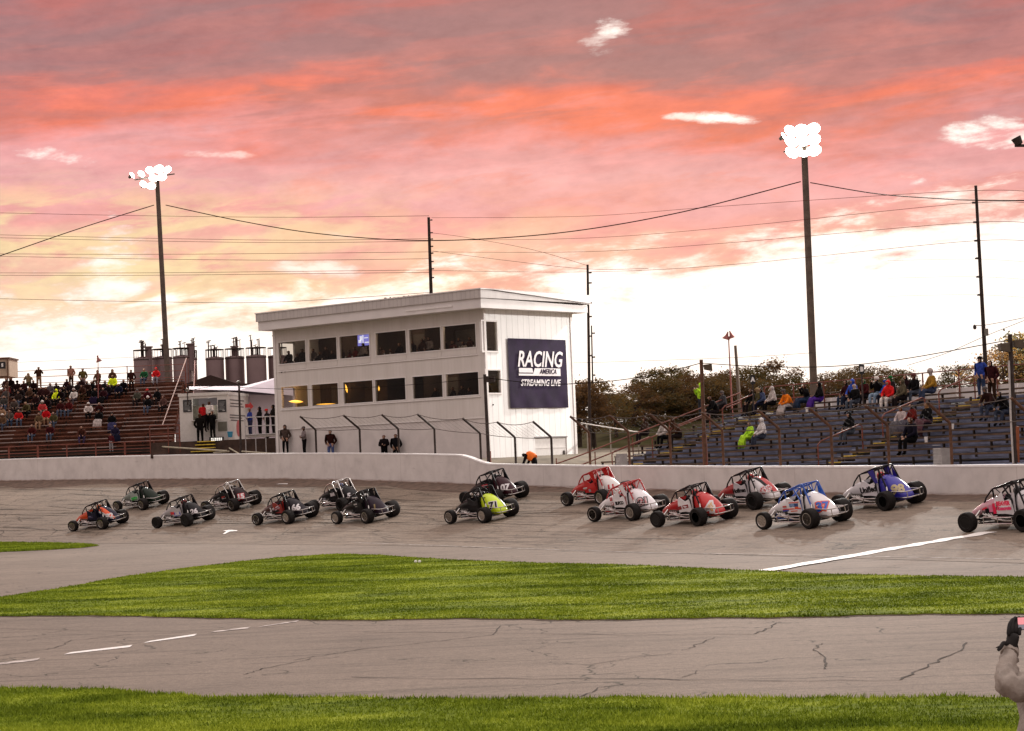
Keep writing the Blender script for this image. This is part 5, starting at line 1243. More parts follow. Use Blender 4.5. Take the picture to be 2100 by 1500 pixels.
BLK, DRK, MAR, BRN, TAN, GRY, LGR, NAV, BLU, JEAN, RED, YEL, OLV, WHT, LIM, KHK, GRN, ORG, MUS = (22, 20, 22), (42, 34, 36), (70, 24, 24), (84, 54, 40), (150, 118, 92), (112, 104, 104), (178, 168, 164), (28, 30, 52), (46, 66, 140), (88, 100, 122), (190, 30, 34), (222, 240, 40), (92, 84, 54), (214, 206, 200), (168, 214, 50), (150, 128, 96), (40, 100, 62), (226, 120, 30), (150, 112, 40)
def person(loc, rz, pose, jacket, pants, hair, label, group=None, scale=1.0, hood=False, hat=None, blanket=None, shoes=BLK):
    me = body_mesh(pose, hood); o = bpy.data.objects.new('person', me); sc.collection.objects.link(o)
    o.location = loc; o.rotation_euler = (0, 0, rz); o.scale = (scale,)*3
    for k, m_ in enumerate((SK[len(label) % 2], cloth(jacket), cloth(pants), cloth(jacket if hood else hair), cloth(shoes))): o.material_slots[k].link = 'OBJECT'; o.material_slots[k].material = m_
    tag(o, label, 'person', group)
    J = joints(pose)[0]; hd = J['hed']
    if hat:
        kind, col = hat; b = MB()
        if kind == 'cap': b.lathe([(.102, .02), (.105, .05), (.085, .10), (.04, .125), (.001, .13)], n_=14, c=(hd[0]-.005, 0, hd[2])); b.loft([[(hd[0]+.06, -.07, hd[2]+.028), (hd[0]+.06, .07, hd[2]+.028), (hd[0]+.06, .07, hd[2]+.04), (hd[0]+.06, -.07, hd[2]+.04)], [(hd[0]+.17, -.05, hd[2]+.018), (hd[0]+.17, .05, hd[2]+.018), (hd[0]+.17, .05, hd[2]+.028), (hd[0]+.17, -.05, hd[2]+.028)]])
        else: b.lathe([(.104, .01), (.112, .04), (.108, .08), (.08, .13), (.03, .155), (.001, .16)], n_=14, c=(hd[0]-.008, 0, hd[2]))
        h = b.build('hat', cloth(col), o, True)
    if blanket and pose.startswith('sit'):
        b = MB(); R_ = []
        for x, z, w_ in ((.10, .22, .20), (.28, .26, .26), (.50, .24, .29), (.62, .02, .29), (.64, -.30, .31)):
            R_.append([(x, -w_, z-.10), (x+.01, -w_*.6, z-.005), (x+.02, 0, z-.02), (x+.01, w_*.6, z), (x, w_, z-.10), (x-.04, w_*.9, z-.16), (x-.05, 0, z-.08), (x-.04, -w_*.9, z-.16)])
        b.loft(R_); bl_ = b.build('lap_blanket', cloth(blanket), o, True)
    return o
LG = 'spectators on the red-brown bleachers'; RG = 'spectators on the blue bleachers'
USED = set()
def seat_person(st, g, px, py, pose, j, p, h, label, dyaw=0, **k):
    l, r = st.find(px, py, .45); q_ = st.pt(l, r)
    fx = math.atan2(-st.n.y, -st.n.x)+dyaw
    if pose.startswith('sit'): loc = q_+st.n*.14+Vector((0, 0, .44))
    else: loc = q_-st.n*.22+Vector((0, 0, .05))
    return person(loc, fx, pose, j, p, h, label, g, **k)
def Lz(x, y): return x/5, 680+y/5
L_list = [
 (290, 560, 'sitphone', KHK, OLV, BRN, 'person in a tan hood with raised arms seated on the top row at far left', dict(hood=True)),
 (410, 570, 'phone', BRN, TAN, DRK, 'person in brown jacket and tan trousers standing with hands raised on the top row', {}),
 (740, 556, 'pockets', (150, 104, 90), BRN, BLK, 'person in dusty pink-brown standing left of an olive jacket on the top row', {}),
 (862, 580, 'pockets', (104, 90, 48), (128, 112, 116), BLK, 'person in olive jacket and grey trousers standing on the top row', {}),
 (1005, 545, 'sit', (120, 84, 66), BRN, BRN, 'person in a mottled brown coat on the top row under the horn', dict(hood=True)),
 (1150, 520, 'sitlean', (112, 78, 60), BRN, BRN, 'person in a brown hoodie bent forward on the top row', dict(hood=True)),
 (1357, 570, 'pockets', (58, 26, 22), (36, 20, 20), BLK, 'tall person in a dark red-brown coat standing left of the silos', {}),
 (1480, 520, 'sit', GRN, JEAN, TAN, 'person with fair hair in a green coat on the top row by the light pole', {}),
 (1600, 495, 'sit', RED, (130, 130, 140), MAR, 'person in a red hoodie and grey jeans at the right end of the top row', dict(hood=True)),
 (100, 620, 'sit', (84, 50, 42), DRK, DRK, 'person in a brown coat in the left group below the S sign', {}),
 (180, 630, 'sit', (44, 22, 22), DRK, BLK, 'person in very dark maroon third from the left below the S sign', dict(hat=('cap', DRK))),
 (248, 625, 'sit', (60, 28, 26), DRK, BRN, 'person in dark maroon right of another below the raised-arm person', {}),
 (515, 650, 'sit', GRY, DRK, MAR, 'person in grey behind the first neon yellow jacket', {}),
 (580, 715, 'sit', YEL, BLK, BLK, 'person in a neon yellow hooded jacket in the middle of the left crowd', dict(hood=True)),
 (690, 625, 'sit', (52, 20, 26), BLK, BLK, 'person in dark plum sitting behind the white-sleeved person', {}),
 (760, 710, 'sit', (204, 196, 190), (90, 84, 92), BLK, 'person in a white-sleeved top with a pale cap beside the neon yellow jacket', dict(hat=('beanie', LGR))),
 (802, 640, 'sit', DRK, BLK, MAR, 'person in black just right of the pale cap', {}),
 (862, 690, 'sitlean', (74, 44, 34), (88, 66, 46), MAR, 'person in brown leaning forward with tan trousers', {}),
 (942, 640, 'sit', BLK, BLK, BLK, 'person in black left of a maroon neighbour below the horn', {}),
 (1012, 645, 'sit', (82, 26, 26), DRK, BRN, 'person in maroon directly below the horn', {}),
 (1075, 630, 'sit', DRK, NAV, DRK, 'person in charcoal left of the big neon yellow jacket', {}),
 (1160, 580, 'sit', YEL, DRK, BRN, 'large person in neon yellow raised above the neighbours', dict(scale=1.15)),
 (1218, 660, 'sit', NAV, BLK, BLK, 'person in navy at the right of the neon yellow group', {}),
 (1412, 740, 'sit', (88, 88, 76), DRK, GRY, 'person in grey-green with a grey beard at the right group', dict(hat=('cap', GRY))),
 (1512, 710, 'sit', (76, 22, 28), DRK, DRK, 'person in maroon wearing a red cap in the right group', dict(hat=('cap', RED))),
 (1618, 710, 'sit', BLK, DRK, BLK, 'person in a black hood at the upper right of the right group', dict(hood=True)),
 (1520, 815, 'sit', BLK, JEAN, BLK, 'person in black with a cream beanie and blue jeans in the right group', dict(hat=('beanie', WHT))),
 (1680, 800, 'sit', (104, 74, 68), DRK, BRN, 'person in a rosy brown hood next to the stair rail', dict(hood=True)),
 (905, 850, 'sit', (196, 184, 178), BLK, BRN, 'person in a light grey jacket and white cap with black trousers', dict(hat=('cap', WHT))),
 (1018, 850, 'sit', (62, 22, 18), BLK, BRN, 'person in rust-dark red right of the light grey jacket', {}),
 (710, 820, 'sit', (92, 26, 26), JEAN, BRN, 'person in a maroon hood and jeans below the pale cap', dict(hood=True)),
 (622, 822, 'sit', (70, 24, 26), JEAN, BRN, 'person in dark maroon and jeans left of the maroon hood', {}),
 (430, 830, 'sit', (176, 60, 60), GRY, BRN, 'person in red plaid wearing a white beanie', dict(hat=('beanie', WHT))),
 (290, 850, 'sitlean', OLV, BLK, KHK, 'person in a khaki jacket leaning forward at the left', {}),
 (470, 930, 'sit', (184, 20, 28), TAN, BRN, 'person in a bright red hood below the red plaid jacket', dict(hood=True)),
 (550, 940, 'sit', OLV, JEAN, DRK, 'person in olive right of the bright red hood', {}),
 (1015, 955, 'sit', BLK, DRK, BLK, 'person in black with a pale fur-trimmed hood and silver blanket', dict(hood=True, blanket=LGR)),
 (1145, 955, 'sit', BLK, NAV, BLK, 'person in a black hood right of the fur-trimmed hood', dict(hood=True, blanket=(70, 70, 110))),
 (330, 1095, 'sit', (82, 28, 26), JEAN, BRN, 'person in maroon low on the stand, left one of two', {}),
 (515, 1095, 'sit', (74, 22, 26), JEAN, TAN, 'person in maroon low on the stand with a cup, right one of two', {}),
 (840, 1130, 'sitlean', (92, 54, 44), (80, 66, 100), BRN, 'person in brown with purple-grey trousers on the lowest rows', {}),
 (1175, 1075, 'sit', (46, 40, 66), NAV, BLK, 'person wrapped in a dark blue blanket on the low rows', dict(blanket=NAV)),
 (1150, 1195, 'stand', (96, 34, 40), (150, 148, 152), BRN, 'small child in maroon and grey trousers standing by the front rail', dict(scale=.72)),
 (95, 945, 'sit', (108, 100, 92), (70, 92, 122), BRN, 'person in grey with light blue jeans at the left', {}),
 (40, 800, 'sit', (84, 80, 76), JEAN, DRK, 'person in grey with jeans near the left edge', {}),
 (15, 900, 'sit', TAN, BRN, BRN, 'person in tan cut by the left edge', {}),
 (25, 990, 'sit', (120, 90, 66), JEAN, BRN, 'person in a white cap near the left edge low on the stand', dict(hat=('cap', WHT))),
 (62, 710, 'sit', (90, 84, 82), DRK, GRY, 'person in mid grey two rows below the brown coat at the left', {}),
 (305, 700, 'sit', (86, 60, 46), DRK, (150, 110, 80), 'person in brown with light hair left of the maroon crowd', {}),
 (428, 715, 'sit', (56, 26, 28), BLK, BLK, 'person in near-black maroon left of the neon yellow jacket', {}),
 (95, 660, 'sitlean', (110, 36, 34), DRK, BLK, 'person in brick red half hidden at the left', {}),
 (215, 700, 'sitlean', DRK, BLK, BRN, 'person in charcoal beside striped bags at the left', {}),
 (370, 760, 'sit', (48, 24, 26), BLK, BLK, 'person in black-maroon above the khaki jacket', {}),
 (1065, 700, 'sit', (60, 24, 30), NAV, BLK, 'person in wine red behind a dark blanket', dict(blanket=BLK)),
 (135, 590, 'sitlean', (36, 20, 18), DRK, BLK, 'hunched person in black-brown between two upper-left spectators', {}),
 (60, 590, 'sit', (70, 36, 30), DRK, BLK, 'person in dull rust at the upper left beside the booth frame', {}),
 (340, 640, 'sitlean', (52, 30, 30), BLK, BLK, 'person in dark umber bent low below the tan hood', {}),
 (470, 680, 'sit', (66, 34, 34), DRK, BRN, 'person in dark russet left of the grey jacket behind the neon yellow', {}),
 (640, 740, 'sitlean', (34, 20, 24), DRK, BLK, 'person in black bending between neon yellow and pale cap', {}),
 (720, 660, 'sit', (44, 30, 34), BLK, BRN, 'person in dark slate brown behind the white sleeves', {}),
 (835, 600, 'sit', (48, 24, 24), BLK, BLK, 'person in dark oxblood below the olive standing jacket', {}),
 (905, 640, 'sitlean', (66, 40, 34), DRK, BLK, 'person in cocoa brown leaning left below the horn', {}),
 (1110, 660, 'sit', (28, 20, 26), (40, 28, 56), MAR, 'person in near-black plum below the large neon yellow jacket', {}),
 (190, 760, 'sit', (58, 44, 40), JEAN, DRK, 'person in dark taupe and jeans above the khaki leaner', {}),
 (500, 790, 'sitlean', (40, 22, 24), DRK, BLK, 'person in black-red bending right of the red plaid jacket', {}),
 (140, 830, 'sit', (92, 80, 74), DRK, BRN, 'person in warm grey in the lower left group', {}),
 (185, 930, 'sit', (176, 30, 30), JEAN, BRN, 'person in scarlet low at the left beside light jeans', {}),
 (400, 950, 'sit', (120, 96, 70), TAN, BRN, 'person in sand brown left of the bright red hood', {}),
 (580, 660, 'sit', (40, 28, 30), DRK, BLK, 'person in charcoal brown directly behind the neon yellow hood', {}),
 (1260, 640, 'sitlean', (30, 24, 30), BLK, BLK, 'person in black leaning at the right end of the neon yellow group', {}),
 (980, 700, 'sit', BLK, NAV, BLK, 'person in black with a dark purple blanket', dict(blanket=(40, 28, 56))),
]
for x, y, pose, j, p, h, lab, k in L_list:
    px, py = Lz(x, y); seat_person(LS, LG, px, py-1, pose, j, p, h, lab, random.uniform(-.35, .35), **k)
R_list = [
 (1446, 840, 'phone', LIM, (70, 74, 82), BLK, 'person in a neon yellow hooded jacket standing by the rusty pole', dict(hood=True)),
 (1468, 848, 'sitlean', BLK, DRK, BRN, 'person in black crouching right of the standing neon yellow jacket', {}),
 (1481, 834, 'sit', (72, 70, 74), DRK, GRY, 'person in grey camouflage wearing a cap behind the crouching one', dict(hat=('cap', GRY))),
 (1322, 897, 'sit', (70, 48, 38), DRK, BRN, 'lone person in a brown hood at the left end of the blue bleachers', dict(hood=True)),
 (1366, 900, 'sitlean', (190, 182, 178), BLK, BRN, 'person in white and black beside the brown coat at the left end', {}),
 (1391, 898, 'sitlean', (88, 58, 42), DRK, BRN, 'person in a brown coat hunched over at the left end', dict(hood=True, scale=1.08)),
 (1540, 820, 'sit', BLK, DRK, BLK, 'person in black just below the A sign', {}),
 (1554, 834, 'sit', OLV, (60, 56, 40), KHK, 'person in olive with a khaki cap below the A sign', dict(hat=('cap', KHK))),
 (1561, 817, 'sit', (74, 86, 120), NAV, BLK, 'person in slate blue behind the olive cap', {}),
 (1583, 822, 'sit', LGR, BLK, LGR, 'person in a pale grey hood left of the orange jacket', dict(hood=True)),
 (1618, 836, 'sitlean', ORG, (120, 112, 112), GRY, 'person in an orange jacket with a striped blanket', dict(hat=('cap', GRY), blanket=LGR)),
 (1652, 830, 'sitphone', BLK, (60, 78, 104), BRN, 'person in black holding both hands to the face with a blue lap blanket', dict(blanket=(50, 68, 96))),
 (1680, 828, 'sit', BLK, (70, 40, 130), BLK, 'person in a black hood with a purple lap blanket', dict(hood=True, blanket=(74, 40, 128))),
 (1537, 907, 'sit', LIM, LIM, GRY, 'child-sized person in a lime green poncho', dict(scale=.88, blanket=LIM)),
 (1561, 903, 'sit', (206, 200, 198), (74, 80, 98), WHT, 'person in a white hood and jeans beside the lime poncho', dict(hood=True)),
 (1741, 889, 'sit', BLK, (92, 100, 112), BLK, 'lone person in a black hooded top with grey jeans in the middle rows', dict(hood=True)),
 (1735, 816, 'sit', (62, 20, 24), (54, 66, 90), BLK, 'person in dark red left of the blue hood under the B sign', {}),
 (1747, 808, 'sit', (52, 80, 168), NAV, BLU, 'person in a bright blue hood left of the B sign', dict(hood=True)),
 (1752, 824, 'sit', BLK, (96, 104, 118), LGR, 'person with light grey hair in a black coat under the B sign', {}),
 (1771, 816, 'sit', (74, 24, 26), DRK, GRN, 'person in wine red directly under the B sign', {}),
 (1798, 812, 'sitphone', BLK, (130, 150, 170), BLK, 'person in black with a cream beanie and light jeans, arms raised', dict(hat=('beanie', WHT))),
 (1814, 812, 'sit', (40, 84, 170), NAV, BLU, 'child in blue with a striped beanie', dict(scale=.8, hat=('beanie', BLU))),
 (1827, 807, 'sit', DRK, BLK, GRN, 'person in charcoal with a green cap', dict(hat=('cap', (30, 120, 60)))),
 (1820, 824, 'sit', (204, 34, 34), WHT, RED, 'person in a red hooded jersey in the front of the crowd', dict(hood=True)),
 (1850, 824, 'sit', (104, 94, 74), DRK, KHK, 'person in a grey-olive hood right of the red jersey', dict(hood=True)),
 (1857, 804, 'sit', (44, 24, 28), BLK, BLK, 'person in blackish maroon behind the grey-olive hood', {}),
 (1874, 808, 'sit', BLK, (96, 104, 120), MAR, 'person in black with a rosy beanie and grey jeans', dict(hat=('beanie', (120, 70, 66)))),
 (1910, 806, 'sit', MUS, (72, 84, 112), LGR, 'large person in a mustard coat with a grey hood', dict(scale=1.15, hat=('beanie', LGR))),
 (2022, 803, 'pockets', (44, 64, 140), (62, 78, 112), BLK, 'person in a blue jacket and jeans standing on the top row at right', dict(hat=('cap', BLK))),
 (2044, 805, 'pockets', (60, 24, 28), (62, 40, 28), BLK, 'person in a dark maroon jacket standing beside the blue jacket', {}),
 (2031, 846, 'sitlean', (58, 34, 30), (66, 74, 96), GRY, 'person in dark brown leaning at the right, grey cap', dict(hat=('cap', GRY))),
 (2060, 845, 'sitlean', BLK, (70, 78, 98), BLK, 'person in black leaning right of the dark brown one', {}),
 (1846, 872, 'sit', (186, 170, 168), KHK, (120, 60, 30), 'boy with ginger hair in white and red', dict(scale=.9, blanket=(110, 106, 112))),
 (1870, 870, 'sit', (120, 32, 26), DRK, DRK, 'person in brick red between the boy and a black coat', dict(blanket=(96, 92, 104))),
 (1900, 870, 'sit', BLK, (70, 60, 80), (150, 110, 70), 'fair-haired person in a black coat with a patterned blanket', dict(blanket=(110, 76, 84))),
 (1868, 908, 'sit', (26, 22, 38), BLK, BRN, 'large person in dark navy low in the middle of the stand', dict(scale=1.12)),
]
for x, y, pose, j, p, h, lab, k in R_list:
    seat_person(RS, RG, x, y, pose, j, p, h, lab, random.uniform(-.3, .3), **k)
def stand_at(px, yhead, d, pose, j, p, h, lab, face=None, hgt=1.72, g=None, **k):
    top = at(px, yhead, d); s_ = k.pop('scale', 1.0); hh = {'bend': 1.25}.get(pose, 1.77)*s_
    return person((top.x, top.y, top.z-hh), (R(-100) if face is None else face), pose, j, p, h, lab, g, scale=s_, **k)
WG = 'people standing against the press building'
def wall_person(px, yh, off, *a, **k):
    s_ = s_of(px, 4); q_ = CXY+S*s_-Wd*off; d = proj((q_.x, q_.y, 4))[2]; return stand_at(px, yh, d, *a, **k)
wall_person(584, 870, .5, 'pockets', (92, 76, 70), BLK, (90, 70, 60), 'person in a grey-brown hood and black trousers at the left of the white wall', hood=True, g=WG)
wall_person(623, 873, .5, 'folded', (128, 116, 116), BLK, BRN, 'person in a grey sweatshirt and cap with black trousers against the white wall', g=WG, hat=('cap', (120, 108, 108)), face=R(-160))
wall_person(677, 879, .5, 'pockets', (54, 24, 20), (84, 96, 140), BLK, 'person in a dark maroon jacket and blue jeans against the white wall', g=WG, scale=1.05)
wall_person(787, 889, .5, 'folded', (30, 24, 26), BLK, MAR, 'left one of two dark-clothed people low against the white wall', g=WG)
wall_person(811, 887, .6, 'pockets', (24, 22, 26), BLK, MAR, 'right one of two dark-clothed people low against the white wall', g=WG)
p = at(1096, 938, wd(1096, 1.2))
person((p.x, p.y, p.z-1.02), R(150), 'bend', BLK, BLK, BLK, 'person in an orange vest bending down behind the track wall', scale=.98, hood=True)
vo = [x for x in sc.objects if x.get('label', '').startswith('person in an orange vest')][0]; b = MB(); b.tube([(.0, 0, .98), (.12, 0, 1.06), (.30, 0, 1.14), (.38, 0, 1.15)], [.20, .215, .215, .17], 16); b.build('safety_vest', mat('vest_orange', (.80, .16, .01), .7), vo, True)
PG = 'people on the railed platform'
for px, yh, dd, j, p_, lab, k in ((512, 835, 119.6, (44, 58, 130), (60, 62, 92), 'person in a royal blue jacket on the railed platform', {}), (532, 833, 120.1, BLK, BLK, 'person in a black hood second from left on the platform', dict(hood=True)), (547, 837, 119.8, DRK, BLK, 'person in charcoal wearing a red cap on the platform', dict(hat=('cap', RED))), (560, 829, 119.8, (34, 26, 24), DRK, 'person in a dark hood closest to the building on the platform', dict(hood=True))):
    stand_at(px, yh, dd, 'folded', j, p_, BRN, lab, face=R(-150), g=PG, **k)
TGp = 'people around the food trailer'
for px, yh, dd, j, p_, pose, lab, k in ((416, 825, dt-.55, (176, 28, 32), DRK, 'folded', 'person in a bright red top at the serving hatch', dict(face=R(80))), (428, 821, dt-.6, WHT, BLK, 'pockets', 'person in black and white at the serving hatch', dict(face=R(70))), (435, 840, dt-1.0, BLK, BLK, 'phone', 'person in black holding a tray in front of the trailer', dict(face=R(-120))), (409, 846, dt-1.1, (24, 20, 18), BLK, 'pockets', 'heavy person in black with back turned before the hatch', dict(face=R(95), scale=1.08))):
    stand_at(px, yh, dd, pose, j, p_, BRN, lab, g=TGp, **k)
# people behind the windows
IG = 'people behind the press building windows'
win_people = [
 (594, 716, 'upper', BLK, 'leftmost dark silhouette in the first upper window', .6), (612, 722, 'upper', (40, 26, 22), 'dim figure at the right of the first upper window', 1.0), (622, 712, 'upper', DRK, 'dim figure deeper at the edge of the first upper window', 1.9),
 (645, 712, 'upper', GRY, 'pale figure in the second upper window', 1.1), (658, 718, 'upper', DRK, 'dark figure second from left in the second upper window', .7), (671, 708, 'upper', (50, 36, 30), 'tall brown figure in the second upper window', 1.4), (684, 716, 'upper', BLK, 'black figure at the right of the second upper window', .7),
 (704, 712, 'upper', (70, 30, 28), 'maroon figure at the left of the third upper window', .8), (720, 714, 'upper', (120, 28, 22), 'red figure in the third upper window', .7), (731, 708, 'upper', (140, 40, 26), 'orange-red figure below the television', 1.2), (748, 700, 'upper', LGR, 'light grey figure in front of the television', .7),
 (786, 708, 'upper', (140, 110, 96), 'light-haired figure with cups in the fourth upper window', .7), (803, 712, 'upper', BRN, 'brown figure in the fourth upper window', 1.0), (822, 700, 'upper', BLK, 'black figure at the right of the fourth upper window', .9),
 (848, 696, 'upper', DRK, 'dark standing figure at the left of the fifth upper window', 1.8), (868, 692, 'upper', (90, 60, 46), 'brown seated figure in the fifth upper window', .8), (882, 688, 'upper', LGR, 'figure in a vest and light sleeves in the fifth upper window', .9), (875, 686, 'upper', BLK, 'black figure behind others in the fifth upper window', 1.7),
 (915, 692, 'upper', DRK, 'dark figure at the left of the sixth upper window', .7), (930, 696, 'upper', (110, 60, 56), 'rosy figure in the sixth upper window', .7), (943, 690, 'upper', GRY, 'grey figure in the sixth upper window', 1.1), (953, 697, 'upper', WHT, 'white-sleeved figure at the right of the sixth upper window', .7), (966, 688, 'upper', BRN, 'brown figure at the far right of the sixth upper window', 1.3),
 (896, 792, 'lower', BLK, 'black figure in the fifth lower window', .8), (932, 790, 'lower', BLK, 'dark figure at the left of the sixth lower window', .8), (950, 788, 'lower', DRK, 'charcoal figure in the middle of the sixth lower window', .9), (966, 792, 'lower', NAV, 'navy figure at the right of the sixth lower window', .8),
]
for px, yh, row, j, lab, dy in win_people:
    q_ = inside_pt(px, yh, dy); zt_ = q_.z; w_ = bl.matrix_world @ Vector((q_.x, dy, zt_)); ps = 'sit'
    person((w_.x, w_.y, w_.z-.95), R(-140)+random.uniform(-.4, .4), ps, j, BLK, BRN, lab, IG)
pz = CXY+Wd*((wl[0]+wl[1])/2)-Wd*0
q_ = bl.matrix_world @ Vector((-.6, (wl[0]+wl[1])/2, sl_[0]-.25)); person((q_.x, q_.y, q_.z), R(-60), 'sitphone', GRY, BLK, BRN, 'person with hands at the face behind the lower side window', IG)
# plastic chair in the upper side window
q_ = bl.matrix_world @ Vector((-.7, (wu[0]+wu[1])/2, 8.37)); o = empty('plastic_chair', q_, R(-50), 'white plastic chair behind the upper side window', 'chair')
M_pl = mat('white_plastic', (.6, .6, .62), .4); b = MB(); b.box((-.22, -.22, .42), (.22, .22, .45)); b.build('seat', M_pl, o); b = MB(); b.box((-.22, .2, .45), (.22, .23, .9)); b.build('backrest', M_pl, o)
for sx in (-.2, .2):
    for sy in (-.2, .2): b = MB(); b.tube([(sx, sy, 0), (sx*.95, sy*.95, .42)], .018, 6); b.build('leg', M_pl, o)
# cups and litter
M_cup = mat('paper_cup', (.72, .70, .68), .6, var=.05)
def cup(loc, lab, g): b = MB(); b.lathe([(.03, 0), (.042, .13), (.044, .135), (.040, .13)], n_=10, M=Matrix.Translation(loc)); tag(b.build('paper_cup', M_cup, None, True), lab, 'cup', g)
for px, dy, ht in ((597, .3, ''), (630, .3, ''), (637, .3, ''), (654, .3, ''), (702, .3, ''), (716, .3, ''), (782, .3, ''), (794, .3, ''), (896, .3, ''), (925, .3, ''), (936, .3, ''), (941, .3, ''), (965, .3, '')):
    q_ = bl.matrix_world @ Vector((-s_of(px), .3, ZU0-.01)); k_ = min(range(6), key=lambda k: abs((up_w[k][0]+up_w[k][1])/2-px))
    n_in = {597: 'only', 630: 'far left end', 637: 'left', 654: 'right', 702: 'left', 716: 'right', 782: 'left', 794: 'right', 896: 'only', 925: 'first', 936: 'second', 941: 'third', 965: 'last'}[px]
    cup(q_, '%s white cup on the counter of the %s upper window' % (n_in, ('first', 'second', 'third', 'fourth', 'fifth', 'sixth')[k_]), 'cups on the window counter')
for px, py, lab in ((2018, 798, 'tall white cup at the feet of the standing blue jacket'), (1949, 876, 'white cup alone on the bench right of the black coat'), (1895, 912, 'pale blue cup right of the large dark navy person'), (1651, 847, 'white cup by the purple blanket')):
    l, r = RS.find(px, py, .45); q_ = RS.pt(l, r, .44); q_ += RS.n*.1; b = MB(); b.lathe([(.05, 0), (.07, .2), (.072, .21), (.065, .2)], n_=10, M=Matrix.Translation(q_)); tag(b.build('paper_cup', M_cup, None, True), lab, 'cup', 'cups on the blue bleachers')

# ------------------------------------------------------------------ open-wheel race cars (x forward, y left, z up)
M_tyre = mat('tyre_rubber', (.0125, .0105, .0100), .7, var=.3, scale=8, bump=.2, spec=.14); M_tyre_side = mat('tyre_sidewall', (.015, .013, .013), .6, var=.1)
M_alu = mat('polished_rim', (.62, .60, .58), .22, 1.0, .05, 4); M_brim = mat('black_rim', (.02, .02, .02), .35, .3); M_chrome = mat('chrome_tube', (.58, .56, .54), .2, 1.0, .05)
M_eng = mat('engine_metal', (.16, .15, .14), .45, .7, .5, 9); M_blkp = mat('black_paint', (.007, .006, .007), .35, var=.1, coat=.1, spec=.2); M_hole = mat('cockpit_dark', (.012, .010, .010), .8)
M_tw = mat('tyre_letter', (.5, .5, .48), .7)
WM = {}
def wheel_meshes(rad, w_, rr, black):
    key = (rad, w_, rr, black)
    if key in WM: return WM[key]
    h = w_/2
    b = MB(); b.lathe([(rr, -h*.92), (rad*.80, -h*1.02), (rad*.93, -h*.97), (rad*.985, -h*.82), (rad, -h*.5), (rad*1.003, 0), (rad, h*.5), (rad*.985, h*.82), (rad*.93, h*.97), (rad*.80, h*1.02), (rr, h*.92)], 'y', 36)
    ty = b.mesh('tyre', [M_tyre], True)
    b = MB()   # deep dish on the outside (+y)
    b.lathe([(rr, h*.92), (rr*1.03, h*.99), (rr*.96, h*1.0), (rr*.92, h*.9), (rr*.90, h*.45), (rr*.86, h*.42), (rr*.82, -h*.05), (rr*.78, -h*.10), (rr*.74, -h*.30)], 'y', 28)
    b.lathe([(rr, -h*.92), (rr*.95, -h*.95), (rr*.9, -h*.6), (rr*.7, -h*.3), (.001, -h*.25)], 'y', 28)
    ri = b.mesh('rim', [M_brim if black else M_alu], True)
    di = MB(); di.lathe([(rr*.80, -h*.22), (rr*.5, -h*.02), (rr*.3, -h*.05), (.001, -h*.05)], 'y', 20)
    b = MB(); b.lathe([(rr*.24, -h*.12), (rr*.22, h*.32), (rr*.14, h*.45), (.001, h*.45)], 'y', 12)
    for k in range(8): a = k*.785; b.tube([(math.cos(a)*rr*.22, h*.05, math.sin(a)*rr*.22), (math.cos(a)*rr*.84, -h*.02, math.sin(a)*rr*.84)], .014, 5)
    hb = b.mesh('hub', [M_alu if not black else M_eng], True)
    WM[key] = (ty, ri, hb, di.mesh('brake_disc', [M_brim], True))
    return WM[key]
def sell(x, hw, zb, zt, n_=24, e=2.6, yc=0):
    zc, hz = (zb+zt)/2, (zt-zb)/2; out = []
    for k in range(n_):
        a = 2*math.pi*k/n_; c, s_ = math.cos(a), math.sin(a)
        out.append((x, yc+hw*math.copysign(abs(c)**(2/e), c), zc+hz*math.copysign(abs(s_)**(2/e), s_)))
    return out
PNT = {}
def paint(c, name=None):
    if c not in PNT: PNT[c] = mat('paint_%d_%d_%d' % c, s2l(c), .32, var=.05, scale=3, coat=(.08 if max(c) < 60 else .3), spec=(.15 if max(c) < 60 else .4))
    return PNT[c]
TAIL = [(-.40, .24, .40, 1.05), (-.52, .285, .34, 1.10), (-.70, .315, .29, 1.085), (-.92, .335, .25, .985), (-1.14, .335, .23, .83), (-1.34, .30, .24, .65), (-1.48, .235, .27, .50), (-1.56, .13, .31, .42)]
tail_b = MB(); tail_b.loft([sell(*t_) for t_ in TAIL])
TAIL_ME = tail_b.mesh('tail_tank', [None]); tail_bvh = BVHTree.FromPolygons([v.co.copy() for v in TAIL_ME.vertices], [tuple(p.vertices) for p in TAIL_ME.polygons])
def drape(txt, size, u0, z0, side=1, shear=0, bold=.02, sx=1, lift=.008):
    """lettering laid on the rear flank of the tail tank, read from behind and one side"""
    me = text_mesh(txt, size, shear, bold, 0).copy(); bm = bmesh.new(); bm.from_mesh(me); bmesh.ops.triangulate(bm, faces=bm.faces[:])
    for _ in range(3):
        el = [e for e in bm.edges if e.calc_length() > .06]
        if el: bmesh.ops.subdivide_edges(bm, edges=el, cuts=1); bmesh.ops.triangulate(bm, faces=bm.faces[:])
    yaw = R(40); f = Vector((math.cos(yaw), -side*math.sin(yaw), -.30)).normalized(); r_ = Vector((-side*math.sin(yaw), -math.cos(yaw), 0)); r_ = f.cross(Vector((0, 0, 1))).normalized(); upv = r_.cross(f)
    c = Vector((-1.12, side*.2, .62))+r_*u0+upv*z0
    for v in bm.verts:
        o = c+r_*v.co.x*sx+upv*v.co.y-f*2; hit = tail_bvh.ray_cast(o, f)
        if hit[0]: v.co = hit[0]+hit[1]*lift if hit[1].dot(f) < 0 else hit[0]-hit[1]*lift
        else: v.co = Vector((0, 0, -99))
    bm.faces.ensure_lookup_table(); bmesh.ops.delete(bm, geom=[v for v in bm.verts if v.co.z < -50], context='VERTS')
    bm.to_mesh(me); bm.free(); return me
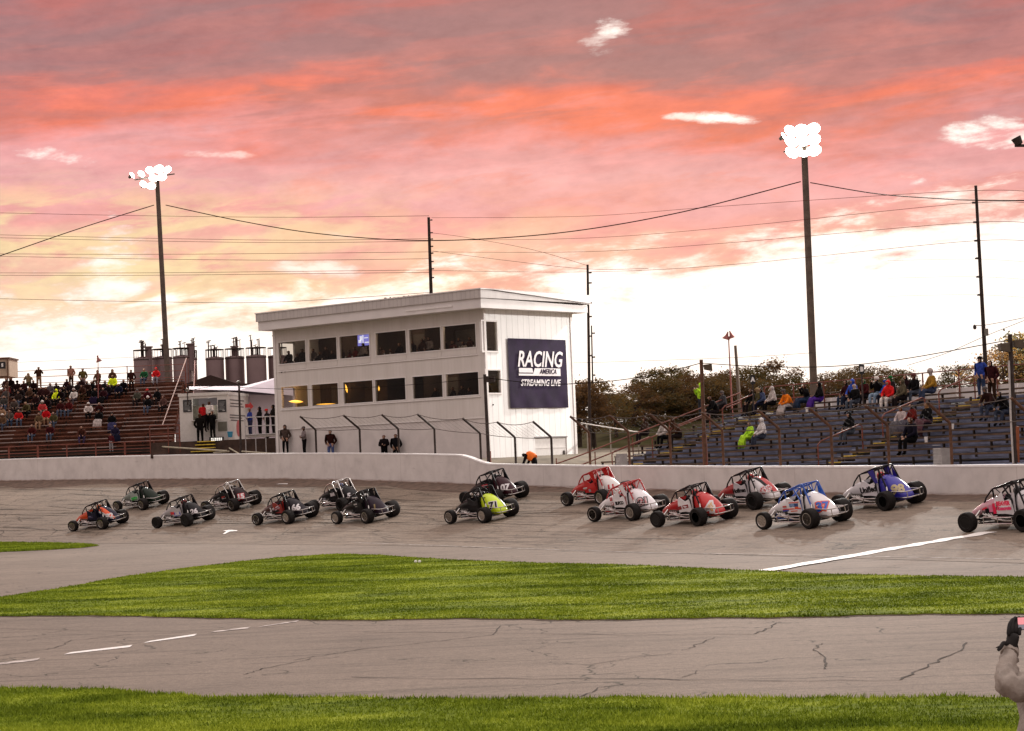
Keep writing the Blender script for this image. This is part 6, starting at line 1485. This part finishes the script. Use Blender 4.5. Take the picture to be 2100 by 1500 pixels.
def race_car(px, py, yaw, label, body, hood2, tail, cage, tubes='chrome', rims=(0, 0, 0, 0), sponsor=None, number=None, side_txt=None, stripe=None, panel=None, roof=None, helmet=(200, 200, 200), suit=BLK, dlabel='', k=1.0, arm=None):
    """px, py: contact point of the left front tyre"""
    p, z, t_ = ground_at(px, py, 40, 160)
    d = Vector((-math.sin(yaw), math.cos(yaw), 0)); l = Vector((-math.cos(yaw), -math.sin(yaw), 0))
    lf = Vector((1.12, .74))*k; org = Vector((p.x, p.y, 0))-d*lf.x-l*lf.y
    Z_ = lambda a, c: surf((org+d*a+l*c).x, (org+d*a+l*c).y)[0]
    zf, zr_, zl, zri = Z_(1.12, 0), Z_(-1.03, 0), Z_(0, .7), Z_(0, -.7)
    X_ = (d*2.15+Vector((0, 0, zf-zr_))).normalized(); Y_ = (l*1.4+Vector((0, 0, zl-zri))).normalized(); Zv = X_.cross(Y_).normalized(); Y_ = Zv.cross(X_)
    zo = (zf+zr_+zl+zri)/4+.014
    car = empty('race_car', label=label, cat='race car', group='open-wheel race cars on the track')
    car.matrix_world = Matrix(((X_.x, Y_.x, Zv.x, org.x), (X_.y, Y_.y, Zv.y, org.y), (X_.z, Y_.z, Zv.z, zo), (0, 0, 0, 1))) @ Matrix.Scale(k, 4)
    P, P2, PT = paint(body), paint(hood2), paint(tail); CG = paint(cage) if cage != 'chrome' else M_chrome; TB = M_chrome if tubes == 'chrome' else M_blkp
    # hood and nose, one shell
    b = MB(); b.loft([sell(*t_, n_=20, e=3.2) for t_ in ((1.56, .10, .36, .45), (1.46, .18, .36, .54), (1.20, .26, .40, .67), (.90, .305, .43, .80), (.55, .34, .45, .92), (.34, .35, .46, .97))]); hd = b.build('hood', P2, car, True)
    # cockpit sides: an open trough
    b = MB()
    def trough(x, hw, zb, zt, zc):
        t_ = .02; return [(x, -hw, zb), (x, hw, zb), (x, hw*1.04, (zb+zt)/2), (x, hw*.96, zt), (x, hw*.96-t_, zt), (x, hw*1.0-t_, zb+.03), (x, -hw+t_, zb+.03), (x, -hw*.96+t_, zt), (x, -hw*.96, zt), (x, -hw*1.04, (zb+zt)/2)]
    b.loft([trough(*t_) for t_ in ((.34, .345, .46, .97, 0), (.18, .35, .46, .94, 0), (-.04, .355, .46, .83, 0), (-.26, .35, .44, .90, 0), (-.42, .325, .42, 1.06, 0))]); b.build('cockpit_side', P, car)
    b = MB(); b.box((-.36, -.30, .31), (.33, .30, .36)); b.box((.28, -.29, .36), (.33, .29, .86)); b.box((-.39, -.28, .36), (-.33, .28, .98)); b.build('cockpit', M_hole, car)
    b = MB(); b.add([(-.30, -.2, .4), (-.30, .2, .4), (-.38, .2, 1.15), (-.38, -.2, 1.15), (-.34, -.2, .4), (-.34, .2, .4), (-.42, .2, 1.15), (-.42, -.2, 1.15)], [(0, 1, 2, 3), (7, 6, 5, 4), (0, 4, 5, 1), (1, 5, 6, 2), (2, 6, 7, 3), (3, 7, 4, 0)]); b.build('seat', M_hole, car)
    b = MB(); b.lathe([(.13, -.01), (.145, 0), (.13, .01)], 'x', 14, (.12, 0, .86)); b.tube([(.12, 0, .86), (.34, 0, .80)], .02, 6); b.build('steering_wheel', M_blkp, car)
    tk = TAIL_ME.copy(); tk.materials.clear(); tk.materials.append(PT); tk.polygons.foreach_set('use_smooth', [True]*len(tk.polygons)); tl_ = obj('tail_tank', tk, car)
    if number:
        for txt, sz, u0, z0, col, ol, kw in number:
            if ol: m0 = drape(txt, sz, u0, z0, 1, bold=.055*sz/.4, lift=.006, **kw); m0.materials.clear(); m0.materials.append(paint(ol)); obj('number_outline', m0, tl_)
            m1 = drape(txt, sz, u0, z0, 1, bold=.02*sz/.4, lift=.012, **kw); m1.materials.clear(); m1.materials.append(paint(col)); obj('number', m1, tl_)
    if stripe:
        for col, w0, w1, off in stripe:
            b = MB(); up_ = []; lo_ = []
            for t_ in TAIL[1:-1]:
                r_ = sell(t_[0], t_[1]+.006, t_[2]-.004, t_[3]+.006, 48)
                up_.append(r_[w0 % 48]); lo_.append(r_[w1 % 48])
            vs = []; fs = []
            for q_, w_ in zip(up_, lo_): vs += [q_, w_]
            K_ = w1-w0
            rings = [[sell(t_[0], t_[1]+.007, t_[2]-.004, t_[3]+.007, 48)[j % 48] for j in range(w0, w1+1)] for t_ in TAIL[1:-1]]
            vs = [p_ for r_ in rings for p_ in r_]; n2 = K_+1
            fs = [(i*n2+j, i*n2+j+1, (i+1)*n2+j+1, (i+1)*n2+j) for i in range(len(rings)-1) for j in range(K_)]
            b.add(vs, fs); b.build('stripe', paint(col), tl_, True)
    # cage
    b = MB()
    for s in (1, -1):
        b.tube([(.98, s*.20, .60), (.68, s*.30, .93), (.38, s*.35, 1.16), (.30, s*.35, 1.20), (-.08, s*.36, 1.29), (-.48, s*.355, 1.40), (-.56, s*.345, 1.385), (-.82, s*.38, .80), (-1.0, s*.40, .36)], .028, 8)
        b.tube([(.34, s*.35, 1.18), (.33, s*.35, .93)], .025, 8); b.tube([(-.08, s*.36, 1.29), (-.36, s*.365, .88), (-.44, s*.36, .30)], .025, 8)
        b.tube([(.30, s*.335, 1.24), (-.06, s*.34, .98), (-.32, s*.335, .86)], .015, 6) if arm else None
        b.tube([(-.54, s*.345, 1.385), (-.46, s*.20, 1.06)], .018, 6)
        b.tube([(1.15, s*.22, .30), (.3, s*.335, .25), (-.95, s*.335, .25), (-1.12, s*.3, .34)], .021, 6)
        b.tube([(.98, s*.20, .60), (1.08, s*.2, .30)], .02, 6)
    for x, z, hw in ((.35, 1.185, .35), (-.08, 1.29, .36), (-.50, 1.40, .355), (-.72, .98, .37), (1.0, .60, .2), (1.1, .32, .21)): b.tube([(x, -hw, z), (x, hw, z)], .02, 8)
    b.tube([(.36, 0, 1.19), (-.08, 0, 1.30), (-.48, 0, 1.40)], .015, 6); b.tube([(-.5, .1, 1.39), (-.52, .12, 1.06)], .016, 6); b.tube([(-.5, -.1, 1.39), (-.52, -.12, 1.06)], .016, 6)
    b.build('roll_cage', CG, car, True)
    if roof: b = MB(); b.add([(-.50, -.30, 1.47), (-.50, .30, 1.47), (-.12, .30, 1.365), (-.12, -.30, 1.365)], [(0, 1, 2, 3)]); b.poly([(-.46, -.34, 1.43), (-.36, -.34, .98), (-.76, -.36, .92)], (0, -.008, 0)); b.build('roof_panel', paint(roof), car)
    if panel:   # sail panels beside the cockpit
        for s in (1, -1): b = MB(); b.poly([(-.10, s*.372, 1.27), (-.34, s*.375, .88), (-.50, s*.375, .88), (-.36, s*.375, 1.34)], (0, s*.01, 0)); b.build('side_panel', paint(panel), car)
    b = MB(); b.poly([(-.52, -.335, 1.37), (-.52, -.345, .90), (-.93, -.37, .55), (-.82, -.36, .80)], (0, .01, 0)); b.poly([(-.50, -.33, .98), (-.50, -.05, 1.12), (-.52, -.05, .98), (-.52, -.33, .90)], (-.01, 0, 0)); b.build('wing_panel', paint(panel or cage if cage != 'chrome' else (20, 18, 20)), car)
    # lower hull: engine, floor
    b = MB(); b.box((-.9, -.30, .16), (1.15, .30, .19)); b.box((-.55, -.26, .19), (.38, .26, .45)); b.box((.98, -.18, .19), (1.2, .18, .40)); b.build('floor_pan', M_hole, car)
    b = MB(); b.box((.40, -.22, .22), (.98, .22, .52)); b.box((.45, -.30, .42), (.92, -.20, .60)); b.box((.45, .20, .42), (.92, .30, .60)); b.lathe([(.10, .98), (.10, 1.04)], 'x', 14, (0, 0, .36)); b.build('engine', M_eng, car)
    b = MB()
    for i in range(4): b.tube([(.52+i*.12, .28, .5), (.50+i*.11, .37, .47), (.38, .40, .36-.02*i)], .022, 6)
    b.tube([(.42, .40, .34), (-.05, .42, .27), (-.75, .43, .26)], .035, 8); b.build('exhaust', M_chrome, car, True)
    # wheels: LF, RF, LR, RR
    spec = [(1.12, .74, .29, .25, .19), (1.12, -.74, .30, .27, .19), (-1.03, .66, .325, .33, .195), (-1.03, -.74, .365, .44, .20)]
    for i, (x, y, rad, w_, rr) in enumerate(spec):
        s = 1 if y > 0 else -1; wr = empty('wheel'); wr.parent = car; wr.location = (x, y, rad); 
        wr.rotation_euler = (0 if s > 0 else math.pi, random.random()*6 if i > 1 else 0, (.10 if i < 2 else 0)*1)
        ty, ri, hb, dsc = wheel_meshes(rad, w_, rr, bool(rims[i]))
        for nm, me in (('tyre', ty), ('rim', ri), ('hub', hb), ('brake_disc', dsc)): obj(nm, me, wr)
    b = MB(); b.tube([(1.12, -.62, .29), (1.12, .62, .29)], .032, 8); b.build('front_axle', TB, car, True)
    b = MB(); b.tube([(-1.03, -.55, .345), (-1.03, .52, .335)], .04, 8); b.lathe([(.04, -.12), (.15, -.05), (.15, .05), (.04, .12)], 'y', 14, (-1.03, .05, .34)); b.build('rear_axle', M_eng, car, True)
    b = MB()
    for s in (1, -1): b.tube([(1.12, s*.56, .33), (.30, s*.34, .40)], .014, 6); b.tube([(1.12, s*.56, .25), (.30, s*.34, .26)], .014, 6); b.tube([(-1.03, s*.47, .40), (-.30, s*.35, .44)], .014, 6); b.tube([(1.12, s*.52, .3), (1.02, s*.24, .58)], .028, 8); b.tube([(-1.0, s*.48, .35), (-.86, s*.37, .74)], .028, 8)
    b.build('suspension', M_chrome, car, True)
    # nerf bars and bumpers
    b = MB(); b.tube([(.66, .35, .24), (.62, .60, .22), (-.52, .64, .22), (-.60, .36, .24)], .019, 8); b.tube([(.66, .33, .44), (.62, .60, .40), (-.52, .64, .40), (-.60, .36, .44)], .019, 8)
    for x in (.60, .05, -.50): b.tube([(x, .62, .22), (x, .62, .40)], .016, 6)
    b.build('side_bar', TB, car, True)
    b = MB(); b.tube([(.60, -.35, .24), (.56, -.58, .24), (-.50, -.60, .24), (-.56, -.36, .24)], .019, 8); b.tube([(.60, -.35, .42), (.56, -.58, .40), (-.50, -.60, .40), (-.56, -.36, .42)], .019, 8); b.build('side_bar', TB, car, True)
    b = MB(); b.tube([(-1.0, .36, .36), (-1.62, .36, .36), (-1.72, .24, .36), (-1.72, -.24, .36), (-1.62, -.36, .36), (-1.0, -.36, .36)], .019, 8); b.tube([(-1.05, .36, .58), (-1.60, .36, .56), (-1.70, .24, .56), (-1.70, -.24, .56), (-1.60, -.36, .56), (-1.05, -.36, .58)], .019, 8)
    for y in (-.30, .30): b.tube([(-1.70, y, .36), (-1.68, y, .56)], .016, 6)
    b.tube([(-1.72, -.30, .36), (-1.80, -.34, .40), (-1.80, -.34, .60), (-1.70, -.30, .58)], .016, 6); b.build('rear_bumper', TB, car, True)
    b = MB(); b.tube([(1.15, .17, .40), (1.68, .17, .40), (1.74, .10, .40), (1.74, -.10, .40), (1.68, -.17, .40), (1.15, -.17, .40)], .016, 6); b.build('front_bumper', TB, car, True)
    if arm: b = MB(); b.poly([(.33, .345, .85), (.0, .35, 1.12), (-.06, .35, .80), (.3, .345, .70)], (0, .008, 0)); b.build('arm_guard', paint(arm), car)
    # lettering on the left flank
    if side_txt:
        for txt, sz, x0, z0, col, bg, tilt, kw in side_txt:
            yy = .368
            if not txt:
                Mx = frame((x0, yy-.006, z0), (-1, 0, tilt), (tilt, 0, 1)); bb = MB(); bb.box((-kw['w'], -sz/2, 0), (kw['w'], sz/2, .004+kw.get('l', 0)), M=Mx); bb.build('decal', paint(col), car); continue
            if bg: w_ = len(txt)*sz*.32*kw.get('sx', 1)+.03; Mx = frame((x0, yy-.006, z0), (-1, 0, tilt), (tilt, 0, 1)); bb = MB(); bb.box((-w_, -sz*.48, 0), (w_, sz*.48, .004), M=Mx); bb.build('decal', paint(bg), car)
            text_obj('lettering', txt, sz, paint(col), frame((x0, yy, z0), (-1, 0, tilt), (tilt, 0, 1)), car, kw.get('shear', 0), .012, .002, kw.get('sx', 1))
    # driver
    bpy.context.view_layer.update()
    dr = person((0, 0, 0), 0, 'sitdrive', suit, suit, BLK, dlabel, 'race drivers', hood=True)
    dr.matrix_world = car.matrix_world @ Matrix.Translation((-.20, 0, .38)) @ Matrix.Scale(.88, 4)
    J = joints('sitdrive')[0]; hx, hz = J['hed'][0], J['hed'][2]
    b = MB(); b.lathe([(.06, -.14), (.125, -.11), (.145, -.02), (.15, .05), (.13, .12), (.08, .165), (.001, .18)], n_=18, c=(hx, 0, hz)); h_ = b.build('helmet', paint(helmet), dr, True)
    b = MB(); b.add([(hx+.151*math.cos(a), .151*math.sin(a), hz+z) for z in (-.01, .07) for a in [R(-70+i*14) for i in range(11)]], [(i, i+1, i+12, i+11) for i in range(10)]); b.build('visor', M_blkp, h_, True)
    return car
OR = (226, 84, 30); W_ = (205, 200, 202); RD = (176, 22, 26); BK = (22, 20, 23)
H = dict
# yaw: heading turned to the left of straight away from the camera
race_car(152, 1091, R(54), 'orange and navy race car leading the pack at far left', (18, 18, 40), (196, 66, 24), (20, 22, 50), BK, number=[('92', .38, .02, -.06, W_, None, {})], side_txt=[('', .035, .10, .66, (120, 110, 150), None, 0, H(w=.16)), ('', .04, .12, .60, (70, 64, 96), None, 0, H(w=.2))], stripe=[(OR, 3, 9, 0), (W_, 1, 3, 0)], helmet=(210, 110, 60), dlabel='driver in the orange and navy race car', k=.98)
race_car(243, 1050, R(48), 'white and green race car second from the left near the wall', (140, 150, 144), (120, 130, 124), (20, 34, 24), BK, side_txt=[('MARISTEM', .15, .02, .60, (30, 170, 70), (190, 200, 190), .12, H(sx=.8)), ('', .05, .0, .52, (20, 130, 40), None, .12, H(w=.24))], stripe=[((30, 160, 60), 20, 24, 0)], helmet=(40, 44, 46), dlabel='driver in the white and green race car', k=.98)  # whites of the left cars darkened: their shade is in the paint
race_car(324, 1085, R(50), 'white race car number 26 with a blue and red side decal', (168, 164, 166), (160, 156, 158), BK, BK, rims=(1, 1, 1, 1), number=[('26', .34, .0, -.02, W_, None, {})], side_txt=[('FAI', .19, .30, .62, (210, 40, 50), None, .12, H()), ('AEK', .19, -.06, .58, W_, (40, 60, 170), .12, H())], panel=None, helmet=(150, 40, 40), dlabel='driver in the white race car number 26')  # white body darkened as well, shade mixed into its colour
race_car(424, 1052, R(46), 'black race car number 15 near the wall', BK, BK, (34, 12, 16), 'chrome', number=[('15', .36, .02, -.02, W_, (190, 30, 40), {})], side_txt=[('', .035, .45, .62, (150, 150, 150), None, .15, H(w=.1)), ('', .08, .05, .66, (170, 40, 34), None, .12, H(w=.14)), ('', .05, .02, .60, (130, 130, 130), None, .12, H(w=.17))], helmet=(190, 186, 182), dlabel='driver in the black race car number 15')
race_car(530, 1079, R(46), 'red and black race car number 66', (130, 18, 20), (60, 14, 16), (26, 20, 28), BK, number=[('66', .40, .02, .02, W_, None, {})], side_txt=[('3', .26, .50, .62, W_, None, .12, H()), ('CB', .11, .30, .66, W_, None, .3, H()), ('', .06, .02, .66, (150, 140, 150), None, .34, H(w=.2)), ('', .05, .02, .76, (190, 180, 190), None, .34, H(w=.12)), ('', .12, .1, .56, (22, 18, 22), None, .2, H(w=.22))], helmet=(40, 40, 44), suit=(110, 20, 24), dlabel='driver in the red and black race car number 66')
race_car(646, 1052, R(41), 'black race car lettered BRR with a bright chrome cage', BK, BK, BK, 'chrome', rims=(1, 1, 1, 1), number=[('5', .34, -.02, .0, W_, None, {})], side_txt=[('BRR', .20, .0, .74, W_, None, .16, H()), ('JTM', .12, .72, .52, (150, 150, 155), None, .2, H())], helmet=(40, 60, 120), dlabel='driver in the black race car lettered BRR')
race_car(693, 1077, R(41), 'black race car with a gold number 1 ahead of the chrome-caged one', BK, (26, 18, 18), (34, 20, 34), BK, number=[('1', .34, -.02, -.02, (120, 100, 50), None, {})], side_txt=[('', .06, .10, .80, (170, 166, 164), None, .1, H(w=.12)), ('', .04, .06, .70, (120, 118, 116), None, .1, H(w=.08))], helmet=(214, 212, 210), dlabel='driver with a white helmet in the black race car with a gold number', panel=(30, 28, 30))
race_car(956, 1037, R(39), 'dark maroon race car number 07 near the wall', BK, (28, 16, 18), (48, 14, 24), BK, rims=(1, 1, 1, 1), number=[('07', .38, .02, .0, W_, None, {})], side_txt=[('', .15, .05, .74, (170, 40, 50), None, .12, H(w=.22)), ('', .06, .05, .74, (230, 190, 196), None, .12, H(w=.18, l=.004))], helmet=(30, 30, 34), dlabel='driver in the dark maroon race car number 07')
race_car(926, 1076, R(40), 'black race car with a neon yellow tail number 71', BK, BK, (198, 222, 30), BK, number=[('71', .36, .02, .0, BK, W_, {})], stripe=[(BK, 15, 18, 0)], helmet=(50, 52, 50), dlabel='driver in the race car with a neon yellow tail')
race_car(1165, 1040, R(38), 'red race car with red cage and white tail near the wall', RD, RD, (214, 208, 206), (170, 24, 24), number=[('11', .34, .02, -.02, RD, None, {})], side_txt=[('', .045, .30, .66, W_, None, .1, H(w=.13)), ('', .02, .30, .61, (180, 150, 120), None, .1, H(w=.1)), ('', .12, .02, .56, (150, 130, 134), None, .1, H(w=.07))], panel=(176, 20, 24), helmet=(190, 190, 190), suit=(40, 70, 150), dlabel='driver in a blue suit in the red race car')
race_car(1221, 1071, R(38), 'white race car number 21 with a red cage', (222, 218, 220), (222, 218, 220), (226, 222, 226), (176, 26, 28), number=[('21', .40, .04, -.02, W_, BK, {}), ('21', .37, .04, -.02, (160, 26, 30), None, {})], side_txt=[('BUFCO', .16, .0, .62, BK, None, .06, H(sx=.9)), ('', .10, .42, .60, (170, 40, 44), None, .1, H(w=.08)), ('', .06, .42, .60, W_, None, .1, H(w=.06, l=.004)), ('21', .16, .45, .78, RD, None, .2, H())], arm=(222, 218, 220), panel=(222, 218, 220), helmet=(210, 208, 206), dlabel='driver in the white race car number 21')
race_car(1351, 1082, R(36), 'red and white race car with a gold number 4 on its tail', (214, 208, 210), RD, (188, 22, 24), BK, rims=(1, 1, 1, 1), number=[('4', .52, .04, -.08, W_, W_, {}), ('4', .46, .04, -.08, (196, 136, 26), None, {})], side_txt=[('', .12, .30, .60, (130, 22, 28), None, .12, H(w=.14)), ('', .12, -.06, .65, (130, 22, 28), None, .12, H(w=.16)), ('', .08, .12, .50, W_, None, .1, H(w=.2))], helmet=(190, 30, 34), dlabel='driver in the red and white race car number 4', suit=(120, 20, 24))
race_car(1466, 1050, R(36), 'white and red race car number 69 lettered Hoffman near the wall', (176, 172, 176), (150, 24, 28), (222, 218, 220), BK, rims=(1, 1, 1, 1), number=[('69', .42, .05, -.02, W_, W_, {}), ('69', .40, .05, -.02, RD, None, {})], side_txt=[('Hoffman', .20, .05, .66, BK, None, .06, H())], stripe=[(BK, 8, 11, 0), (RD, 11, 16, 0)], helmet=(190, 44, 44), dlabel='driver in the white and red race car number 69')
race_car(1569, 1087, R(35), 'white race car number 37 with a blue cage', (214, 210, 212), (214, 210, 212), (222, 218, 220), (30, 84, 176), number=[('37', .40, .04, -.02, (30, 84, 180), (214, 80, 40), {})], side_txt=[('', .11, -.02, .72, (30, 66, 120), None, .04, H(w=.20)), ('LAKE', .10, .08, .72, (120, 150, 190), None, .04, H(l=.01)), ('', .05, -.14, .645, (214, 84, 40), None, .04, H(w=.09, l=.004)), ('', .03, -.02, .81, (210, 60, 50), None, .04, H(w=.24)), ('', .035, .10, .60, (210, 60, 50), None, .04, H(w=.44)), ('', .05, .40, .55, (30, 66, 150), None, .04, H(w=.14)), ('', .05, .44, .68, (190, 70, 64), None, .04, H(w=.09)), ('', .03, -.0, .53, (214, 84, 60), None, .04, H(w=.16))], arm=None, helmet=(40, 42, 48), dlabel='driver in the white race car with the blue cage')
race_car(1723, 1052, R(35), 'white and blue race car number 98 lettered Unified near the wall', (206, 202, 206), (198, 196, 200), (42, 36, 150), BK, rims=(1, 1, 1, 1), number=[('98', .42, .05, -.02, (176, 160, 120), None, {})], side_txt=[('Unified', .27, .02, .66, BK, None, .10, H())], panel=(40, 34, 130), helmet=(200, 60, 60), dlabel='driver in the white and blue race car number 98', suit=(30, 30, 80))
race_car(1987, 1092.5, R(33), 'white and pink race car lettered BEAVER cut by the right edge', (206, 202, 206), (200, 150, 164), (210, 206, 210), BK, rims=(1, 1, 1, 1), number=[('4', .4, 0, 0, (200, 30, 80), None, {})], side_txt=[('BEAVER', .17, .0, .76, (226, 50, 90), (230, 224, 228), .04, H(sx=.9)), ('Concrete', .14, -.02, .62, (226, 60, 110), None, .04, H()), ('', .30, .36, .62, (216, 16, 70), None, .04, H(w=.06)), ('', .20, .50, .62, (206, 120, 150), None, .04, H(w=.07)), ('', .20, .24, .68, (110, 50, 24), None, .04, H(w=.05)), ('', .05, .75, .62, (206, 36, 60), None, .3, H(w=.10)), ('', .16, .66, .54, BK, None, .04, H(w=.07))], helmet=(60, 60, 64), dlabel='driver in the white and pink race car at the right edge', arm=(206, 202, 206))

# ------------------------------------------------------------------ the photographer at the right edge
M_coat = mat('cream_coat', (.33, .285, .25), .85, var=.16, scale=11, bump=1.0, spec=.15); M_glove = mat('black_glove', (.012, .010, .010), .8, var=.2, scale=14, bump=.3); M_jean = mat('grey_trousers', (.10, .10, .12), .9)
D = 12.9
def q3(px, py, dd=0): return at(px, py, D+dd)
sh = q3(2132, 1398); el = q3(2062, 1403, -.05); wr = q3(2071, 1335, .18)
base = Vector((sh.x+.17, sh.y+.03, 0))
V = []; E = []; Rr = []; Lb = []
def add(p, r, par, l):
    V.append(tuple(Vector(p)-base)); Rr.append(r); Lb.append(l)
    if par is not None: E.append((par, len(V)-1))
    return len(V)-1
sx = Vector((1, 0, 0)); bz = base
zs = sh.z
pel = add(bz+Vector((0, 0, .95)), .19, None, 0); bel = add(bz+Vector((0, .0, 1.12)), .21, pel, 0); che = add(bz+Vector((0, .02, zs-.12)), .215, bel, 0); nk = add(bz+Vector((0, .04, zs+.09)), .075, che, 3); hd = add(bz+Vector((0, .06, zs+.22)), .105, nk, 3); tp = add(bz+Vector((0, .05, zs+.31)), .095, hd, 3)
a = add(sh, .105, che, 0); m1 = add((sh+el)/2-Vector((0, 0, .03)), .105, a, 0); a = add(el, .086, m1, 0); a = add(el.lerp(wr, .3), .076, a, 0); a = add(el.lerp(wr, .6), .062, a, 0); a = add(wr, .050, a, 0)
sh2 = Vector((2*base.x-sh.x, sh.y, sh.z)); el2 = sh2+Vector((.15, .02, .0)); wr2 = Vector((base.x+.12, sh.y+.25, wr.z+.02))
a = add(sh2, .10, che, 0); a = add(el2, .085, a, 0); a = add(wr2, .05, a, 0); 
for s in (-1, 1):
    a = add(bz+Vector((s*.10, 0, .88)), .12, pel, 1); a = add(bz+Vector((s*.13, .02, .50)), .085, a, 1); a = add(bz+Vector((s*.14, 0, .10)), .06, a, 1); a = add(bz+Vector((s*.15, .15, .05)), .05, a, 2)
me = bpy.data.meshes.new('person'); me.from_pydata(V, E, []); o = bpy.data.objects.new('t', me); sc.collection.objects.link(o)
md = o.modifiers.new('s', 'SKIN'); sv = me.skin_vertices[0].data
for i, r in enumerate(Rr): sv[i].radius = (r, r); sv[i].use_root = i == 0
sv[0].radius = (.37, .2); sv[1].radius = (.37, .21); sv[2].radius = (.27, .20); o.modifiers.new('u', 'SUBSURF').render_levels = 2; o.modifiers['u'].levels = 2
tx = bpy.data.textures.new('folds', 'CLOUDS'); tx.noise_scale = .07; dm = o.modifiers.new('d', 'DISPLACE'); dm.texture = tx; dm.strength = .10; dm.mid_level = .5
out = bpy.data.meshes.new_from_object(o.evaluated_get(bpy.context.evaluated_depsgraph_get())); bpy.data.objects.remove(o)
for m_ in (M_coat, M_jean, cloth(BLK), cloth(GRY)): out.materials.append(m_)
S_ = [(np.array(V[i]), np.array(V[j]), Lb[j]) for i, j in E]
for p in out.polygons:
    x = np.array(p.center); best = (9, 0)
    for s0, s1, l_ in S_:
        d_ = s1-s0; u = float(np.clip(np.dot(x-s0, d_)/max(1e-9, d_ @ d_), 0, 1)); ds = np.linalg.norm(x-(s0+d_*u)); best = min(best, (ds, l_))
    p.material_index = best[1] if not (best[1] == 1 and x[2] > .80) else 0; p.use_smooth = True
ph = obj('person', out); ph.location = base; tag(ph, 'person in a cream coat and black gloves filming with a phone at the right edge', 'person')
# cuff
b = MB(); dv = (wr-el).normalized()
w0 = wr-base
b.tube([tuple(w0-dv*.03), tuple(w0-dv*.005), tuple(w0+dv*.012)], [.056, .058, .050], 16); b.build('sleeve_cuff', M_coat, ph, True)
# gloved hand: palm and five separate fingers closing on the phone
def chain(name, pts, par):
    me = bpy.data.meshes.new(name); me.from_pydata([tuple(Vector(p[0])-base) for p in pts], [(i, i+1) for i in range(len(pts)-1)], []); o = bpy.data.objects.new('t', me); sc.collection.objects.link(o)
    o.modifiers.new('s', 'SKIN'); sv = me.skin_vertices[0].data
    for i, p in enumerate(pts): r = p[1] if isinstance(p[1], tuple) else (p[1], p[1]); sv[i].radius = r; sv[i].use_root = i == 0
    u = o.modifiers.new('u', 'SUBSURF'); u.levels = u.render_levels = 2
    out = bpy.data.meshes.new_from_object(o.evaluated_get(bpy.context.evaluated_depsgraph_get())); bpy.data.objects.remove(o)
    out.materials.clear(); out.materials.append(M_glove); out.polygons.foreach_set('use_smooth', [True]*len(out.polygons)); out.name = name; return obj(name, out, par)
hd_ = .18
kn = q3(2080, 1297, hd_)
palm = chain('glove', [(wr-dv*.01, (.042, .034)), (wr.lerp(kn, .35), (.054, .032)), (wr.lerp(kn, .75), (.060, .030)), (kn, (.054, .026))], ph)
for i, (kx, ky, mx_, my_, tx_, ty_, r_) in enumerate(((2069, 1296, 2071, 1280, 2079, 1268, .0145), (2076, 1292, 2077, 1276, 2084, 1265, .0150), (2083, 1291, 2085, 1274, 2092, 1265, .0145), (2090, 1294, 2094, 1283, 2101, 1276, .0130))):
    chain('finger', [(q3(kx, ky+10, hd_), r_*1.15), (q3(kx, ky, hd_), r_*1.1), (q3(mx_, my_, hd_+.02+.01*i), r_), (q3(tx_, ty_, hd_+.045+.01*i), r_*.85)], palm)
chain('thumb', [(q3(2068, 1322, hd_-.02), .016), (q3(2058, 1318, hd_-.05), .0145), (q3(2052, 1328, hd_-.07), .0135), (q3(2046, 1335, hd_-.08), .011)], palm)
chain('strap', [(q3(2050, 1326, hd_-.07), .006), (q3(2042, 1329, hd_-.08), .003)], palm)
chain('cuff_edge', [(q3(2083, 1318, hd_), .011), (q3(2086, 1330, hd_), .010), (q3(2087, 1338, hd_), .008)], palm)
# the phone, its lit screen towards the camera
c = q3(2113, 1278, hd_+.02); ro = empty('mobile_phone', c, 0, 'mobile phone held up with a pink sky on its lit screen', 'phone')
b = MB(); wv, hv = .085, .042
b.box((-wv, -.004, -hv), (wv, .006, hv)); b.build('phone_case', M_blk, ro); b = MB(); b.box((-wv+.006, -.0055, -hv+.005+.03), (wv-.006, -.0045, hv-.005)); b.build('screen', mat('screen_pink', (.5, .2, .2), .3, emit=(.85, .30, .33), es=.8), ro)
b = MB(); b.box((-wv+.006, -.0055, -hv+.005), (wv-.006, -.0045, -hv+.034)); b.build('screen_lower', mat('screen_grey', (.2, .2, .22), .3, emit=(.22, .2, .24), es=.6), ro)
